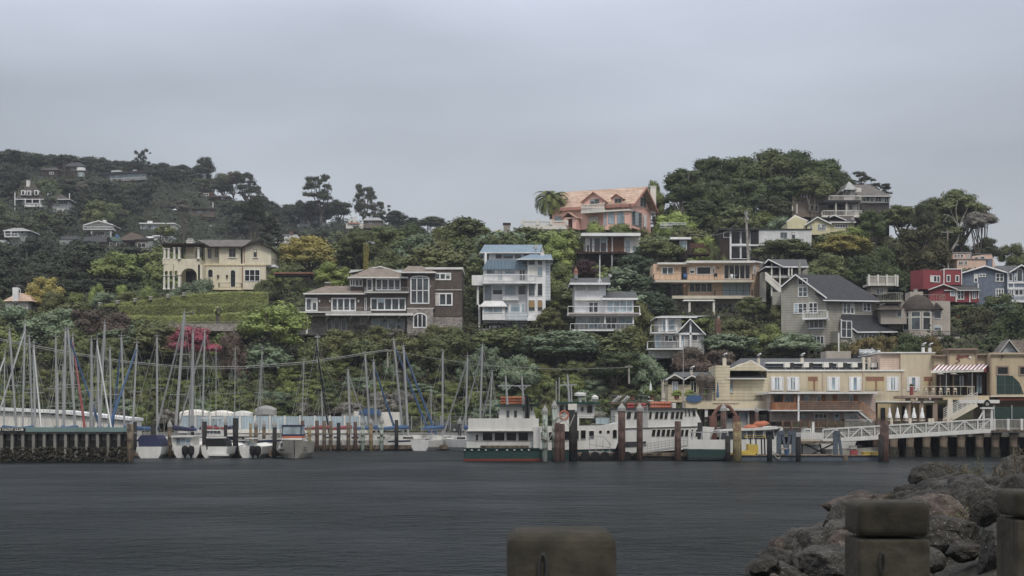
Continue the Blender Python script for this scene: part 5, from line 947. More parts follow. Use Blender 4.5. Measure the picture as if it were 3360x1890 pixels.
h = far('small_white_block', 'small pale flat roofed house with tall windows left of the villa', 505, 556, 776, 800, 400, 'farwhite', wins=[(521,527,782,793,1,1),(532,538,782,793,1,1),(545,551,782,793,1,1)]); h.box('roof', 'white', 500, 558, 772, 776, -.5, 8); h.hip('roof', 'farwhite', 470, 510, 781, 478, 505, 776, 0, 6, fascia=None)
h = far('twin_gabled_house', 'grey white house with twin pointed gables below the eucalyptus', 975, 1056, 720, 752, 475, 'farwhite', wins=[(985,1001,718,733,1,1),(1026,1042,712,734,1,1)], gl='bglass'); h.hip('roof', 'dgroof', 968, 1064, 720, 972, 1055, 704, -.3, 9, fascia=None)
h.gab('roof', 'dgroof', 972, 718, 992, 705, 1009, 718, -.8, 6, 1.8, 'white', 'farwhite', 735, 3); h.gab('roof', 'dgroof', 1016, 718, 1035, 705, 1054, 718, -.8, 6, 1.8, 'white', 'farwhite', 752, 3); h.chimney(1001, 1012, 695, 716, 'farwhite', 1, .8, 'white'); h.slab(1050, 1078, 738, 742, -1.5, 2); h.rail(1050, 1077, 731, 739, -1.5, 8, 'white', 1)
h = far('dormered_house', 'pale grey house with brick chimney behind the ochre tree', 905, 983, 785, 820, 385, 'farwhite', wins=[(916,926,786,794,2,1),(930,935,803,812,1,1),(940,950,785,794,1,1)]); h.hip('roof', 'grey', 903, 985, 786, 915, 975, 770, -.3, 8, fascia=None); h.boxes('dormer', 'farwhite', [(945, 958, 775, 788, -.6, 3), (968, 980, 777, 789, -.6, 3)]); h.chimney(950, 960, 759, 775, 'brick_red', 3, 1, 'brick_red'); h.win(930, 950, 770, 777, 2, 1, -.6, t=.8)
h = far('ridge_villa', 'cream villa with white turret chimneys on the low far ridge', 1135, 1192, 733, 742, 560, 'offwhite', wins=[(1150,1158,733,739,1,1)]); h.hip('roof', 'terracotta', 1140, 1180, 734, 1150, 1172, 727, -.5, 5, fascia=None); h.box('tower', 'offwhite', 1144, 1149, 714, 735, .5, 2); h.box('tower', 'offwhite', 1158, 1168, 713, 730, .5, 2)
h = far('grey_ridge_house', 'low grey roofed house between dark trees on the far ridge', 1197, 1250, 723, 740, 555, 'fartan', wins=[(1210,1220,726,733,1,1)]); h.hip('roof', 'grey', 1190, 1256, 723, 1200, 1245, 714, -.8, 6, fascia=None)
h = far('white_cottage', 'white stucco cottage with orange tile roof and round arched chimney at the left', 18, 92, 988, 1012, 258, 'offwhite'); h.hip('roof', 'tile_pink', 10, 105, 988, 55, 98, 962, -.8, 7, fascia=None); h.box('chimney', 'white', 41, 58, 943, 992, -.6, .6); h.win(60, 68, 948, 962, 1, 1, -.2, t=1.2, arch=3)
h = far('dark_roofed_house', 'dark brown roofed house behind the white stucco cottage', -30, 75, 960, 990, 290, 'brick_red', wins=[(2,24,972,990,2,1)]); h.hip('roof', 'broof', -40, 88, 962, -20, 70, 934, -.5, 8, fascia=None); h.chimney(20, 28, 930, 950, 'brick_red', 3, .8, 'brick_red'); h.chimney(38, 46, 931, 950, 'brick_red', 3, .8, 'brick_red')
# garden things on the hill
t = House('tiled_pergola', 'low dark pergola with a tile edge left of the brown shingle house', 'pergola', 965, 930, 250)
t.box('roof', 'terracotta', 898, 1030, 893, 898, -.5, 2.5); t.box('beam', 'dwood', 900, 1026, 898, 905, -.3, 2.3); t.posts([(928, 905, 940), (1014, 905, 940)], 'dwood', d=0)
t = House('garden_fence', 'thin dark metal garden fence below the tiled pergola', 'fence', 1000, 942, 246); t.rail(955, 1042, 922, 942, 0, 36, 'iron', .8, 'railing', ends=0)
M('flagwhite', 'c8c8c8')
for px, y0, y1, Y, lb in ((49, 632, 700, 496, 'white flagpole left of the slate roofed mansion'), (228, 634, 690, 496, 'white flagpole right of the slate roofed mansion'), (699, 664, 712, 517, 'white flagpole at the right end of the long brown house')):
    Y = gy(px, y1, 330); t = House('flagpole', lb, 'flagpole', px, y1, Y); t.posts([(px, y0, y1+6)], 'white', 'pole', 0, .12)
def pole(px0, y0, px1, y1, Y, label, arm=None, mat='palebark', r=.16, name='utility_pole'):
    t = House(name, label, 'pole', px1, y1, Y); m = MB(); m.cyl(t.pt(px1, y1, 0), t.pt(px0, y0, 0), r, r*.75, 8); B(m, 'shaft', mat, t.o)
    if arm: m = MB(); m.bar(t.pt(px0-arm, y0+6, -.1), t.pt(px0+arm, y0+6, -.1), .12); [m.cyl(t.pt(px0+q, y0+6, -.1), t.pt(px0+q, y0+2, -.1), .05, .05, 6) for q in (-arm*.85, -arm*.4, arm*.5, arm*.85)]; B(m, 'crossarm', mat, t.o)
    return t
t = pole(2448, 696, 2456, 862, 252, 'weathered wooden utility pole leaning in front of the modern house', None, r=.22); t.boxes('transformer', 'grey', [(2451, 2457, 712, 722, -.4, -.1)]); m = MB(); [m.cyl(t.pt(2445+k*4, 705, -.1), t.pt(2443+k*5, 692, -.1), .07, .05, 6) for k in range(3)]; B(m, 'insulators', 'grey', t.o)
pole(3109, 756, 3110, 882, 262, 'tall pale utility pole with crossarm above the red house', 20)
pole(2064, 1198, 2064, 1260, 208, 'short pale utility pole on the bluff behind the tour boats', 12, r=.13)
pole(1272, 1146, 1272, 1205, 212, 'pale utility pole under the brown shingle house', 10, r=.13)
pole(1042, 1100, 1042, 1190, 214, 'dull utility pole at the left of the bluff', 9, 'grey', r=.12)
t = House('ivy_column', 'tall lamp post wrapped in yellow green ivy behind the brown shingle house', 'lamp post', 1202, 893, 243); m = MB(); m.cyl(t.pt(1202, 890, 0), t.pt(1200, 798, 0), .12, .1, 8); m.path([t.pt(1200, 798, 0), t.pt(1212, 793, 0), t.pt(1222, 795, 0)], .06); B(m, 'post', 'metal', t.o)
m = MB(); m.lathe([(.1,0),(.3,.1),(.28,.3),(.05,.4)], t.pt(1224, 802, 0), 10); B(m, 'lamp_shade', 'grey', t.o); m = MB(); rnd = random.Random(5)
for _ in range(1500):
    k = rnd.random(); a_ = rnd.uniform(0, 6.28); q = rnd.uniform(.2, .42); p = t.pt(1201, 889 - k*90, 0) + Vector((math.cos(a_)*q, math.sin(a_)*q, 0)); s_ = rnd.uniform(.05, .1); u_ = Vector((rnd.uniform(-1,1), rnd.uniform(-1,1), rnd.uniform(-1,1))).normalized(); w_ = u_.orthogonal().normalized(); m.add([p-u_*s_, p+w_*s_, p+u_*s_, p-w_*s_], [(0,1,2,3)])
B(m, 'ivy', 'leaf_gold', t.o)
# ivy covered terrace walls below the villa
def ivywall(label, pts, Y, seed, n=5200, back=2.0, leaf='leaf_ivy'):
    xs = [p[0] for p in pts]; t = House('ivy_wall', label, 'wall', sum(xs)/len(xs), max(p[1] for p in pts), Y); t.poly('wall', 'soil', pts, 0, back)
    rnd = random.Random(seed); m = MB(); x0, x1 = min(xs), max(xs); y0, y1 = min(p[1] for p in pts), max(p[1] for p in pts)
    def inside(x, y):
        c = False
        for (ax, ay), (bx, by) in zip(pts, pts[1:] + pts[:1]):
            if (ay > y) != (by > y) and x < (bx-ax)*(y-ay)/(by-ay) + ax: c = not c
        return c
    k = 0
    while k < n:
        x, y = rnd.uniform(x0, x1), rnd.uniform(y0, y1)
        if not inside(x, y): continue
        k += 1; p = t.pt(x, y, -rnd.uniform(0, .25)); s_ = rnd.uniform(.09, .17); nn = Vector((rnd.gauss(0,.4), -1, rnd.gauss(.5,.4))).normalized(); u_ = nn.cross(Vector((rnd.uniform(-1,1), 0, rnd.uniform(-1,1)))).normalized(); w_ = nn.cross(u_)
        m.add([p-u_*s_, p+w_*s_, p+u_*s_, p-w_*s_], [(0,1,2,3)])
    for (ax, ay), (bx, by) in zip(pts, pts[1:]):   # hairy top edge
        for _ in range(int(abs(bx-ax)*3)):
            q = rnd.random(); p = t.pt(ax+(bx-ax)*q, ay+(by-ay)*q, rnd.uniform(-.2, back)); p.z += rnd.uniform(0, .15); s_ = rnd.uniform(.08, .15); u_ = Vector((rnd.uniform(-1,1), rnd.uniform(-1,1), rnd.uniform(-.5,.5))).normalized(); w_ = u_.orthogonal().normalized(); m.add([p-u_*s_, p+w_*s_, p+u_*s_, p-w_*s_], [(0,1,2,3)])
    B(m, 'ivy', leaf, t.o); return t
ivywall('upper ivy clad terrace wall rising to the yellow villa', [(330,1003),(480,986),(640,966),(790,958),(880,962),(880,1000),(720,1002),(560,1002),(400,1010)], 248, 1, 6500)
ivywall('middle ivy clad terrace wall behind the banana plant', [(385,1006),(560,1000),(720,1000),(880,998),(880,1028),(720,1040),(540,1046),(400,1040)], 242, 2, 7000)
ivywall('lowest ivy clad terrace wall above the retaining wall', [(400,1036),(560,1040),(700,1034),(842,1022),(842,1060),(700,1066),(540,1066),(420,1060)], 236, 3, 6500)
t = House('retaining_wall', 'grey stone retaining wall with a wire fence above the bougainvillea', 'wall', 690, 1080, 229); t.box('wall', 'stonework', 546, 836, 1062, 1086, 0, 1.5); t.rail(546, 840, 1054, 1064, 0, 60, 'grey', .7, 'fence', ends=0)
for i, px in enumerate((326, 384, 441, 493, 550, 602)):
    y = 1000 - (px-326)*.115; t = House('garden_pillar', 'small stone pillar on the ivy wall edge, %s from the left' % NUM[i], 'pillar', px, y, 247.6, group='stone pillars of the ivy wall'); t.box('pier', 'concrete', px-4, px+4, y-6, y+3, -.3, .5); t.box('cap', 'offwhite', px-5, px+5, y-8, y-6, -.4, .6)
# ------------------------------------------------------------------ harbour
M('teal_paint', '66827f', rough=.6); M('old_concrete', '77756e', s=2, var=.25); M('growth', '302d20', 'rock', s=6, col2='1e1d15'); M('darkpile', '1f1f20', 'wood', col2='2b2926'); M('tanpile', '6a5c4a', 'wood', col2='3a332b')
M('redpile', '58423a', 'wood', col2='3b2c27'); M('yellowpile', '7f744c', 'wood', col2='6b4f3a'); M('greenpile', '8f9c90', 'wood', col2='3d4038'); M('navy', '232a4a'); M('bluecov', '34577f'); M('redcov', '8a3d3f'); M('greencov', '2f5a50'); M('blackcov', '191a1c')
M('ferrygreen', '1b3e3a', rough=.5); M('ferryred', '6a2c22', rough=.6); M('orange', 'b0603f'); M('redraft', '953a3b'); M('corr_blue', '9fb3bd', 'corr', s=1.1); M('yellow', 'bba22c', rough=.6); M('hullgrey', '9d988c', rough=.5); M('sailgrey', '8a8a86'); M('rust', '6f4a40'); M('bluegrey', '4c5763'); M('awningred', '783538'); M('lattice', '6e5344', 'wood', col2='503b30'); M('greentarp', '28403b', 'plank'); M('rope', '9a968a'); M('brownrail', 'ac7c52', 'wood', col2='8e6440')
TXT = {}
def text(s, name, mat, body, px0, px1, py, Y, hpx, parent, shear=0, sp=1.0, d=0, w=1.0, rot=0):
    cu = bpy.data.curves.new(name, 'FONT'); cu.body = body; cu.size = 1; cu.extrude = .02; cu.shear = shear; cu.offset = .012*w; cu.align_x = 'LEFT'; cu.align_y = 'BOTTOM_BASELINE'; cu.space_character = sp
    o = bpy.data.objects.new(name, cu); COL.objects.link(o); dg = bpy.context.evaluated_depsgraph_get(); me = bpy.data.meshes.new_from_object(o.evaluated_get(dg)); bpy.data.objects.remove(o)
    xs = [v.co.x for v in me.vertices]; ys = [v.co.y for v in me.vertices]; wd = max(xs)-min(xs); hh = max(ys)-min(ys); sx = (px1-px0)/F*Y/wd; sy = hpx/F*Y/hh; org = root_org(parent); x0 = X(px0, Y); z0 = Z(py, Y)
    for v in me.vertices:
        a, b = (v.co.x - min(xs))*sx, (v.co.y - min(ys))*sy; v.co = Vector((x0 + a*math.cos(rot) - b*math.sin(rot), Y + d - v.co.z, z0 + b*math.cos(rot) + a*math.sin(rot))) - org
    me.materials.clear(); me.materials.append(M(mat)); q = bpy.data.objects.new(name, me); COL.objects.link(q); q.parent = parent; return q
# breakwater
h = House('breakwater', 'concrete pile breakwater with a teal top beam and dark sign at the left', 'breakwater', 200, 1516, 128)
h.box('cap_beam', 'teal_paint', -80, 420, 1402, 1417, -.25, .9); h.box('backing_wall', 'old_concrete', -80, 419, 1417, 1520, .5, .8)
for k in range(15): x = -70 + k*35; h.box('rib', 'old_concrete', x, x+9, 1417, 1500, -.05, .5); h.box('gusset', 'old_concrete', x-14, x+23, 1417, 1423, -.12, .5); h.box('steel_strip', 'darkpile', x+11, x+15, 1424, 1496, .1, .5)
h.box('dark_panel', 'blackcov', -80, 419, 1445, 1500, .3, .5); m = MB(); rnd = random.Random(2)
for k in range(1100):
    x = rnd.uniform(-80, 418); y = rnd.uniform(1469, 1516); c = h.pt(x, y, 0) + Vector((0, rnd.uniform(-.15, .25), 0)); r_ = rnd.uniform(.06, .15); m.lathe([(r_*.4,-r_),(r_*rnd.uniform(.8,1.2),-r_*.4),(r_*rnd.uniform(.8,1.2),r_*.4),(r_*.3,r_)], c, 6)
h.hx(m, -80, 419, 1470, 1520, .02, .4); B(m, 'marine_growth', 'growth', h.o)
t = House('club_sign', 'black sign with white capital letters on the teal breakwater beam', 'sign', 30, 1417, 127.7); t.box('board', 'blackcov', -70, 83, 1404, 1415.5, 0, .06); text(t, 'lettering', 'offwhite', 'N YACHT CLUB', -5, 77, 1413.6, 127.7, 8, t.o, d=-.03, w=2)
def pile(px, yt, yb, Y, mat, label, r=.2, cap=None, lean=0, group=None):
    x = X(px, Y); t = thing('mooring_pile', label, 'pile', (x, Y, -.5), group); zt = Z(yt, Y); m = MB(); r *= .86; m.cyl((x, Y, -.8), (x+lean, Y, zt), r, r*.93, 10); B(m, 'shaft', mat, t, True)
    if cap: m = MB(); m.lathe([(r*1.12,-.25),(r*1.12,0),(r*.1,.42)], (x+lean, Y, zt), 10); B(m, 'cap', 'sailgrey', t)
    return t
pile(427, 1392, 1517, 127.8, 'tanpile', 'thick weathered pile at the right end of the teal beamed breakwater', .32)
# ---- hull
def hullmesh(o, c, L, W, H, yaw, mat='boatwhite', deck='offwhite', stripe=None, flare=.25):
    ca, sa = math.cos(yaw), math.sin(yaw)
    def wp(x, y, z): return Vector((c[0] + x*ca - y*sa, c[1] + x*sa + y*ca, z))
    n = 11; m = MB(); vs = []; dk = []
    for i in range(n):
        t = i/(n-1); x = -L/2 + L*t; w = W/2 * (.78 + .22*math.sin(min(t/.5, 1)*math.pi/2)) * (1 if t < .5 else max(.02, 1-((t-.5)/.5)**2.2)); sh = H*(1 + .3*t*t); ext = .07*L*t**6
        sec = [(w, sh), (w*(1-flare*.35), H*.35), (w*.55, -.25), (0, -.45)]; pts = [(x + ext*(z/H if z > 0 else 0), y, z) for y, z in sec] + [(x + ext*(z/H if z > 0 else 0), -y, z) for y, z in sec[-2::-1]]
        vs += [wp(*p) for p in pts]; dk.append((wp(x, w*.97, sh-.06), wp(x, -w*.97, sh-.06)))
    k = 7; m.add(vs, [(i*k+j, i*k+j+1, (i+1)*k+j+1, (i+1)*k+j) for i in range(n-1) for j in range(k-1)] + [tuple(range(k))[::-1]])
    ho = B(m, 'hull', mat, o, False); m = MB(); m.add([p for ab in dk for p in ab], [(2*i, 2*i+2, 2*i+3, 2*i+1) for i in range(n-1)]); B(m, 'deck', deck, o)
    if stripe:
        m = MB(); vv = []
        for i in range(n):
            for j in (0, 6):
                a = vs[i*k+j]; b = vs[i*k+(1 if j == 0 else 5)]; q0 = a.lerp(b, .12); q1 = a.lerp(b, .34); out = (a - vs[i*k+3]); out.z = 0; out = out.normalized()*.02 if out.length > .01 else Vector((0,0,0)); vv += [q0+out, q1+out]
        m.add(vv, [(4*i+s_*2, 4*i+s_*2+1, 4*(i+1)+s_*2+1, 4*(i+1)+s_*2) for i in range(n-1) for s_ in (0,1)]); B(m, 'stripe', stripe, ho)
    return wp
SB = random.Random(77)
def sailboat(label, px, pb, pxt, pyt, Y, bow=None, jib=None, cover='bluecov', mast='alu', stripe=None, hull='boatwhite', L=9.5, r=.085, spread=1, group='sailboats in the marina', near=True):
    x = X(px, Y); c = (x, Y); bx = ((bow if bow is not None else px + SB.choice((-60, 60))) - px)/F*Y; cs = max(-.95, min(.95, bx/(L*.45))); yaw = math.acos(cs) * (-1 if near else 1)
    o = thing('sailboat', label, 'sailboat', (x, Y, 0), group); wp = hullmesh(o, (x, Y), L, L*.31, 1.15, yaw, hull, 'offwhite', stripe)
    m = MB(); pts = [wp(-L*.12, -L*.09, 1.1), wp(L*.24, -L*.06, 1.2), wp(L*.24, L*.06, 1.2), wp(-L*.12, L*.09, 1.1)]; m.hexa(pts + [p + Vector((0,0,.5)) for p in pts]); cab = B(m, 'cabin', 'boatwhite', o); m = MB(); [m.hexa([wp(a, s_*L*.083, z) for z in (1.3, 1.48) for a, s_ in ((-L*.06, q), (L*.1, q), (L*.1, q*1.03), (-L*.06, q*1.03))]) for q in (-1.0, 1.0)]; B(m, 'window', 'dglass', cab)
    mb_ = wp(L*.05, 0, 1.5); mt = P(pxt, pyt, Y); m = MB(); m.cyl((mb_.x, mb_.y, .9), mt, r*.95, r*.8, 8)
    for k in range(1, 1+spread): q = mb_.lerp(mt, .36 + .32*(k-1) if spread > 1 else .5); d = (wp(0, 1, 0) - wp(0, 0, 0))*.8; m.bar(q - d, q + d, .05)
    m.bar(mt + Vector((-.3,0,.15)), mt + Vector((.3,0,.15)), .04); m.cyl(mt, mt + Vector((0,0,.5)), .03, .02, 5); B(m, 'mast', mast, o)
    be = wp(-L*.36, 0, 2.3); m = MB(); m.cyl(mb_ + Vector((0,0,.9)), be, .07, .07, 6); B(m, 'boom', mast, o)
    if cover: m = MB(); m.cyl(mb_ + Vector((0,0,1.1)), be + Vector((0,0,.12)), .26, .14, 8); B(m, 'sail_cover', cover, o)
    bw = wp(L*.49, 0, 1.5); st = wp(-L*.48, 0, 1.3); m = MB()
    for q, a in ((bw, 1), (st, 1), (wp(0, L*.13, 1.2), .97), (wp(0, -L*.13, 1.2), .97)): m.cyl(mb_.lerp(mt, a), q, .013, .013, 4)
    B(m, 'rigging', 'grey', o)
    if jib: m = MB(); jt = mb_.lerp(mt, .95); m.cyl(bw.lerp(jt, .03), jt, .15 if jib != 'alu' else .1, .07, 8); B(m, 'furled_jib', jib, o)
    m = MB()
    for s_ in (-1, 1): [m.cyl(wp(a*L, s_*L*.14*(1 if a < .3 else .5), 1.2), wp(a*L, s_*L*.14*(1 if a < .3 else .5), 1.85), .02, .02, 4) for a in (-.45, -.2, .05, .28, .42)]; m.bar(wp(-.45*L, s_*L*.14, 1.85), wp(.28*L, s_*L*.14, 1.85), .03); m.bar(wp(.28*L, s_*L*.14, 1.85), wp(.44*L, s_*L*.06, 1.9), .03)
    B(m, 'lifelines', 'alu', o); return o
MS = [ # px base, px top, py top, Y, bow px, jib, cover, r
 (22,16,1160,150,-30,'alu','bluecov',.07),(48,31,1088,156,90,None,None,.13),(84,82,1067,160,20,'alu',None,.12),(99,96,1109,150,140,None,'bluecov',.1),(113,111,1131,146,178,'alu',None,.13),
 (186,183,1108,158,150,None,'greencov',.11),(190,189,1222,147,230,None,None,.1),(208,207,1202,152,160,None,'bluecov',.08),(218,215,1086,161,180,None,None,.13),(242,223,1082,158,300,'bluecov','bluecov',.13),
 (240,239,1105,166,310,'redcov','redcov',.1),(303,300,1118,152,258,'alu',None,.12),(322,319,1117,148,400,'alu',None,.11),(328,344,1064,160,270,'sailgrey','bluecov',.13),(362,361,1147,156,420,None,'bluecov',.1),
 (416,398,1106,163,340,'bluecov','bluecov',.12),(443,449,1130,155,385,'bluecov','bluecov',.11),(507,515,1107,160,560,None,'navy',.12)]
for i, (pb, pt_, yt, Y, bow, jib, cov, r) in enumerate(MS):
    sailboat('sailboat behind the breakwater with the %s mast counted from the left%s' % (NUM[i], {'redcov': ', red furled jib', 'bluecov': ', blue furled jib'}.get(jib, '')), pb, 1400, pt_, yt, Y, bow, jib, cov, r=r, near=i % 2 == 0)
for a in (
 ('sailboat with the very tall mast and the long white furled jib', 580, 1410, 605, 1030, 152, 478, 'alu', 'navy', 'alu', 'navy', 'boatwhite', 11.5, .16, 2),
 ('sailboat whose straight pale mast stands right of the very tall mast', 632, 1420, 633, 1092, 155, 590, 'alu', 'bluecov', 'alu', None, 'boatwhite', 10, .14, 1),
 ('sailboat whose mast crosses the pink bougainvillea at its right', 673, 1350, 672, 1091, 190, 570, 'alu', 'redcov', 'alu', None, 'boatwhite', 10, .12, 2),
 ('sailboat with a thin dark mast behind the covered white boats, left one', 702, 1370, 709, 1148, 193, 740, None, 'navy', 'grey', None, 'boatwhite', 9, .06, 1),
 ('sailboat with a thin dark mast behind the covered white boats, middle one', 764, 1370, 772, 1148, 193, 790, None, 'navy', 'grey', None, 'boatwhite', 9, .06, 1),
 ('sailboat with two crossing thin dark spars left of the canvas boat cover', 852, 1370, 860, 1145, 193, 824, 'alu', None, 'grey', None, 'boatwhite', 9, .06, 1),
 ('sailboat with a slim grey mast left of the leaning black mast', 985, 1400, 997, 1184, 191, 1010, None, 'greencov', 'grey', None, 'boatwhite', 9, .07, 1),
 ('sailboat with the curved leaning black mast', 1074, 1420, 1038, 1130, 189, 1150, None, 'redcov', 'blackcov', None, 'boatwhite', 10, .11, 1),
 ('small sailboat with the lowest pale mast in front of the blue fence', 1055, 1440, 1055, 1291, 187, 1100, None, 'redcov', 'alu', None, 'boatwhite', 7.5, .1, 1),
 ('sailboat with a pale mast and red sail cover left of the blue awning', 1144, 1440, 1142, 1217, 186, 1200, 'alu', 'redcov', 'alu', None, 'boatwhite', 9, .15, 1),
 ('sailboat with a pale mast rising in front of the blue awning left side', 1210, 1430, 1198, 1162, 188, 1260, None, 'greencov', 'alu', None, 'boatwhite', 9.5, .13, 2),
 ('sailboat with a pale mast and blue furled jib in front of the blue awning', 1228, 1430, 1226, 1186, 186, 1290, 'bluecov', 'bluecov', 'alu', 'navy', 'boatwhite', 9.5, .15, 1),
 ('sailboat with a leaning pale mast and blue jib left of the blue hulled one', 1315, 1420, 1292, 1118, 186, 1400, 'bluecov', 'bluecov', 'alu', None, 'boatwhite', 10.5, .14, 2),
 ('blue striped sailboat lying along the dock with a pale mast and blue jib', 1330, 1450, 1324, 1138, 184, 1425, 'bluecov', 'bluecov', 'alu', 'navy', 'boatwhite', 7.6, .16, 1),
 ('sailboat with a short thin mast right of the blue hulled sailboat', 1412, 1440, 1414, 1275, 187, 1440, None, 'bluecov', 'alu', None, 'boatwhite', 8, .07, 1),
 ('sailboat with a straight pale mast left of the green and white ferry', 1445, 1440, 1453, 1156, 184, 1500, None, 'bluecov', 'alu', None, 'boatwhite', 9.5, .13, 1),
 ('sailboat with long white jib slanting down just left of the ferry', 1535, 1430, 1534, 1172, 180, 1455, 'alu', 'bluecov', 'alu', None, 'boatwhite', 9.5, .12, 1),
 ('sailboat with the tallest mast beside the ferry stern', 1581, 1430, 1583, 1136, 180, 1510, 'alu', None, 'alu', None, 'boatwhite', 10.5, .13, 1),
 ('sailboat with the short grey mast behind the ferry wheelhouse left side', 1607, 1430, 1615, 1220, 178, 1570, 'alu', None, 'grey', None, 'boatwhite', 8, .1, 1)):
    sailboat(a[0], a[1], a[2], a[3], a[4], a[5], a[6], a[7], a[8], a[9], a[10], a[11], a[12], a[13], a[14], near=False)
# ---- shore behind the marina
mb = MB(); mb.box((X(-300,196), 196, -1), (X(1900,196), 208, 1.9)); S(mb, 'quay', 'old_concrete')
h = House('covered_boat_shed', 'long low white canvas covered shed behind the left masts', 'shed', 180, 1405, 186); h.poly('wall', 'offwhite', [(-80,1342),(425,1379),(425,1440),(-80,1440)], 0, 6); h.poly('roof', 'white', [(-80,1334),(200,1346),(425,1371),(425,1380),(200,1357),(-80,1344)], -.5, 6.5)
h = House('corrugated_fence', 'pale blue corrugated metal fence with white posts along the quay', 'fence', 900, 1412, 196); h.box('panel', 'corr_blue', 590, 1205, 1366, 1409, 0, .1); h.box('kick_board', 'offwhite', 585, 1210, 1409, 1421, -.15, .3); h.posts([(x, 1363, 1412) for x in range(592, 1206, 49)], 'offwhite', d=-.1, r=.09)
h = House('wharf_shed', 'brown roofed wooden shack behind the blue fence', 'shed', 1075, 1375, 201); h.poly('roof', 'broof', [(990,1357),(1120,1343),(1160,1347),(1160,1352),(1010,1361)], -.8, 5); h.box('wall', 'rwood', 1010, 1160, 1352, 1385, 0, 4); h.box('dark_opening', 'blackcov', 1060, 1120, 1355, 1366, -.05, .1); h.box('lean_to', 'offwhite', 1120, 1170, 1349, 1385, -.3, 3)
h = House('site_cabin', 'white cabin with a rounded blue awning on the quay', 'cabin', 1240, 1410, 198); h.box('wall', 'offwhite', 1170, 1310, 1352, 1412, 0, 3); h.win(1188, 1206, 1368, 1382, 1, 1, 0, t=1.2)
m = MB(); c = [h.pt(1213 + 36*math.cos(a_), 1361 - 21*math.sin(a_)**.7 if 0 < a_ < math.pi else 1361, -1.2) for a_ in [math.pi*k/10 for k in range(11)]]; m.prism(c, (0, 2.2, 0)); B(m, 'awning', 'bluecov', h.o); h.box('door', 'dglass', 1190, 1204, 1372, 1410, -.03, .02)
h = House('chainlink_fence', 'grey wire mesh fence on the quay left of the ferry', 'fence', 1425, 1410, 196.5); h.rail(1318, 1545, 1366, 1412, 0, 52, 'grey', .6, 'mesh', ends=0, mid=9); h.posts([(x, 1364, 1412) for x in range(1318, 1546, 32)], 'alu', d=-.05, r=.04)
M('parkcar', '6d7072', rough=.3)
def car(px, py, Y, label, mat, name='parked_car'):
    t = House(name, label, 'car', px, py, Y); s_ = F/Y; L = 4.3*s_/2
    t.poly('body', mat, [(px-L, py-4), (px-L, py-.5*s_), (px-L*.95, py-.85*s_), (px+L*.98, py-.85*s_), (px+L, py-.5*s_), (px+L, py-4)], 0, 1.7); t.poly('cabin', 'glass', [(px-L*.7, py-.85*s_), (px-L*.45, py-1.35*s_), (px+L*.3, py-1.38*s_), (px+L*.62, py-.85*s_)], .12, 1.58); t.poly('roof', mat, [(px-L*.45, py-1.35*s_), (px-L*.43, py-1.42*s_), (px+L*.28, py-1.45*s_), (px+L*.3, py-1.38*s_)], .1, 1.6)
    for q in (-.62, .62):
        m = MB(); p = t.pt(px+L*q, py-.32*s_, -.02); m.cyl(p, p + Vector((0,.25,0)), .32, .32, 14); w = B(m, 'wheel', 'blackcov', t.o); m = MB(); m.cyl(p + Vector((0,-.02,0)), p, .17, .17, 10); B(m, 'rim', 'alu', w)
car(1455, 1419, 199, 'dark grey car parked behind the wire mesh fence', 'iron'); car(1530, 1419, 200, 'silver car parked behind the wire mesh fence near the ferry', 'alu')
def coveredboat(label, px0, px1, py, Y, mat, top, hull='boatwhite', name='covered_boat'):
    x = (X(px0,Y)+X(px1,Y))/2; L = (px1-px0)/F*Y; o = thing(name, label, 'boat', (x, Y, Z(py,Y))); m = MB(); n = 8; z0 = Z(py,Y); zt = Z(top,Y)
    for i in range(n):
        for j in (i, i+1): pass
    pr = []
    for i in range(n+1):
        t_ = i/n; xx = x - L/2 + L*t_; w = 1.2*math.sin(math.pi*min(1,max(.08,t_*.9+.1)))**.5; hh = (zt-z0)*(.72 + .28*math.sin(math.pi*t_)); pr.append([(xx, Y-w, z0+hh*.3), (xx, Y-w*.9, z0+hh*.75), (xx, Y, z0+hh), (xx, Y+w*.9, z0+hh*.75), (xx, Y+w, z0+hh*.3)])
    m.add([p for s_ in pr for p in s_], [(i*5+j, i*5+j+1, (i+1)*5+j+1, (i+1)*5+j) for i in range(n) for j in range(4)]); B(m, 'cover', mat, o)
    m = MB(); m.add([(p[0][0], p[0][1], p[0][2]) for p in pr] + [(p[0][0], Y, z0) for p in pr] + [(p[4][0], p[4][1], p[4][2]) for p in pr], [(i, i+1, n+1+i+1, n+1+i) for i in range(n)] + [(n+1+i, n+1+i+1, 2*n+2+i+1, 2*n+2+i) for i in range(n)]); B(m, 'hull', hull, o); m = MB(); m.box((x-L*.3, Y-.5, z0-2.4), (x-L*.3+.2, Y+.5, z0+.1)); m.box((x+L*.25, Y-.5, z0-2.4), (x+L*.25+.2, Y+.5, z0+.1)); B(m, 'cradle', 'metal', o)
coveredboat('long white hauled out boat under cover behind the blue fence', 592, 690, 1372, 199, 'offwhite', 1343); coveredboat('white hauled out boat right of the longest covered boat', 686, 770, 1372, 201, 'offwhite', 1346); coveredboat('third white hauled out boat, left of the grey canvas cover', 764, 830, 1372, 199, 'boatwhite', 1347); coveredboat('boat under a tall pointed grey canvas cover above the blue fence', 838, 908, 1372, 200, 'sailgrey', 1330)
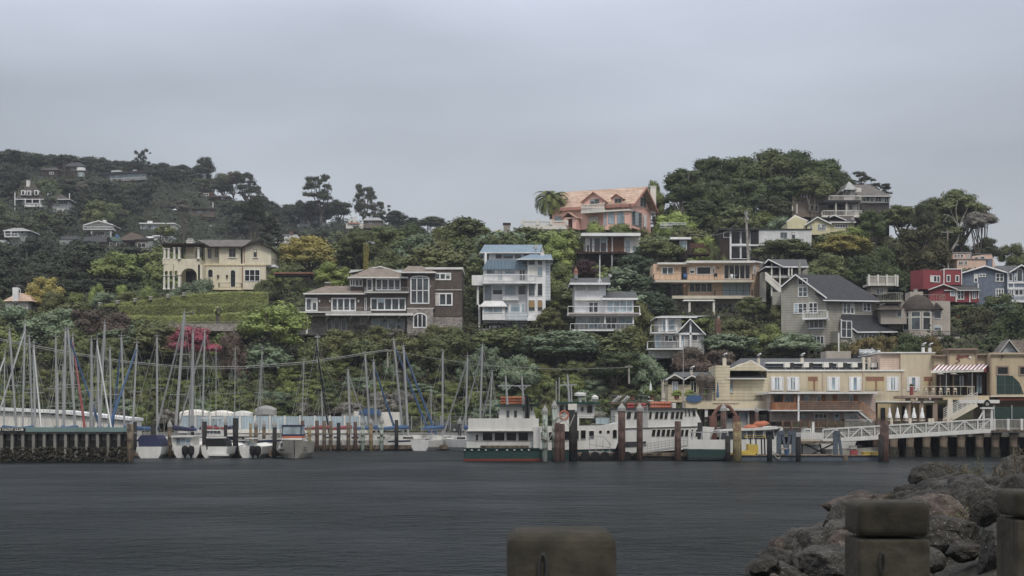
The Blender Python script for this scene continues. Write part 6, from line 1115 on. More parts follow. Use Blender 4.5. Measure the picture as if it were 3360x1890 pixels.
# ---- docks
mb = MB(); mb.box((X(436,146), 144.6, .12), (X(930,146), 147.2, .55)); mb.box((X(1000,183), 181.2, .15), (X(1530,183), 183.4, .6)); mb.box((X(540,146), 147, .12), (X(552,146), 192, .5)); mb.box((X(1180,183), 183, .15), (X(1192,183), 195, .5)); S(mb, 'marina_dock', 'tanpile')
K = lambda x, y: (430 + x/4.441, 1330 + y/4.441)
PL = [(443,1384,'darkpile',.22),(503,1393,'darkpile',.3),(557,1392,'tanpile',.22),(631,1398,'darkpile',.22),(671,1383,'darkpile',.26),(740,1386,'darkpile',.2),(773,1372,'blackcov',.3),(822,1389,'yellowpile',.16),(840,1392,'tanpile',.22),(866,1393,'tanpile',.22),(901,1393,'darkpile',.24)]
for i, (px, yt, mt, r) in enumerate(PL): pile(px, yt, 1495, 144.2 if i in (2,4,6,10) else 150+i, mt, 'mooring pile among the motor boats, %s of eleven from the left' % NUM[i], r, 'white' if i in (2,5,8,9,10) else None, group='mooring piles among the motor boats')
PL2 = [(993,1380,'redpile'),(1015,1398,'yellowpile'),(1040,1380,'redpile'),(1064,1381,'tanpile'),(1085,1382,'tanpile'),(1111,1387,'darkpile'),(1143,1386,'tanpile'),(1166,1384,'redpile'),(1190,1386,'greenpile'),(1217,1385,'yellowpile'),(1252,1382,'greenpile'),(1301,1378,'darkpile'),(1508,1383,'darkpile')]
for i, (px, yt, mt) in enumerate(PL2): pile(px, yt, 1470, 180.8, mt, 'mooring pile along the middle dock, %s of thirteen from the left' % NUM[i], .26, 'white' if i in (1,8,9,10,12) else None, group='mooring piles along the middle dock')
# ---- motor boats
def outboards(h, L, d=-2.2):
    for x in L:
        m = MB(); c = h.pt(x, 1478, d); m.lathe([(.12,-.45),(.26,-.3),(.3,.1),(.24,.35),(.05,.42)], c, 8); m.cyl(c + Vector((0,0,-.4)), c + Vector((.02,-.05,-1.2)), .11, .08, 6); B(m, 'outboard_motor', 'blackcov', h.o)
h = House('motor_boat', 'white motor boat with a navy canopy, leftmost beside the breakwater', 'boat', 488, 1500, 142); hullmesh(h.o, (X(488,142), 144.5), 7.5, 2.7, 1.0, R(95)); h.poly('canopy', 'navy', [(456,1467),(452,1440),(462,1428),(512,1428),(520,1440),(529,1462),(524,1485),(517,1485),(515,1469)], -.3, 3); h.box('cockpit_wall', 'boatwhite', 447, 516, 1468, 1486, 0, 3)
h = House('cabin_boat', 'white cabin boat with two black outboard motors left of the black covered boat', 'boat', 610, 1500, 142); hullmesh(h.o, (X(606,142), 146), 8, 3.0, 1.1, R(92)); h.box('cabin', 'boatwhite', 565, 630, 1434, 1478, .6, 4); h.win(577, 625, 1437, 1459, 3, 1, .6, 'boatwhite', 'bglass', 1.2); h.box('roof', 'boatwhite', 561, 634, 1430, 1435, .2, 4.4); h.box('canvas_panel', 'blackcov', 576, 626, 1460, 1474, .4, .56); outboards(h, (607, 627), -.6)
h = House('motor_boat', 'white boat with its stern closed by a black canvas cover', 'boat', 712, 1500, 142); hullmesh(h.o, (X(715,142), 146), 8.5, 3.0, 1.0, R(86)); h.poly('canvas_cover', 'blackcov', [(677,1475),(677,1440),(735,1440),(746,1478),(725,1481),(700,1481)], -.2, 3); h.box('swim_step', 'boatwhite', 680, 748, 1490, 1496, -.8, 0); h.box('arch', 'boatwhite', 677, 740, 1433, 1438, .4, 1)
h = House('cabin_cruiser', 'long white and navy cabin cruiser lying behind the small boats', 'boat', 770, 1470, 158); hullmesh(h.o, (X(765,158), 160), 12, 3.2, 1.3, 0, 'boatwhite', 'offwhite', 'navy'); h.poly('cabin', 'navy', [(680,1456),(684,1432),(800,1430),(822,1456)], .8, 3.4); h.box('roof', 'boatwhite', 677, 832, 1426, 1432, .4, 3.8); h.box('rear_cabin', 'boatwhite', 800, 850, 1432, 1456, .7, 3.4); h.win(690, 712, 1436, 1450, 1, 1, .8, 'boatwhite', 'glass', 1); h.win(720, 750, 1436, 1450, 1, 1, .8, 'boatwhite', 'glass', 1); h.win(778, 795, 1436, 1450, 1, 1, .8, 'boatwhite', 'glass', 1)
h = House('sport_boat', 'white open sport boat with a small top and two tilted black outboards', 'boat', 828, 1500, 142); hullmesh(h.o, (X(826,142), 145.6), 7, 2.6, 1.0, R(88)); h.box('console', 'boatwhite', 808, 838, 1455, 1478, 1.4, 2.6); h.win(811, 835, 1446, 1460, 2, 1, 1.4, 'boatwhite', 'bglass', 1); h.box('top', 'boatwhite', 804, 842, 1437, 1440, .6, 3); h.posts([(807, 1440, 1478), (839, 1440, 1478)], 'alu', d=1, r=.04); outboards(h, (829, 846), -.4)
h = House('flybridge_cruiser', 'grey hulled cruiser with a clear canopy and an orange and navy band', 'boat', 955, 1502, 141); hullmesh(h.o, (X(953,141), 144.6), 9, 3.4, 1.25, R(-84), 'hullgrey', 'offwhite'); h.poly('cabin', 'boatwhite', [(912,1472),(920,1450),(926,1441),(988,1441),(996,1450),(1003,1472)], .6, 4); h.win(919, 935, 1453, 1467, 1, 1, .6, 'boatwhite', 'glass', 1); h.win(938, 962, 1453, 1467, 1, 1, .6, 'boatwhite', 'glass', 1); h.win(965, 994, 1453, 1467, 1, 1, .6, 'boatwhite', 'glass', 1)
h.box('flybridge', 'boatwhite', 924, 990, 1438, 1443, .2, 3.4); h.box('orange_band', 'orange', 926, 990, 1431, 1438, .3, 3); h.box('navy_band', 'navy', 925, 990, 1425, 1431, .4, 3); h.box('canopy', 'bglass', 926, 987, 1398, 1425, .5, 2.8); h.boxes('canopy_frame', 'navy', [(924,927,1396,1425,.4,.5),(986,989,1396,1425,.4,.5),(924,989,1394,1398,.4,2.9)]); h.posts([(920, 1390, 1441), (982, 1388, 1400)], 'alu', 'antenna', .5, .04); h.rail(908, 1004, 1462, 1473, .2, 8, 'alu', .6)
h = House('sail_covered_ketch', 'navy hulled sailboat bow poking between the dark piles', 'boat', 650, 1440, 165); hullmesh(h.o, (X(655,165), 167), 9, 2.8, 1.4, R(185), 'navy', 'offwhite'); h.rail(632, 690, 1420, 1432, .4, 6, 'alu', .5); h.box('cabin', 'boatwhite', 655, 690, 1424, 1434, .6, 2.4)
h = House('harbour_launch', 'tall white fishing launch with a wire framed bridge behind the cabin boats', 'boat', 700, 1440, 172); hullmesh(h.o, (X(700,172), 174), 10, 3, 1.4, R(10)); h.box('cabin', 'boatwhite', 672, 728, 1410, 1430, .4, 3); h.win(676, 724, 1413, 1423, 4, 1, .4, 'boatwhite', 'glass', .8); h.box('roof', 'boatwhite', 660, 725, 1370, 1374, .2, 3); h.posts([(662, 1374, 1410), (722, 1374, 1410), (700, 1374, 1410)], 'alu', d=.4, r=.05)
for i, (px, c1, L) in enumerate(((1010,'boatwhite',7),(1075,'boatwhite',8),(1135,'boatwhite',8),(1200,'boatwhite',7.5),(1475,'boatwhite',8))):
    h = House('dinghy' if i == 3 else 'day_boat', 'small white boat tied behind the middle dock, %s of five from the left' % NUM[i], 'boat', px, 1470, 185); hullmesh(h.o, (X(px,185), 185.6), L*.75, 2.3, .9, R(i*7-10)); h.box('cabin', c1, px-18, px+14, 1440, 1452, 0, 1.4); h.win(px-15, px+10, 1442, 1448, 3, 1, 0, 'boatwhite', 'glass', .7); h.rail(px-30, px+30, 1440, 1448, -.6, 6, 'alu', .5, ends=0)
# ---- ferry one
def tyres(h, L, y, d, r=.38):
    for x in L: m = MB(); c = h.pt(x, y, d); m.lathe([(r*.55,-.1),(r,-.1),(r,.1),(r*.55,.1)], (0,0,0), 14); vs = m.v; m.v = [(c.x+v[0], c.y+v[2], c.z+v[1]) for v in vs]; B(m, 'tyre_fender', 'blackcov', h.o)
h = House('ferry', 'green hulled white ferry with four dark side windows and orange rafts', 'ferry', 1645, 1512, 130)
h.poly('hull', 'ferrygreen', [(1521,1472),(1768,1474),(1800,1478),(1796,1520),(1521,1520)], 0, 7.5); h.box('boot_stripe', 'ferryred', 1520.5, 1798, 1505, 1514, -.06, 7.6); h.box('rub_rail', 'ferrygreen', 1520, 1770, 1470, 1473, -.15, 7.6)
for x in (1525, 1548, 1571, 1594, 1630, 1664, 1688, 1712, 1735): h.box('cleat', 'offwhite', x-3, x+3, 1475, 1478, -.14, 0)
h.box('cabin', 'boatwhite', 1531, 1752, 1413, 1472, 1.0, 6.5); h.box('upper_bulwark', 'boatwhite', 1536, 1768, 1373, 1414, .5, 7.0); h.box('side_block', 'boatwhite', 1750, 1772, 1400, 1478, .2, 7.0); h.box('deck_line', 'offwhite', 1530, 1756, 1412, 1415, .3, 7.1); h.box('bench', 'tanpile', 1576, 1735, 1462, 1470, .5, .9)
for x0, x1 in ((1583,1617),(1622,1656),(1661,1695),(1700,1734)): h.win(x0, x1, 1418, 1446, 1, 1, 1.0, 'offwhite', 'dglass', 1.2)
h.win(1560, 1570, 1425, 1447, 1, 1, 1.0, 'offwhite', 'glass', 1.2, name='door'); h.rail(1523, 1752, 1445, 1473, -.05, 6, 'iron', .7, ends=0, mid=1)
h.poly('wheelhouse', 'boatwhite', [(1637,1374),(1640,1333),(1749,1333),(1758,1374)], 1.5, 5.5); h.box('wheelhouse_roof', 'ferrygreen', 1621, 1765, 1328, 1333, .9, 6.1); h.poly('roof_visor', 'ferrygreen', [(1735,1328),(1768,1323),(1764,1330),(1735,1332)], .9, 6.1)
for x0, x1, y0, y1 in ((1661,1672,1346,1370),(1686,1697,1346,1370),(1714,1721,1333,1349),(1741,1748,1334,1348)): h.win(x0, x1, y0, y1, 1, 1, 1.5, 'offwhite', 'glass', .8)
h.rail(1545, 1640, 1368, 1374, .6, 8, 'iron', .5, ends=0)
def rafts(h, x0, x1, y0, y1, mat, d0=2, d1=4, n=6, rows=3):
    for r_ in range(rows):
        m = MB()
        for k in range(n):
            a = x0 + (x1-x0)*k/n; b = x0 + (x1-x0)*(k+1)/n; y = y0 + (y1-y0)*(r_+.5)/rows; p, q = h.pt(a+.7, y, d0+.5), h.pt(b-.7, y, d0+.5); rr = (y1-y0)/rows/2*h.O.y/F; m.cyl(p, q, rr, rr, 8); m.cyl(p + Vector((0,.8,0)), q + Vector((0,.8,0)), rr, rr, 8)
        B(m, 'life_raft', mat, h.o)
rafts(h, 1642, 1716, 1301, 1328, 'orange'); rafts(h, 1720, 1738, 1303, 1327, 'orange', 2.5, 4, 2, 2)
for x in (1660, 1713):
    m = MB(); m.cyl(h.pt(x+5, 1328, 1.5), h.pt(x-1, 1233, 1.5), .1, .06, 8); m.bar(h.pt(x-26, 1266, 1.5), h.pt(x+29, 1265, 1.5), .1); m.bar(h.pt(x-12, 1267, 1.5), h.pt(x+3, 1280, 1.5), .07); m.bar(h.pt(x+18, 1266, 1.5), h.pt(x+4, 1280, 1.5), .07); B(m, 'mast', 'alu', h.o)
h.posts([(1727, 1295, 1373), (1733, 1300, 1373)], 'iron', 'exhaust_pipe', 1.0, .12)
# ---- ferry two
h = House('ferry', 'white ferry with round portholes, green railings and raised wheelhouse behind the pile cluster', 'ferry', 1905, 1500, 136)
h.poly('hull', 'boatwhite', [(1768,1399),(1990,1396),(2034,1385),(2032,1440),(2020,1472),(1768,1478)], 0, 7); h.poly('lower_hull', 'ferrygreen', [(1768,1478),(2020,1470),(1996,1506),(1768,1510)], .1, 6.8)
h.poly('wheelhouse', 'boatwhite', [(1828,1370),(1832,1325),(1955,1325),(1948,1372)], 1.5, 5.5); h.box('wheelhouse_roof', 'ferrygreen', 1826, 1972, 1319, 1325, .8, 6.2); h.box('deck_block', 'boatwhite', 1828, 1900, 1368, 1398, 1.2, 6)
h.win(1835, 1850, 1329, 1356, 1, 1, 1.5, 'boatwhite', 'dglass', 1, arch=3); h.win(1855, 1868, 1329, 1356, 1, 1, 1.5, 'boatwhite', 'dglass', 1); h.win(1906, 1915, 1335, 1350, 1, 1, 1.5, 'grey', 'dglass', 1); h.win(1925, 1945, 1329, 1356, 1, 1, 1.5, 'boatwhite', 'dglass', 1)
for x0, x1, y0, y1, a_ in ((1775,1790,1417,1446,0),(1800,1818,1417,1446,0),(1852,1870,1414,1445,0),(1883,1900,1412,1443,0),(1905,1923,1411,1441,0),(1932,1950,1413,1438,0),(2010,2025,1409,1438,4)): h.win(x0, x1, y0, y1, 1, 1, 0, 'boatwhite', 'dglass', 1.1, arch=a_)
for x in (1970, 1996): m = MB(); p = h.pt(x, 1417, -.02); m.cyl(p, p + Vector((0,.1,0)), .17, .17, 12); f_ = B(m, 'porthole', 'offwhite', h.o); m = MB(); m.cyl(p + Vector((0,-.03,0)), p, .13, .13, 12); B(m, 'pane', 'dglass', f_)
h.rail(1770, 1826, 1366, 1398, .1, 4, 'ferrygreen', .9, ends=0); h.rail(1893, 2022, 1366, 1395, .1, 5, 'ferrygreen', .9, ends=0); h.box('cloth', 'curtain', 1955, 2000, 1370, 1392, .2, .25)
m = MB(); m.cyl(h.pt(1868, 1319, 2), h.pt(1862, 1228, 2), .11, .06, 8); m.bar(h.pt(1838, 1263, 2), h.pt(1893, 1263, 2), .09); m.bar(h.pt(1849, 1250, 2), h.pt(1868, 1280, 2), .07); m.cyl(h.pt(1876, 1319, 2), h.pt(1874, 1262, 2), .07, .05, 6); B(m, 'mast', 'alu', h.o)
h.posts([(1825, 1250, 1366), (1835, 1238, 1320), (1922, 1285, 1319)], 'alu', 'antenna', 2, .035); m = MB(); m.lathe([(.12,0),(.14,.5),(.5,.52),(.5,.72),(.3,.8)], h.pt(1904, 1319, 2), 10); B(m, 'radar', 'boatwhite', h.o); m = MB(); m.lathe([(.1,0),(.3,.25),(.3,.45),(.05,.6)], h.pt(1952, 1319, 2.2), 10); B(m, 'radome', 'boatwhite', h.o)
m = MB(); c = h.pt(1851, 1362, 1.1); [m.cyl(c + Vector((math.cos(a_)*.36, 0, math.sin(a_)*.36)), c + Vector((math.cos(a_+.53)*.36, 0, math.sin(a_+.53)*.36)), .07, .07, 6) for a_ in [k*.5236 for k in range(12)]]; B(m, 'life_ring', 'orange', h.o)
t = House('notice_board', 'small white notice board fixed on the dark pile before the second ferry', 'sign', 1878, 1345, 130.6); t.box('board', 'offwhite', 1864, 1893, 1325, 1345, 0, .05); t.posts([(1878, 1345, 1360)], 'darkpile', 'bracket', .03, .05)
# ---- ferry three: two deck tour boat
h = House('tour_boat', 'two deck white tour boat with two rows of dark slanted windows', 'ferry', 2160, 1500, 141)
h.poly('upper_deck', 'boatwhite', [(2018,1343),(2280,1340),(2296,1372),(2306,1398),(2140,1403),(2020,1406)], 1.2, 7.5); h.poly('lower_deck', 'boatwhite', [(2050,1405),(2306,1399),(2322,1440),(2310,1470),(2050,1490)], .8, 8); h.box('roof_edge', 'dgroof', 2014, 2288, 1339, 1343, .9, 7.8); h.poly('rub_strake', 'dgroof', [(2020,1406),(2306,1398),(2306,1400.5),(2020,1408.5)], .7, 1); h.poly('lower_hull', 'dgroof', [(2050,1450),(2120,1448),(2120,1462),(2050,1466)], .7, .9); h.poly('bow', 'boatwhite', [(2300,1399),(2345,1402),(2322,1470),(2300,1470)], 1.6, 7)
def slw(h, x0, x1, y0, y1, d, s_=3):
    f_ = h.poly('window', 'offwhite', [(x0,y1),(x1,y1),(x1+s_,y0),(x0+s_,y0)], d-.05, d+.02); h.poly('pane', 'dglass', [(x0+1.2,y1-1.3),(x1-1.2,y1-1.3),(x1+s_-1.2,y0+1.3),(x0+s_+1.2,y0+1.3)], d-.08, d-.04, f_)
for x0, x1 in ((2054,2070),(2079,2094),(2128,2138),(2147,2160),(2163,2176),(2179,2191),(2199,2212),(2215,2227),(2229,2240)): slw(h, x0, x1, 1350, 1375, 1.2)
for x0, x1 in ((2248,2254),(2259,2266),(2272,2284)): slw(h, x0, x1, 1345, 1366, 1.2, -1)
for x0, x1 in ((2137,2150),(2153,2166),(2169,2182),(2185,2198),(2200,2213),(2232,2243),(2246,2258),(2266,2273),(2281,2291)): slw(h, x0, x1, 1408, 1432, .8)
rafts(h, 2059, 2083, 1323, 1341, 'redraft', 2, 4, 3, 2); rafts(h, 2091, 2121, 1323, 1341, 'redraft', 2, 4, 3, 2); rafts(h, 2136, 2202, 1318, 1341, 'orange', 2, 4, 6, 2); h.rail(2133, 2160, 1317, 1341, 1.4, 3, 'alu', .8, ends=0, mid=1); h.box('vent', 'boatwhite', 2206, 2218, 1322, 1340, 2.5, 4); m = MB(); m.cyl(h.pt(2242, 1339, 2.5), h.pt(2242, 1130, 2.5), .05, .02, 6); B(m, 'antenna', 'alu', h.o)
m = MB(); [m.bar(h.pt(2112, 1335+k*7, .9), h.pt(2124, 1335+k*7, .9), .04) for k in range(10)]; m.bar(h.pt(2112, 1330, .9), h.pt(2112, 1403, .9), .05); m.bar(h.pt(2124, 1330, .9), h.pt(2124, 1403, .9), .05); B(m, 'ladder', 'alu', h.o); tyres(h, (), 0, 0)
t = House('floating_dock', 'timber landing float with hanging tyres below the white ferries', 'dock', 2080, 1506, 132.5); t.box('deck', 'tanpile', 1894, 2256, 1487, 1497, 0, 3); t.box('side', 'darkpile', 1894, 2256, 1497, 1510, .1, 2.9); tyres(t, (1920, 1953, 1985, 2026, 2058, 2095), 1497, -.12)
t = House('boarding_ramp', 'white railed boarding ramp leading up to the tour boat', 'ramp', 2200, 1490, 134.5); t.poly('deck', 'grey', [(2090,1488),(2256,1462),(2256,1466),(2090,1492)], 0, 1.2); m = MB()
for dd in (0, 1.15):
    for dy in (0, -8, -16, -24): m.bar(t.pt(2100, 1484+dy, dd), t.pt(2256, 1460+dy, dd), .05)
    for k in range(14): x = 2100 + k*12; y = 1484 - (x-2100)*.154; m.bar(t.pt(x, y, dd), t.pt(x, y-24, dd), .045)
B(m, 'railing', 'alu', t.o)
t = House('boarding_steps', 'white tubular boarding steps standing on the float beside the ferry', 'steps', 1960, 1490, 132.8); m = MB(); [m.bar(t.pt(1934+k*22, 1432+k*6, 0), t.pt(1934+k*22, 1487, 0), .05) for k in range(4)]; m.bar(t.pt(1934, 1432, 0), t.pt(1980, 1432, 0), .05); m.bar(t.pt(1980, 1432, 0), t.pt(2006, 1462, 0), .05); m.bar(t.pt(1934, 1458, 0), t.pt(2006, 1470, 0), .05); m.bar(t.pt(1934, 1482, 0), t.pt(2006, 1484, 0), .12); B(m, 'frame', 'alu', t.o)
for a in ((1788,1347,129,'greenpile','pale green pile with white pointed top between the two ferries',.27,'white'),(1819,1330,131,'greenpile','taller pale pile with pointed top beside the pile cluster',.25,'white'),(1828,1387,128.6,'redpile','red brown pile wrapped with ropes at the left of the pile cluster',.26,None),(1842,1390,129.4,'redpile','thick frayed pile in the middle of the pile cluster',.34,None),(1877,1345,129.6,'darkpile','black pile under the white notice board',.3,None),(1888,1352,130.2,'darkpile','black pile just right of the notice board',.2,None),
          (2040,1339,131,'redpile','tall brown pile with white cone left of the tour boat',.36,'white'),(2099,1340,131,'redpile','tall brown pile with white cone in front of the tour boat',.3,'white'),(2224,1382,131.5,'redpile','short brown pile with rope before the tour boat windows',.32,None),(2297,1386,133,'darkpile','short dark pile at the tour boat bow',.26,None),(2419,1384,130,'yellowpile','yellow stained pile at the fuel dock',.42,None),(2374,1340,146,'redpile','red brown pile standing inside the red hoist',.32,'white'),
          (2388,1430,129,'darkpile','black pile at the left end of the fuel dock',.26,None),(2525,1428,128.8,'blackcov','black pile in front of the yellow hose rack',.26,None),(2619,1433,129.2,'blackcov','black pile at the middle of the fuel dock',.26,None),(2902,1380,129.4,'redpile','large rust brown pile at the right end of the fuel dock',.44,None),(2890,1428,129,'darkpile','black pile touching the large rust brown pile',.24,None),(2483,1344,150,'redpile','brown pile behind the orange kayaks',.2,'white'),(2875,1380,150,'redpile','dark red pile top behind the gangway',.4,None)):
    pile(a[0], a[1], 1505, a[2], a[3], a[4], a[5], a[6])
t = House('mooring_rope', 'pale rope wrapped round the frayed pile cluster', 'rope', 1835, 1450, 128.2); m = MB()
for k in range(5): y = 1368 + k*4; m.path([t.pt(1822 + 24*q/8, y + 3*math.sin(q*.8+k), -.1 - .35*math.sin(math.pi*q/8)) for q in range(9)], .035, 5)
m.path([t.pt(1846, 1372, 0), t.pt(1868, 1400, -.1), t.pt(1886, 1360, -.1)], .035, 5); m.path([t.pt(1822, 1380, 0), t.pt(1812, 1420, -.1), t.pt(1800, 1445, -.1), t.pt(1776, 1435, -.1)], .04, 5); B(m, 'rope', 'rope', t.o)
# ---- hoist, small ferry, tour launch, kayaks
h = House('red_hoist', 'red steel arch hoist between two red piles', 'hoist', 2378, 1420, 148); m = MB(); [m.cyl((h.pt(x, 1364, 0).x, 148, -.5), h.pt(x, 1364, 0), .36, .34, 10) for x in (2340, 2416)]; B(m, 'post', 'rust', h.o); m = MB(); m.path([h.pt(*p, 0) for p in ((2340,1364),(2352,1345),(2362,1333),(2392,1333),(2402,1346),(2416,1364))], .16, 8); B(m, 'arch', 'rust', h.o)
h = House('small_ferry', 'little green hulled launch with a high white side screen', 'boat', 2320, 1502, 131.5); h.poly('hull', 'ferrygreen', [(2256,1474),(2390,1476),(2388,1508),(2262,1508)], 0, 3.5); h.box('boot_stripe', 'dgroof', 2257, 2389, 1499, 1504, -.05, 3.5); h.poly('screen', 'boatwhite', [(2258,1442),(2386,1443),(2388,1474),(2257,1473)], -.02, .1); h.poly('far_screen', 'boatwhite', [(2258,1444),(2386,1445),(2388,1474),(2257,1473)], 3.2, 3.3)
m = MB(); [m.path([h.pt(x, 1443, .2), h.pt(x+4, 1420, .2), h.pt(x+2, 1417, 1.6), h.pt(x+4, 1420, 3), h.pt(x, 1443, 3.1)], .06) for x in (2270, 2300, 2330, 2362, 2384)]; m.bar(h.pt(2264, 1418, .4), h.pt(2388, 1419, .4), .08); m.bar(h.pt(2264, 1418, 2.8), h.pt(2388, 1419, 2.8), .08); B(m, 'roof_frame', 'alu', h.o)
h = House('glass_launch', 'enclosed white sightseeing launch with curved windows behind the fuel dock', 'boat', 2480, 1490, 137)
h.poly('hull', 'boatwhite', [(2392,1444),(2540,1440),(2562,1400),(2570,1404),(2552,1480),(2530,1492),(2392,1490)], .4, 4.2); h.poly('roof', 'boatwhite', [(2362,1411),(2480,1404),(2545,1398),(2562,1402),(2550,1408),(2480,1412),(2362,1416)], .2, 4.4)
for x0, x1 in ((2366,2388),(2392,2422),(2428,2450),(2454,2472),(2482,2506),(2514,2540)): f_ = h.poly('window', 'boatwhite', [(x0-2,1443),(x1+2,1443),(x1,1412),(x0-4,1413)], .45, .5); h.poly('pane', 'glass', [(x0,1441),(x1,1441),(x1-2,1414),(x0-2,1415)], .38, .46, f_)
for nm, lb, x0, x1, y, mt in (('kayak', 'orange kayak on the launch roof, upper one', 2468, 2524, 1391, 'orange'), ('kayak', 'orange kayak on the launch roof, lower left one', 2436, 2496, 1402, 'orange')):
    t = House(nm, lb, 'kayak', (x0+x1)/2, y+4, 138.5); m = MB(); a, b = t.pt(x0, y+2, 0), t.pt(x1, y-3, 0); n = 8; [m.cyl(a.lerp(b, k/n), a.lerp(b, (k+1)/n), .03+.26*math.sin(math.pi*k/n), .03+.26*math.sin(math.pi*(k+1)/n), 8) for k in range(n)]; B(m, 'hull', mt, t.o); m = MB(); q = a.lerp(b, .5); m.lathe([(.2,0),(.2,.04)], q + Vector((0,0,.27)), 10); B(m, 'cockpit', 'blackcov', t.o)
# ---- fuel dock
h = House('fuel_dock', 'low grey floating fuel dock in front of the gangway', 'dock', 2640, 1512, 130.5); h.box('float', 'bluegrey', 2384, 2905, 1496, 1514, 0, 4.5); h.box('deck', 'tanpile', 2383, 2906, 1493.5, 1496, -.1, 4.6); [h.box('timber_end', 'tanpile', x, x+14, 1494, 1513, -.14, -.02) for x in (2384, 2520, 2768, 2890)]
def frame_(label, x, w, Y): t = House('steel_frame', label, 'frame', x, 1496, Y, group=None); m = MB(); m.bar(t.pt(x-w*.2, 1418, 0), t.pt(x-w*.2, 1494, 0), .35, .3); m.bar(t.pt(x+w*.3, 1418, 0), t.pt(x+w*.9, 1492, 0), .22, .2); m.bar(t.pt(x-w*.4, 1420, 0), t.pt(x+w*.6, 1420, 0), .35, .35); B(m, 'post', 'bluegrey', t.o)
frame_('blue grey steel frame right of the black pile with the yellow rack', 2560, 22, 131.5); frame_('blue grey steel frame beside the blue bucket', 2600, -22, 131.5); frame_('blue grey steel frame below the left end of the gangway', 2745, 18, 130.8)
t = House('yellow_tank', 'bright yellow equipment box on the fuel dock', 'box', 2470, 1486, 131); t.poly('body', 'yellow', [(2455,1457),(2488,1459),(2489,1488),(2435,1488),(2430,1480),(2455,1478)], 0, 1.2); t.box('base', 'yellow', 2402, 2480, 1486, 1494, -.3, 1.4)
t = House('hose_rack', 'yellow railed hose rack with black legs on the fuel dock', 'rack', 2480, 1494, 132); t.rail(2448, 2512, 1428, 1436, 0, 6, 'yellow', 1, 'rail', ends=1); m = MB(); [m.bar(t.pt(x, 1436, .3), t.pt(x+2, 1494, .3), .1) for x in (2462, 2480, 2498, 2508)]; B(m, 'leg', 'blackcov', t.o)
t = House('blue_bucket', 'blue bucket with coiled rope on the fuel dock', 'bucket', 2582, 1494, 130.9); m = MB(); c = t.pt(2582, 1494, .3); m.lathe([(.17,0),(.22,.52),(.24,.54)], c, 12); B(m, 'bucket', 'bluecov', t.o); m = MB(); [m.path([c + Vector((math.cos(a_)*.3-.2, math.sin(a_)*.25, .5+z)) for a_ in [q*.5 for q in range(13)]], .035, 5) for z in (0, .06)]; m.path([t.pt(2535, 1480, -.5), t.pt(2545, 1500, -.5), t.pt(2556, 1506, -.5), t.pt(2560, 1496, -.4), t.pt(2545, 1488, -.3)], .04, 5); B(m, 'rope', 'rope', t.o)
t = House('red_box', 'red fuel box on the fuel dock', 'box', 2803, 1494, 131); t.box('body', 'redraft', 2793, 2814, 1477, 1494, 0, .6); t.box('handle', 'iron', 2799, 2808, 1474, 1477, .2, .4)
for i, x in enumerate((2834, 2860)): t = House('yellow_crate', 'low yellow crate on the fuel dock, %s of the pair' % ('left' if i == 0 else 'right'), 'crate', x+12, 1494, 131, group='yellow crates'); t.box('body', 'yellow', x, x+23, 1485, 1494, 0, 1); t.box('lid', 'yellow', x-.5, x+23.5, 1483, 1485, -.05, 1.05)
t = House('small_motorboat', 'small grey motor boat with railings moored under the gangway', 'boat', 2800, 1490, 137.5); hullmesh(t.o, (X(2800,138), 139), 5, 1.9, .8, R(8), 'hullgrey'); t.box('console', 'boatwhite', 2790, 2812, 1462, 1474, 1, 1.6); t.rail(2778, 2828, 1462, 1472, .4, 5, 'alu', .6, ends=0)
h = House('work_platform', 'timber work platform on crossed struts beside the gangway foot', 'platform', 2690, 1500, 137); h.box('deck', 'tanpile', 2626, 2742, 1448, 1456, 0, 4); m = MB(); [m.bar(h.pt(a_, 1456, .3), h.pt(b_, 1502, .3), .12) for a_, b_ in ((2640,2730),(2735,2640),(2632,2632),(2738,2738),(2690,2700))]; B(m, 'strut', 'darkpile', h.o); h.box('sheet', 'creamwall', 2630, 2690, 1441, 1448, .3, 2.5); h.rail(2628, 2742, 1412, 1449, 0, 16, 'alu', .7, ends=0, mid=3)
h = House('utility_launch', 'white workboat with searchlight seen through the platform railing', 'boat', 2650, 1450, 142); h.box('cabin', 'boatwhite', 2628, 2700, 1420, 1450, 0, 3); h.box('wheelhouse', 'boatwhite', 2640, 2662, 1406, 1421, .5, 2); h.win(2643, 2659, 1409, 1416, 2, 1, .5, 'boatwhite', 'glass', .8); h.posts([(2668, 1384, 1420)], 'boatwhite', 'mast', 1, .1); hullmesh(h.o, (X(2660,144), 144), 7, 2.4, 1.1, R(4))
# ---- wharf
mb = MB(); mb.box((X(1995,152), 152, 1.75), (X(3560,152), 205, 2.55)); S(mb, 'wharf_deck', 'old_concrete')
mb = MB(); mb.box((X(1995,168), 168, -4), (X(3560,168), 169, 1.75)); S(mb, 'dark_void_wall', 'blackcov')  # added back wall, coloured black for the shaded void under the wharf
for i, px in enumerate((2240, 2300, 2933, 2986, 3040, 3096, 3154, 3214, 3266, 3326, 3385)):
    x = X(px, 147); t = thing('pier_pile', 'stout concrete pile under the wharf, %s of eleven from the left' % NUM[i], 'pile', (x, 147, -.5), 'concrete piles under the wharf'); zt = Z(1416 if px > 2500 else 1440, 147); m = MB(); m.cyl((x, 147, -1), (x, 147, zt), .36, .36, 10); B(m, 'shaft', 'growth' if False else 'tanpile', t, True); m = MB(); m.box((x-.5, 146.4, zt-.1), (x+.5, 152.2, zt+.35)); B(m, 'cap', 'old_concrete', t); m = MB(); m.lathe([(.37,-1),(.48,-.3),(.45,.3),(.37,.7)], (x, 147, .2), 10); B(m, 'growth', 'growth', t)
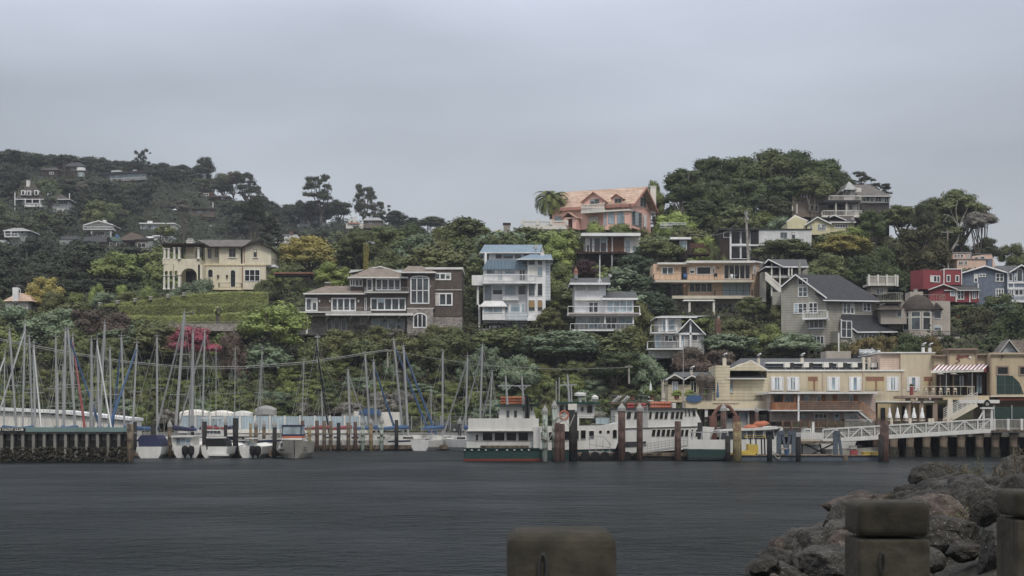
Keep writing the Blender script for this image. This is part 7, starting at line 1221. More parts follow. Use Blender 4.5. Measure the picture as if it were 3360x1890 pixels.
for r_ in range(2):
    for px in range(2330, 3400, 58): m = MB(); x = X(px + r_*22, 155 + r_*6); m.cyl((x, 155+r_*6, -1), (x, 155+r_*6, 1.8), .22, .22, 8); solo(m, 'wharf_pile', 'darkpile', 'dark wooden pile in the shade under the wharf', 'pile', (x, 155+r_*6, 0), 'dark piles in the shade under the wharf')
# ---- gangway truss
h = House('gangway', 'long white truss gangway sloping down from the wharf gate', 'gangway', 2960, 1440, 138)
for dd in (0, 1.6):
    m = MB(); n = 13; xa, xb = 2700, 3250; top = lambda x: 1409 - (x-2700)*(34/550); bot = lambda x: 1447 - (x-2700)*(33/550)
    m.bar(h.pt(xa, top(xa), dd), h.pt(xb, top(xb), dd), .12); m.bar(h.pt(xa, bot(xa), dd), h.pt(xb, bot(xb), dd), .16, .3); m.bar(h.pt(xa, bot(xa)-6, dd), h.pt(xb, bot(xb)-6, dd), .06)
    for k in range(n+1):
        x = xa + (xb-xa)*k/n; m.bar(h.pt(x, top(x), dd), h.pt(x, bot(x), dd), .1)
        if k < n: x2 = xa + (xb-xa)*(k+1)/n; m.bar(h.pt(x, bot(x) if k % 2 == 0 else top(x), dd), h.pt(x2, top(x2) if k % 2 == 0 else bot(x2), dd), .09)
    B(m, 'truss', 'boatwhite', h.o)
m = MB(); xs = [2702 + k*5.2 for k in range(105)]; [m.bar(h.pt(x, top(x)+2, .12), h.pt(x, bot(x)-5, .12), .035) for x in xs]; [m.bar(h.pt(2702, top(2702)+q, .14), h.pt(3248, top(3248)+q, .14), .04) for q in (7, 13, 19)]; B(m, 'balusters', 'boatwhite', h.o)
m = MB(); m.prism([h.pt(2700, 1443, .1), h.pt(3250, 1410, .1), h.pt(3250, 1413, .1), h.pt(2700, 1446, .1)], (0, 1.5, 0)); B(m, 'walkway', 'grey', h.o)
h = House('gate_house', 'white gate frame with a dark round topped crest at the head of the gangway', 'gate', 3240, 1412, 139); h.boxes('frame', 'boatwhite', [(3226,3231,1340,1412,0,.3),(3252,3258,1340,1412,0,.3),(3222,3262,1336,1342,-.1,.5)]); m = MB(); m.bar(h.pt(3212, 1376, .1), h.pt(3228, 1348, .1), .12); B(m, 'brace', 'boatwhite', h.o); h.rail(3231, 3252, 1346, 1408, .1, 5, 'boatwhite', .8, 'gate', ends=0, mid=3); h.poly('crest', 'blackcov', [(3226,1336),(3229,1324),(3234,1315),(3240,1311),(3246,1315),(3251,1324),(3254,1336)], 0, .2); m = MB(); p = h.pt(3240, 1326, -.03); m.cyl(p, p + Vector((0,.05,0)), .16, .16, 12); B(m, 'emblem', 'sailgrey', h.o)
h = House('pier_railing', 'white baluster railing on the wharf right of the gate', 'railing', 3330, 1412, 140); h.rail(3260, 3430, 1376, 1408, 0, 40, 'boatwhite', 1.6, 'balusters', ends=0); h.posts([(3262, 1374, 1412), (3308, 1374, 1412), (3352, 1374, 1412), (3398, 1374, 1412)], 'boatwhite', d=-.1, r=.1); h.box('beam', 'tanpile', 3262, 3430, 1409, 1417, -.1, 3)
h = House('green_screen', 'dark green cloth screen fence behind the wharf railing', 'fence', 3340, 1376, 145); h.box('cloth', 'greentarp', 3260, 3430, 1335, 1377, 0, .06); h.posts([(3262, 1330, 1378), (3320, 1330, 1378), (3380, 1330, 1378)], 'alu', d=-.06, r=.04)
# ---- motel on the wharf
h = House('wharf_motel', 'two storey mauve boarded motel with orange wooden balcony and doors', 'building', 2700, 1380, 152)
h.box('wall', 'mauve', 2530, 2873, 1292, 1384, 0, 7); h.box('roof', 'trim', 2522, 2880, 1286, 1292, -1.9, 7.3); h.box('sun_room', 'orangewood', 2534, 2618, 1320, 1345, -1.5, 0); h.boxes('room_frame', 'orangewood', [(x, x+3, 1289, 1320, -1.5, -1.3) for x in (2534, 2570, 2606, 2615)]); h.win(2540, 2568, 1293, 1318, 1, 1, 0, 'orangewood', 'dglass', 1); h.win(2576, 2600, 1293, 1318, 3, 1, 0, 'white', 'bglass', 1); h.posts([(2620, 1290, 1384)], 'white', d=-1.6, r=.08)
h.slab(2530, 2832, 1345, 1349, -1.7, 0, 'trim'); h.rail(2622, 2828, 1317, 1346, -1.7, 66, 'brownrail', 1.2); m = MB(); a, b = h.pt(2828, 1318, -1.7), h.pt(2874, 1358, -1.7); dn = Vector((0,0,-.8)); m.bar(a, b, .08); m.bar(a+dn, b+dn, .08); [m.bar(a.lerp(b, k/12), a.lerp(b, k/12)+dn, .04) for k in range(13)]; B(m, 'stair_railing', 'brownrail', h.o); m = MB(); m.prism([h.pt(2822, 1348, -1.6), h.pt(2868, 1386, -1.6), h.pt(2858, 1386, -1.6), h.pt(2812, 1348, -1.6)], (0, 1.2, 0)); B(m, 'stair', 'trim', h.o)
for x0, x1 in ((2697,2709),(2733,2747),(2802,2814)): h.box('door', 'orangewood', x0, x1, 1294, 1320, -.06, .02)
for x0, x1 in ((2680,2692),(2787,2799),(2640,2656)): h.win(x0, x1, 1296, 1318, 1, 1, 0, 'white', 'bglass', 1)
h.win(2672, 2715, 1357, 1374, 3, 1, 0, t=2, gl='dglass'); h.win(2772, 2815, 1357, 1374, 3, 1, 0, t=2, gl='bglass'); d_ = h.box('door', 'curtain', 2737, 2756, 1354, 1380, -.06, .02); m = MB(); p = h.pt(2746, 1364, -.1); m.cyl(p, p + Vector((0,.04,0)), .14, .14, 12); B(m, 'wreath', 'leaf_deep' , d_); h.win(2626, 2645, 1356, 1374, 1, 1, 0, 'mauve', 'bglass', 1); h.box('planter', 'lattice', 2765, 2820, 1375, 1380, -.5, -.1)
h = House('lattice_fence', 'brown wooden lattice fence on the wharf edge', 'fence', 2670, 1410, 150); h.rail(2568, 2770, 1381, 1408, 0, 40, 'lattice', 2, 'lattice', ends=0, mid=2); h.posts([(x, 1379, 1412) for x in range(2568, 2771, 29)], 'lattice', d=-.05, r=.08)
h = House('white_railing', 'white baluster railing right of the lattice fence', 'railing', 2820, 1408, 149.5); h.rail(2773, 2868, 1377, 1402, 0, 24, 'boatwhite', 1.5, 'balusters', ends=0)
h = House('dock_shed', 'grey boarded dock shed with a dark canopy left of the motel', 'shed', 2420, 1408, 153); h.box('wall', 'grey', 2380, 2456, 1373, 1412, 0, 3); h.box('glass_porch', 'bglass', 2424, 2457, 1352, 1374, .2, 2); h.poly('canopy', 'dwood', [(2318,1370),(2400,1350),(2470,1346),(2470,1350),(2400,1355),(2320,1374)], -.8, 3); h.posts([(2384, 1352, 1374), (2456, 1350, 1412)], 'grey', d=-.3, r=.08); h.boxes('gate_panel', 'lattice', [(2460,2480,1350,1388,.2,.3),(2518,2545,1352,1388,.2,.3)]); h.rail(2484, 2516, 1362, 1388, .2, 10, 'boatwhite', 1, 'gate', ends=0); h.box('fascia', 'boatwhite', 2370, 2540, 1341, 1347, -.6, 2); h.box('store_wall', 'mauve', 2544, 2600, 1352, 1400, .5, 3); h.box('white_locker', 'boatwhite', 2556, 2594, 1363, 1378, .2, .5)
# ---- hotel
h = House('harbour_hotel', 'long cream hotel with white shuttered windows and grey roofs above the wharf', 'building', 2700, 1384, 162)
h.box('wall', 'hotel', 2516, 2892, 1216, 1318, 0, 12); h.box('wall', 'hotel', 2955, 3068, 1157, 1318, 0, 12); h.box('wall', 'hotelpink', 2888, 2957, 1159, 1318, .3, 12); h.box('wall', 'hotel', 2888, 2956, 1216, 1318, -.02, .3); h.box('parapet', 'trim', 2514, 2968, 1213, 1218, -.15, 12); h.box('parapet', 'trim', 2886, 3070, 1155, 1159, -.1, 12)
h.hip('roof', 'groof', 2400, 2936, 1212, 2430, 2896, 1176, 2.5, 13, fascia=None); h.boxes('skylight_band', 'trim', [(2512, 2900, 1188, 1193, 2.6, 3.6)]); h.boxes('clerestory', 'bluegrey', [(2514, 2896, 1193, 1201, 3.0, 3.6)])
h.box('ground_floor_wall', 'creamwall', 2520, 3068, 1318, 1384, 4, 11); h.box('floor_band', 'trim', 2872, 2990, 1316, 1321, -.3, 0)
for x0, x1, c in ((2529,2571,2),(2581,2623,2),(2715,2755,3),(2786,2826,3),(2910,2951,2),(2977,3019,3)):
    h.win(x0, x1, 1236, 1282, c, 1, 0, 'white', 'bglass', 3, name='shuttered_window')
    h.boxes('shutter', 'white', [(x0+4, x0+(x1-x0)*.34, 1239, 1279, -.09, -.04), (x1-(x1-x0)*.34, x1-4, 1239, 1279, -.09, -.04)])
for x0, x1, nm in ((2651,2684,'niche'),(2840,2901,'niche'),(3031,3060,'niche')): f_ = h.box(nm, 'dyellow', x0, x1, 1235, 1281, -.03, .06); h.box('shade_panel', 'terracotta', x0+1, x1-1, 1236, 1250, -.05, -.02, f_); h.box('niche_post', 'terracotta', (x0+x1)/2+2, (x0+x1)/2+7, 1236, 1281, -.08, -.02, f_)
h.rail(2838, 2902, 1274, 1300, -.6, 2, 'alu', .8, ends=0, mid=4); h.rail(2620, 2690, 1278, 1286, -.8, 6, 'alu', .6, ends=0, mid=1)
h.boxes('downpipe', 'hotelpink', [(2700,2702,1218,1286,-.12,0),(2832,2834,1218,1286,-.12,0),(2960,2963,1216,1316,-.12,0)])
for i, (px, yt, yb, w) in enumerate(((2378,1173,1200,5.5),(2490,1174,1207,4),(2633,1173,1212,4),(2835,1170,1216,4),(2853,1170,1216,4),(3031,1139,1158,3.5),(3053,1140,1158,3.5),(2885,1148,1176,4))): h.box('flue', 'creamwall' if i < 5 else 'trim', px-w, px+w, yt, yb, 1+(i % 3), 1.5+(i % 3)); h.box('flue_cap', 'dgroof', px-w-.8, px+w+.8, yt-2.5, yt, .95+(i % 3), 1.55+(i % 3))
for i, px in enumerate((2590, 2653, 2718, 2764, 2812, 2876)):
    t = House('air_conditioner', 'white rooftop air conditioner, %s of six from the left on the hotel roof' % NUM[i], 'air conditioner', px, 1208, 163.2, group='air conditioners on the hotel roof'); t.box('case', 'offwhite', px-15, px+2, 1190, 1205, 0, .8); t.box('grille', 'iron', px+2, px+16, 1190, 1206, 0, .7); t.boxes('foot', 'grey', [(px-13, px-11, 1205, 1212, .1, .2), (px+11, px+13, 1205, 1212, .1, .2)])
# hotel left wing
h = House('hotel_cottage_wing', 'low cream boarded wing with twin gables left of the hotel', 'building', 2350, 1300, 158)
M('boards', 'bdb294', 'siding', s=1.4)
h.box('wall', 'boards', 2192, 2352, 1244, 1320, 0, 7); h.box('tower', 'boards', 2348, 2395, 1199, 1320, -.6, 5); h.box('wall', 'boards', 2392, 2518, 1240, 1320, .2, 7); h.hip('roof', 'groof', 2205, 2352, 1238, 2214, 2350, 1221, .5, 8, fascia=None); h.hip('roof', 'groof', 2384, 2512, 1242, 2392, 2490, 1220, -.6, 8, ft=2)
h.gab('gable_roof', 'groof', 2184, 1246, 2214, 1228, 2246, 1245, -.7, 4, 2.5, 'trim', 'boards', 1262, 3); h.gab('gable_roof', 'groof', 2244, 1246, 2270, 1231, 2300, 1245, -.7, 4, 2.5, 'trim', 'boards', 1262, 3); h.gab('gable_roof', 'groof', 2385, 1214, 2465, 1182, 2520, 1214, 4, 10, 2.5, 'trim', 'boards', 1216)
h.win(2205, 2225, 1252, 1289, 2, 1, 0, 'offwhite', 'bglass', 2); h.win(2266, 2286, 1252, 1289, 2, 1, 0, 'offwhite', 'dglass', 2); h.win(2306, 2348, 1250, 1288, 2, 6, 0, 'offwhite', 'glass', 2); h.win(2391, 2406, 1250, 1290, 1, 1, .2, 'creamwall', 'bglass', 1.5, name='glass_door'); m = MB(); p = h.pt(2372, 1254, -.65); m.cyl(p, p + Vector((0,.05,0)), .14, .14, 12); B(m, 'wall_plaque', 'creamwall', h.o); h.chimney(2266, 2273, 1215, 1228, 'creamwall', 1, .6, 'trim')
h = House('terrace_deck', 'cream hotel terrace on posts with a silver pipe railing', 'terrace', 2380, 1345, 155); h.box('slab', 'hotel', 2250, 2535, 1314, 1342, 0, 5); h.rail(2248, 2338, 1292, 1315, -.05, 4, 'alu', .9, ends=0, mid=4); h.rail(2342, 2518, 1284, 1314, -.05, 7, 'alu', .9, ends=0, mid=5); h.box('dark_under_wall', 'blackcov', 2290, 2530, 1342, 1380, 3, 3.5); h.posts([(2317, 1342, 1384), (2380, 1342, 1384), (2450, 1342, 1384)], 'boatwhite', d=.3, r=.14); h.box('ledge', 'hotelpink', 2340, 2425, 1321, 1323, -.1, 0)  # black wall under the slab: shade beneath the terrace put in as colour
h = House('outer_deck', 'timber deck with white pipe railing and slanting struts left of the hotel wing', 'deck', 2110, 1345, 160); h.box('deck', 'tanpile', 2000, 2252, 1318, 1325, 0, 4); h.rail(2001, 2248, 1297, 1319, -.02, 9, 'alu', .9, ends=0, mid=4); m = MB(); [m.bar(h.pt(x, 1325, .2), h.pt(x+26, 1300, -.3), .12) for x in (2004, 2012, 2034, 2042)]; B(m, 'strut', 'boatwhite', h.o); h.posts([(x, 1325, 1400) for x in (2010, 2070, 2130, 2190)], 'tanpile', d=.4, r=.14)
t = House('blue_oval_sign', 'large blue oval panel on the terrace railing', 'panel', 2277, 1322, 154.8); m = MB(); m.prism([t.pt(2277 + 27*math.cos(a_), 1308 + 12*math.sin(a_), 0) for a_ in [k*2*math.pi/24 for k in range(24)]], (0, .08, 0)); B(m, 'panel', 'bluecov', t.o); t.posts([(2260, 1300, 1318), (2294, 1300, 1318)], 'alu', 'bracket', .1, .03)
def folded(px, yt, yb, Y, mat, label, group=None, w=7):
    t = House('folded_umbrella', label, 'umbrella', px, yb, Y, group=group); m = MB(); s_ = Y/F; zb = Z(yb, Y); zt = Z(yt, Y); q = zt-zb; m.lathe([(w*s_*1.0, q*.12),(w*s_*.95, q*.3),(w*s_*.55, q*.62),(w*s_*.5, q*.68),(w*s_*.42, q*.88),(.03, q)], (X(px,Y), Y, zb), 9); B(m, 'canopy', mat, t.o); m = MB(); x = X(px,Y); m.cyl((x,Y,zb-.1), (x,Y,zt+.12), .03, .03, 6); m.lathe([(.3,0),(.3,.08)], (x,Y,zb-.12), 10); B(m, 'pole', 'offwhite', t.o)
for i, px in enumerate((2919, 2945, 2972, 2999, 3026)): folded(px, 1338 + (6 if i == 2 else 0), 1376, 153, 'white', 'folded white umbrella under the restaurant deck, %s of five from the left' % NUM[i], 'folded white umbrellas', 8)
folded(2135, 1257, 1312, 158.5, 'white', 'folded white umbrella on the outer deck left of the gabled wing'); folded(2177, 1252, 1312, 158.5, 'creamwall', 'folded beige umbrella beside the leftmost gable'); folded(2355, 1253, 1312, 156.4, 'bluecov', 'folded blue umbrella in front of the cream tower', w=5)
for i, px in enumerate((2302, 2327)): palm(px, 1226 + i*4, 26, 26, 156.2, 'thin spiky potted palm before the shuttered window, %s one' % ('left' if i == 0 else 'right'), 'potted_palm', True, 26, 'leaf_rust', 'palm')
for i, (px, lf) in enumerate(((2220,'lime'),(2262,'lime'),(2320,'lime'),(2075,'olive'),(2140,'green'))):
    t = House('potted_plant', 'potted plant behind the terrace railing, %s of five' % NUM[i], 'plant', px, 1312, 156.6, group='potted plants on the terrace'); m = MB(); x = X(px, 156.6); zb = Z(1312, 156.6); m.lathe([(.18,0),(.28,.4),(.3,.42)], (x, 156.6, zb), 10); B(m, 'pot', 'terracotta', t.o); c = bpy.data.objects.new('foliage', CR['shrub'][0]); COL.objects.link(c); c.parent = t.o; c.location = (0, 0, .4); c.scale = (1.2, 1.2, .6); setmat(c, 'leaf_' + lf)
# ---- restaurant
h = House('restaurant', 'cream restaurant with stepped brown cornice, cursive sign and striped awning', 'building', 3160, 1384, 161)
M('cornice', '8d7a68'); M('restwall', 'b5a483', var=.05)
h.box('wall', 'restwall', 3066, 3250, 1172, 1300, .5, 9); h.box('sign_panel', 'restwall', 3114, 3204, 1150, 1200, 0, 2); h.boxes('cornice', 'cornice', [(3110, 3210, 1143, 1148, -.5, 2.2), (3112, 3208, 1148, 1154, -.3, 2.1), (3113, 3206, 1154, 1159, -.15, 2), (3064, 3114, 1164, 1169, 0, 2), (3066, 3114, 1169, 1174, .2, 2), (3206, 3252, 1160, 1165, 0, 2), (3206, 3250, 1165, 1171, .2, 2)]); h.box('pilaster', 'cornice', 3110, 3116, 1150, 1200, -.1, .1); h.box('pilaster', 'cornice', 3202, 3207, 1150, 1200, -.1, .1)
text(h, 'sign_lettering', 'awningred', 'Scoma', 3137, 3180, 1178, 161, 13, h.o, shear=.6, d=-.03, w=3, rot=.12); m = MB(); m.path([h.pt(3156, 1167, -.05), h.pt(3144, 1174, -.05), h.pt(3138, 1178, -.05), h.pt(3146, 1180, -.05), h.pt(3150, 1184, -.05), h.pt(3142, 1190, -.05), h.pt(3134, 1191, -.05)], .04, 5); B(m, 'sign_flourish', 'awningred', h.o); text(h, 'sign_letter', 'awningred', 's', 3178, 3183, 1178, 161, 5, h.o, shear=.6, d=-.03, w=3); m = MB(); p = h.pt(3184, 1173, -.08); m.prism([p + Vector((.14*math.cos(a_), 0, .09*math.sin(a_))) for a_ in [k*.5236 for k in range(12)]], (0,.04,0)); B(m, 'sign_oval', 'white', h.o)
h.box('glass_front', 'dglass', 3074, 3241, 1221, 1298, .45, .55); h.posts([(x, 1221, 1298) for x in (3078, 3122, 3168, 3196, 3226, 3240)], 'dwood', 'mullion', .4, .14); h.win(3146, 3165, 1232, 1270, 2, 1, .4, 'dwood', 'bglass', 1.5, name='glass_door'); h.win(3203, 3224, 1230, 1292, 2, 1, .4, 'dwood', 'bglass', 1.5, name='glass_door')
def awning(h, x0t, x1t, yt, x0b, x1b, yb, dt, db, n=13):
    t0, t1 = h.pt(x0t, yt, dt), h.pt(x1t, yt-3, dt); b0, b1 = h.pt(x0b, yb, db), h.pt(x1b, yb-4, db); w, r = MB(), MB()
    for k in range(n*2): a, b = k/(2*n), (k+1)/(2*n); (r if k % 2 == 0 else w).prism([t0.lerp(t1, a), t0.lerp(t1, b), b0.lerp(b1, b), b0.lerp(b1, a)], (0, .02, -.05))
    o = B(w, 'awning', 'white', h.o); B(r, 'stripe', 'awningred', o); m = MB(); m.prism([b0, b1, b1 + Vector((0,0,-.24)), b0 + Vector((0,0,-.24))], (0,-.04,0)); B(m, 'valance', 'offwhite', o); m = MB(); m.add([t1, b1, b1 + Vector((0,0,-.24)), Vector((t1.x, t1.y, b1.z-.24))], [(0,1,2,3)]); B(m, 'awning_end', 'awningred', o)
awning(h, 3074, 3246, 1196, 3055, 3227, 1216, .4, -2.4); text(h, 'valance_lettering', 'iron', 'BAR • RISTORANTE • BANQUETS', 3090, 3195, 1219.5, 158.5, 3.4, h.o, d=-.1, w=.6, rot=.02)
h.posts([(3105, 1222, 1297), (3190, 1218, 1297)], 'alu', 'awning_pole', -2.2, .03)
t = House('restaurant_deck', 'restaurant deck with glass panelled cream railing on brown posts', 'deck', 3080, 1384, 157.5); t.box('slab', 'restwall', 3094, 3246, 1298, 1312, 0, 4); t.box('slab_edge', 'cornice', 2966, 3096, 1298, 1306, -.3, 4); t.rail(2975, 3197, 1267, 1298, -.1, 10, 'creamwall', 1.4, ends=2); t.boxes('glass_panel', 'bglass', [(2978+k*22.2, 2995+k*22.2, 1271, 1294, -.02, 0) for k in range(0)] or [(3100, 3101, 1270, 1290, 0, .02)]); t.posts([(2979,1306,1384),(3022,1306,1384),(3067,1306,1384)], 'cornice', d=.4, r=.22); t.posts([(3116,1310,1384)], 'creamwall', d=.2, r=.24); [t.boxes('bracket', 'boatwhite', [(x, x+4, 1306, 1311, -.3, .5)]) for x in (3006, 3050)]
t.boxes('canopy', 'boatwhite', [(2873, 2990, 1316, 1320, -.5, 3), (2994, 3020, 1316, 1321, 0, 2), (3030, 3066, 1316, 1321, 0, 2)]); t.boxes('back_wall', 'dyellow', [(2880, 3110, 1322, 1384, 4.3, 4.5)]); t.boxes('dark_opening', 'dglass', [(2890,2905,1338,1384,4.2,4.28),(2960,2985,1334,1384,4.2,4.28),(3040,3110,1330,1384,4.2,4.28)])
t = House('maroon_planter', 'tall maroon planter with a clipped bush on the restaurant deck', 'planter', 2992, 1298, 158.5); m = MB(); c = t.pt(2992, 1298, 0); m.lathe([(.2,0),(.24,.9),(.26,.92)], c, 10); B(m, 'pot', 'redcov', t.o); c2 = bpy.data.objects.new('foliage', CR['shrub'][1]); COL.objects.link(c2); c2.parent = t.o; c2.location = (0,0,.9); c2.scale = (.5,.5,.3); setmat(c2, 'leaf_deep')
for i, px in enumerate((3085, 3128)): t = House('patio_heater', 'patio heater with flat white hood on the restaurant deck, %s one' % ('left' if i == 0 else 'right'), 'heater', px, 1298, 158.8, group='patio heaters'); m = MB(); c = t.pt(px, 1298, 0); m.cyl(c, c + Vector((0,0,2.1)), .06, .06, 8); B(m, 'post', 'tanpile', t.o); m = MB(); m.lathe([(.42,0),(.1,.12)], c + Vector((0,0,2.1)), 12); B(m, 'hood', 'offwhite', t.o)
for i in range(6):
    px = 3015 + i*24; t = House('bistro_chair', 'pale cafe chair on the restaurant deck behind the railing, %s of six from the left' % NUM[i], 'chair', px, 1298, 158.2, group='cafe chairs on the restaurant deck'); t.boxes('seat', 'creamwall', [(px-5, px+5, 1284, 1286, 0, .4)]); t.boxes('backrest', 'creamwall', [(px-5, px+5, 1273, 1280, .36, .42)]); t.boxes('leg', 'creamwall', [(px-5, px-4, 1286, 1298, 0, .05), (px+4, px+5, 1273, 1298, .36, .42), (px+4, px+5, 1286, 1298, 0, .05), (px-5, px-4, 1273, 1298, .36, .42)])
t = House('cafe_railing', 'dark railing with planters in front of the folded white umbrellas', 'railing', 2980, 1392, 151.5); t.rail(2868, 3130, 1374, 1391, 0, 60, 'lattice', 1.2, 'balusters', ends=0); t.posts([(x, 1373, 1394) for x in (2925, 2986, 3050, 3060, 3110)], 'creamwall', d=-.05, r=.12)
t = House('wharf_stair', 'cream outdoor stair with white railings rising to the restaurant deck', 'stair', 3160, 1384, 154); a, b = t.pt(3108, 1376, 0), t.pt(3206, 1322, 0); m = MB(); [m.bar(a + Vector((0,dd,-.15)), b + Vector((0,dd,-.15)), .1, .4) for dd in (0, 1.4)]; n = 14; [m.box((a.lerp(b, k/n).x, a.y, a.lerp(b, k/n).z-.15), (a.lerp(b, (k+1)/n).x, a.y+1.4, a.lerp(b, k/n).z-.05)) for k in range(n)]; B(m, 'steps', 'creamwall', t.o); m = MB(); [m.bar(a + Vector((0,dd,q)), b + Vector((0,dd,q)), .05) for dd in (-.05, 1.45) for q in (.2, .4, .6, .8, 1.0)]; [m.bar(a.lerp(b, k/6) + Vector((0,-.05,0)), a.lerp(b, k/6) + Vector((0,-.05,1)), .06) for k in range(7)]; B(m, 'railing', 'boatwhite', t.o)
h = House('corner_building', 'cream building at the right edge with brown framed dark windows', 'building', 3330, 1384, 160)
h.box('wall', 'restwall', 3250, 3460, 1159, 1302, 0, 10); h.boxes('cornice', 'restwall', [(3247, 3460, 1157, 1163, -.3, 0), (3248, 3460, 1166, 1169, -.15, 0)]); h.box('corner_pilaster', 'cornice', 3248, 3253, 1170, 1300, -.12, .1); h.win(3269, 3312, 1200, 1232, 1, 1, 0, 'cornice', 'dglass', 5); h.win(3343, 3386, 1200, 1232, 1, 1, 0, 'cornice', 'dglass', 5); h.box('lower_wall', 'cornice', 3250, 3460, 1302, 1384, 3, 9); h.box('brick_band', 'redwood', 3280, 3460, 1302, 1314, -1.8, 0); h.box('white_canopy', 'boatwhite', 3148, 3280, 1312, 1323, -3, 1); h.boxes('wall_light', 'dwood', [(3288, 3294, 1166, 1172, -.3, 0)]); h.box('balcony_slab', 'creamwall', 3250, 3460, 1298, 1302, -2, 0)
t = House('green_screened_fence', 'metal frame fence with dark green cloth before the corner building', 'fence', 3320, 1298, 158.2); t.poly('cloth', 'greentarp', [(3271,1294),(3271,1231),(3322,1233),(3345,1255),(3360,1294)], 0, .06); t.rail(3270, 3380, 1229, 1297, -.06, 4, 'alu', .8, 'frame', ends=0, mid=1)
h = House('grey_gabled_roof', 'pale blue gabled house with pale shingle roof behind the corner building', 'house', 3320, 1165, 175); h.gab('roof', 'roof_slate', 3276, 1160, 3311, 1114, 3350, 1162, -.6, 2, 3, 'lgrey', 'lblue', 1175, 5); h.poly('side_roof', 'shingle_roof', [(3312,1115),(3440,1117),(3440,1165),(3350,1165)], 1.6, 3); h.box('wall', 'lblue', 3282, 3440, 1158, 1180, 0, 6)
h = House('roof_plant', 'grey roof box with steel ducts on the hotel roof', 'duct', 2830, 1176, 172); h.box('box', 'taupe', 2711, 2792, 1152, 1180, 0, 3); h.box('dark_box', 'dgroof', 2800, 2868, 1162, 1182, 0, 3); m = MB(); m.cyl(h.pt(2818, 1156, 0), h.pt(2866, 1155, 0), .32, .32, 12); m.cyl(h.pt(2854, 1150, .1), h.pt(2868, 1162, .1), .4, .4, 12); B(m, 'duct', 'metal', h.o); h.posts([(2752, 1093, 1155)], 'offwhite', 'pole', 0, .06)
# ---- gulls
def gull(px, py, Y, label, mat='white'):
    c = P(px, py, Y); o = thing('gull', label, 'bird', (c.x, c.y, c.z), 'gulls resting on the hotel flues'); m = MB(); prof = [(.01,-.28),(.05,-.2),(.1,-.05),(.11,.06),(.07,.16),(.03,.22)]; n = 8; vs = []
    for r_, t_ in prof: vs += [c + Vector((t_ + .0*r_, math.cos(k*6.283/n)*r_, .2 + t_*.45 + math.sin(k*6.283/n)*r_)) for k in range(n)]
    m.add(vs, [(i*n+k, i*n+(k+1)%n, (i+1)*n+(k+1)%n, (i+1)*n+k) for i in range(5) for k in range(n)] + [tuple(range(n)), tuple(range(5*n, 6*n))[::-1]]); q = c + Vector((.2,0,.34)); m.lathe([(.02,-.06),(.055,-.02),(.055,.03),(.02,.06)], q, 8); m.cyl(q + Vector((.04,0,0)), q + Vector((.13,0,-.02)), .015, .005, 5); [m.cyl(c + Vector((.0,s_*.04,0)), c + Vector((.02,s_*.04,.14)), .012, .012, 4) for s_ in (-1,1)]; B(m, 'body', mat, o, True)
    m = MB(); [m.hexa([c + Vector(v) for v in ((-.3,s_*.06,.06),(.12,s_*.1,.2),(.12,s_*.12,.22),(-.3,s_*.08,.08),(-.28,s_*.06,.12),(.12,s_*.08,.3),(.12,s_*.12,.3),(-.28,s_*.08,.12))]) for s_ in (-1,1)]; B(m, 'wing', 'iron', o)
for i, (px, py, lb) in enumerate(((2271,1213,'gull on the flue above the twin gables'),(2378,1170,'gull on the flue of the cream tower'),(2490,1171,'gull on the flue left of the air conditioners'),(2633,1170,'gull on the flue between the air conditioners'),(2835,1167,'gull on the left one of two flues near the tall block'),(2853,1167,'gull on the right one of two flues near the tall block'),(3031,1136,'gull on the left flue of the tall cream block'),(3053,1137,'gull on the right flue of the tall cream block'))): gull(px, py, 163.3 + (i == 0)*-4, lb)
# ---- cables
def cable(label, pts, Y0, Y1, r=.03):
    o = thing('overhead_cable', label, 'cable', tuple(P(pts[0][0], pts[0][1], Y0))); m = MB(); n = len(pts); m.path([P(x, y, Y0 + (Y1-Y0)*i/(n-1)) for i, (x, y) in enumerate(pts)], r, 4); B(m, 'wire', 'sailgrey', o)
cable('twin overhead cable sagging across the left bluff up to the pole', [(-20,1108),(200,1150),(400,1184),(600,1203),(800,1203),(1000,1188),(1150,1166),(1272,1147)], 190, 212, .045); cable('lower overhead cable sagging across the left bluff', [(-20,1113),(200,1156),(400,1189),(600,1208),(800,1209),(1000,1193),(1150,1171),(1272,1151)], 190, 212, .03)
cable('thin cable from the bluff pole to the pole behind the tour boats', [(1272,1147),(1400,1172),(1600,1200),(1850,1212),(2064,1206)], 212, 208, .025); cable('thin cable from the leaning utility pole to the cedar cabin', [(2446,705),(2380,765),(2320,775),(2262,768)], 251, 264, .03)
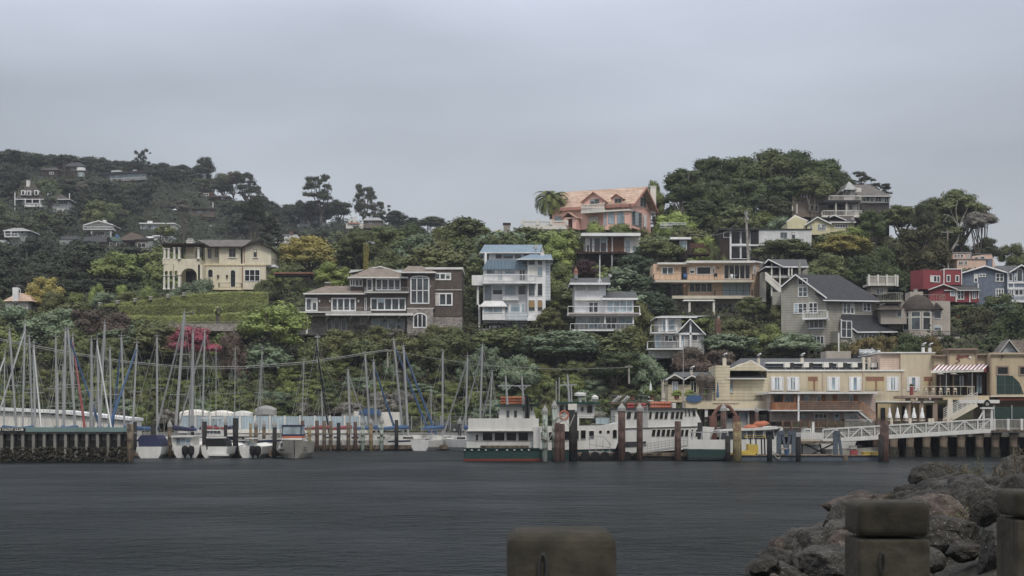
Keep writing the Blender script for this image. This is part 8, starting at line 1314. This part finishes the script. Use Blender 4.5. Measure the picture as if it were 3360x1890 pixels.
# ------------------------------------------------------------------ foreground
mb = MB(); mb.box((-30, -30, -3), (34, 11, 1.25)); S(mb, 'promenade', 'concrete')
M('postc', '38352b', 'ground', s=9, col2='2a271f', rough=.95)
def post(px, yt, w, ycap, Y, label):
    x = X(px, Y); hw = w/2/F*Y; zt = Z(yt, Y); zc = Z(ycap, Y) if ycap else None; o = thing('stone_bollard', label, 'bollard', (x, Y, 1.25), 'square stone bollards')
    def blk(z0, z1, hw, name, bv):
        me = bpy.data.meshes.new(name); bm = bmesh.new(); bmesh.ops.create_cube(bm, size=1); bmesh.ops.scale(bm, vec=(hw*2, hw*2, z1-z0), verts=bm.verts); bmesh.ops.bevel(bm, geom=bm.edges[:], offset=bv, segments=4, profile=.5, affect='EDGES')
        bm.to_mesh(me); bm.free(); me.materials.append(M('postc')); q = bpy.data.objects.new(name, me); COL.objects.link(q); q.parent = o; q.location = (0, 0, (z0+z1)/2 - 1.25)
    if zc: blk(zc+.006, zt, hw, 'cap', .035); blk(1.2, zc-.006, hw*.985, 'shaft', .015)
    else: blk(1.2, zt, hw, 'shaft', .045)
    m = MB(); z = (zc or zt) - .11; [m.cyl((x-.06 + math.cos(a_)*.012, Y-hw-.012, z+math.sin(a_)*.045), (x-.06 + math.cos(a_+.6)*.012, Y-hw-.012, z+math.sin(a_+.6)*.045), .006, .006, 5) for a_ in [k*.6 for k in range(11)]]; B(m, 'ring', 'iron', o)
import bmesh
post(1839, 1735, 352, None, 5.2, 'square stone bollard nearest the camera at the bottom middle'); post(2909, 1643, 234, 1758, 7.6, 'square capped stone bollard in front of the rocks'); post(3415, 1607, 230, 1697, 8.9, 'square capped stone bollard cut by the right edge')
# riprap
M('rockdark', '302d28', 'rock', col2='22201c', rough=.9); M('rockgrey', '3d3b37', 'rock', col2='2c2a27', rough=.9); M('rockpink', '473d35', 'rock', col2='342e29', rough=.9)
def edge_x(y):   # x of the waterline of the riprap
    pts = [(16, 4.2), (24, 4.4), (32, 5.0), (38, 6.8), (47, 9.3), (65, 16), (80, 24), (110, 40)]
    for (a, xa), (b, xb) in zip(pts, pts[1:]):
        if a <= y <= b: return xa + (xb-xa)*(y-a)/(b-a)
    return 99
def mound(x, y): d = x - edge_x(y); return -1.2 if d < -2 else max(-1.2, min(1.15, d*.42 - .35))
mb = MB(); gx = [3 + .9*i for i in range(40)]; gyy = [16 + 1.6*j for j in range(46)]
mb.add([(x, y, mound(x, y) + noise.noise(Vector((x, y, 0)))*.2) for y in gyy for x in gx], [(j*40+i, j*40+i+1, (j+1)*40+i+1, (j+1)*40+i) for j in range(45) for i in range(39)]); S(mb, 'riprap_bank', 'growth')
def rockmesh(seed):
    rnd = random.Random(seed); bm = bmesh.new(); bmesh.ops.create_icosphere(bm, subdivisions=4, radius=1); off = Vector((seed*3.1, seed*1.7, 0))
    pl = [(Vector((rnd.gauss(0,1), rnd.gauss(0,1), rnd.gauss(0,1))).normalized(), rnd.uniform(.62, .9)) for _ in range(13)]
    for v in bm.verts:
        d = v.co.normalized(); r_ = 1.0
        for n_, h_ in pl:
            c = d.dot(n_)
            if c > .05: r_ = min(r_, h_/c)
        r_ *= 1 + .10*noise.noise(d*2.1+off) + .06*noise.noise(d*5+off) + .03*noise.noise(d*12+off); v.co = d*r_
    me = bpy.data.meshes.new('boulder'); bm.to_mesh(me); bm.free(); me.materials.append(M('rockgrey')); return me
RM = [rockmesh(i+1) for i in range(9)]
def rock(px, py, wpx, hpx, Y, mat, label, i, group=None, rz=0, dp=1.0):
    s_ = Y/F; o = bpy.data.objects.new('boulder', RM[i % 9]); COL.objects.link(o); o.location = (X(px, Y), Y, Z(py, Y)); o.scale = (wpx*s_*.56, wpx*s_*.56*dp, hpx*s_*.6); o.rotation_euler = (0, 0, rz); o.material_slots[0].link = 'OBJECT'; o.material_slots[0].material = M(mat); ORG[o.name] = o.location.copy(); tag(o, label, 'boulder', group)
rock(3060, 1588, 150, 120, 57, 'rockdark', 'large dark boulder highest on the rock bank', 1); rock(3160, 1612, 210, 105, 55, 'rockdark', 'long dark boulder leaning against the highest one', 4, rz=.2); rock(3330, 1590, 130, 170, 50, 'rockgrey', 'tall grey boulder at the right edge of the picture', 2); rock(3268, 1618, 90, 90, 52, 'rockgrey', 'pointed grey boulder left of the one at the right edge', 5)
rock(2800, 1665, 200, 100, 45, 'rockpink', 'pinkish flat topped boulder behind the middle bollard', 3); rock(2755, 1705, 100, 110, 42, 'rockgrey', 'grey rounded boulder at the waterline under the pinkish one', 6); rock(2990, 1650, 90, 60, 50, 'rockdark', 'small dark boulder right behind the middle bollard', 7); rock(2700, 1790, 110, 90, 36, 'rockdark', 'smooth dark boulder at the waterline left of the middle bollard', 0)
rock(2552, 1800, 60, 90, 33, 'rockpink', 'upright pointed stone at the left tip of the bank', 8, rz=1); rock(2608, 1812, 80, 80, 33, 'rockdark', 'rough dark stone right of the upright pointed stone', 2, rz=2); rock(2510, 1860, 110, 70, 30, 'rockdark', 'low dark stone nearest the lower left end of the bank', 5, rz=.5); rock(2740, 1850, 220, 130, 29, 'rockgrey', 'broad smooth slab left of the middle bollard shaft', 4, rz=.7)
rr_ = random.Random(12)
for i in range(360):
    Y = rr_.uniform(24, 62); x = edge_x(Y) + 12*rr_.random()**1.3 - .4 ; z = mound(x, Y) + rr_.uniform(.0, .35); px = CX + x/Y*F; py = HY - (z-H0)*F/Y; w = rr_.uniform(.55, 1.35)*F/Y
    if px > 3480 or py < 1596 or px < 2430: continue
    rock(px, py, w, w*rr_.uniform(.55, .85), Y, rr_.choice(('rockdark','rockgrey','rockgrey','rockpink','rockdark')), 'broken rock piled on the bank between the larger boulders', i, 'rocks piled on the bank', rz=rr_.uniform(0, 6.28), dp=rr_.uniform(.7, 1.1))
# weeds
def weed(px, py, hpx, Y, label, dry=True):
    c = P(px, py, Y); o = thing('weed', label, 'weed', tuple(c), 'dry weeds on the rocks'); m = MB(); l = MB(); rnd = random.Random(int(px)); s_ = Y/F
    for k in range(7):
        b = c + Vector((rnd.gauss(0,.1), rnd.gauss(0,.1), -.1)); p = b.copy(); d = Vector((rnd.gauss(0,.22), rnd.gauss(0,.22), 1)); n = 6; hh = hpx*s_*rnd.uniform(.6, 1.1)
        for q in range(n):
            p2 = p + d.normalized()*hh/n; d += Vector((rnd.gauss(0,.15), rnd.gauss(0,.15), 0)); m.cyl(p, p2, .012, .01, 4); p = p2
            if q > 1:
                for _ in range(3): e = p + Vector((rnd.gauss(0,.1), rnd.gauss(0,.1), rnd.uniform(.02,.16))); m.cyl(p, e, .006, .005, 3); u_ = Vector((rnd.uniform(-1,1), rnd.uniform(-1,1), rnd.uniform(-1,1))).normalized()*.03; w_ = u_.orthogonal().normalized()*.025; l.add([e-u_, e+w_, e+u_, e-w_], [(0,1,2,3)])
    B(m, 'stem', 'tanpile', o); B(l, 'leaves', 'leaf_bank' if dry else 'leaf_deep', o)
for i, (px, py, hp, Y) in enumerate(((3130,1575,60,50),(3165,1580,50,50),(3210,1585,75,49),(3290,1590,60,48),(3345,1560,90,46),(3180,1740,110,34),(3260,1720,90,36),(3300,1760,110,33),(3150,1800,120,30),(3240,1660,60,42),(2935,1640,30,50))): weed(px, py, hp, Y, 'dry seeding weed growing between the rocks, %s of eleven' % NUM[i], i % 3 != 2)
# ------------------------------------------------------------------ haze
hzm = bpy.data.materials.new('haze'); hzm.use_nodes = True; n_ = hzm.node_tree.nodes; n_.remove(n_['Principled BSDF']); pv = n_.new('ShaderNodeVolumePrincipled'); pv.inputs['Color'].default_value = (.86, .9, 1, 1); pv.inputs['Density'].default_value = .00016; pv.inputs['Anisotropy'].default_value = .2; hzm.node_tree.links.new(pv.outputs[0], n_['Material Output'].inputs['Volume'])
mb = MB(); mb.box((-3300, -450, -5.6), (3300, 3600, 142)); S(mb, 'haze', hzm, 'stuff')
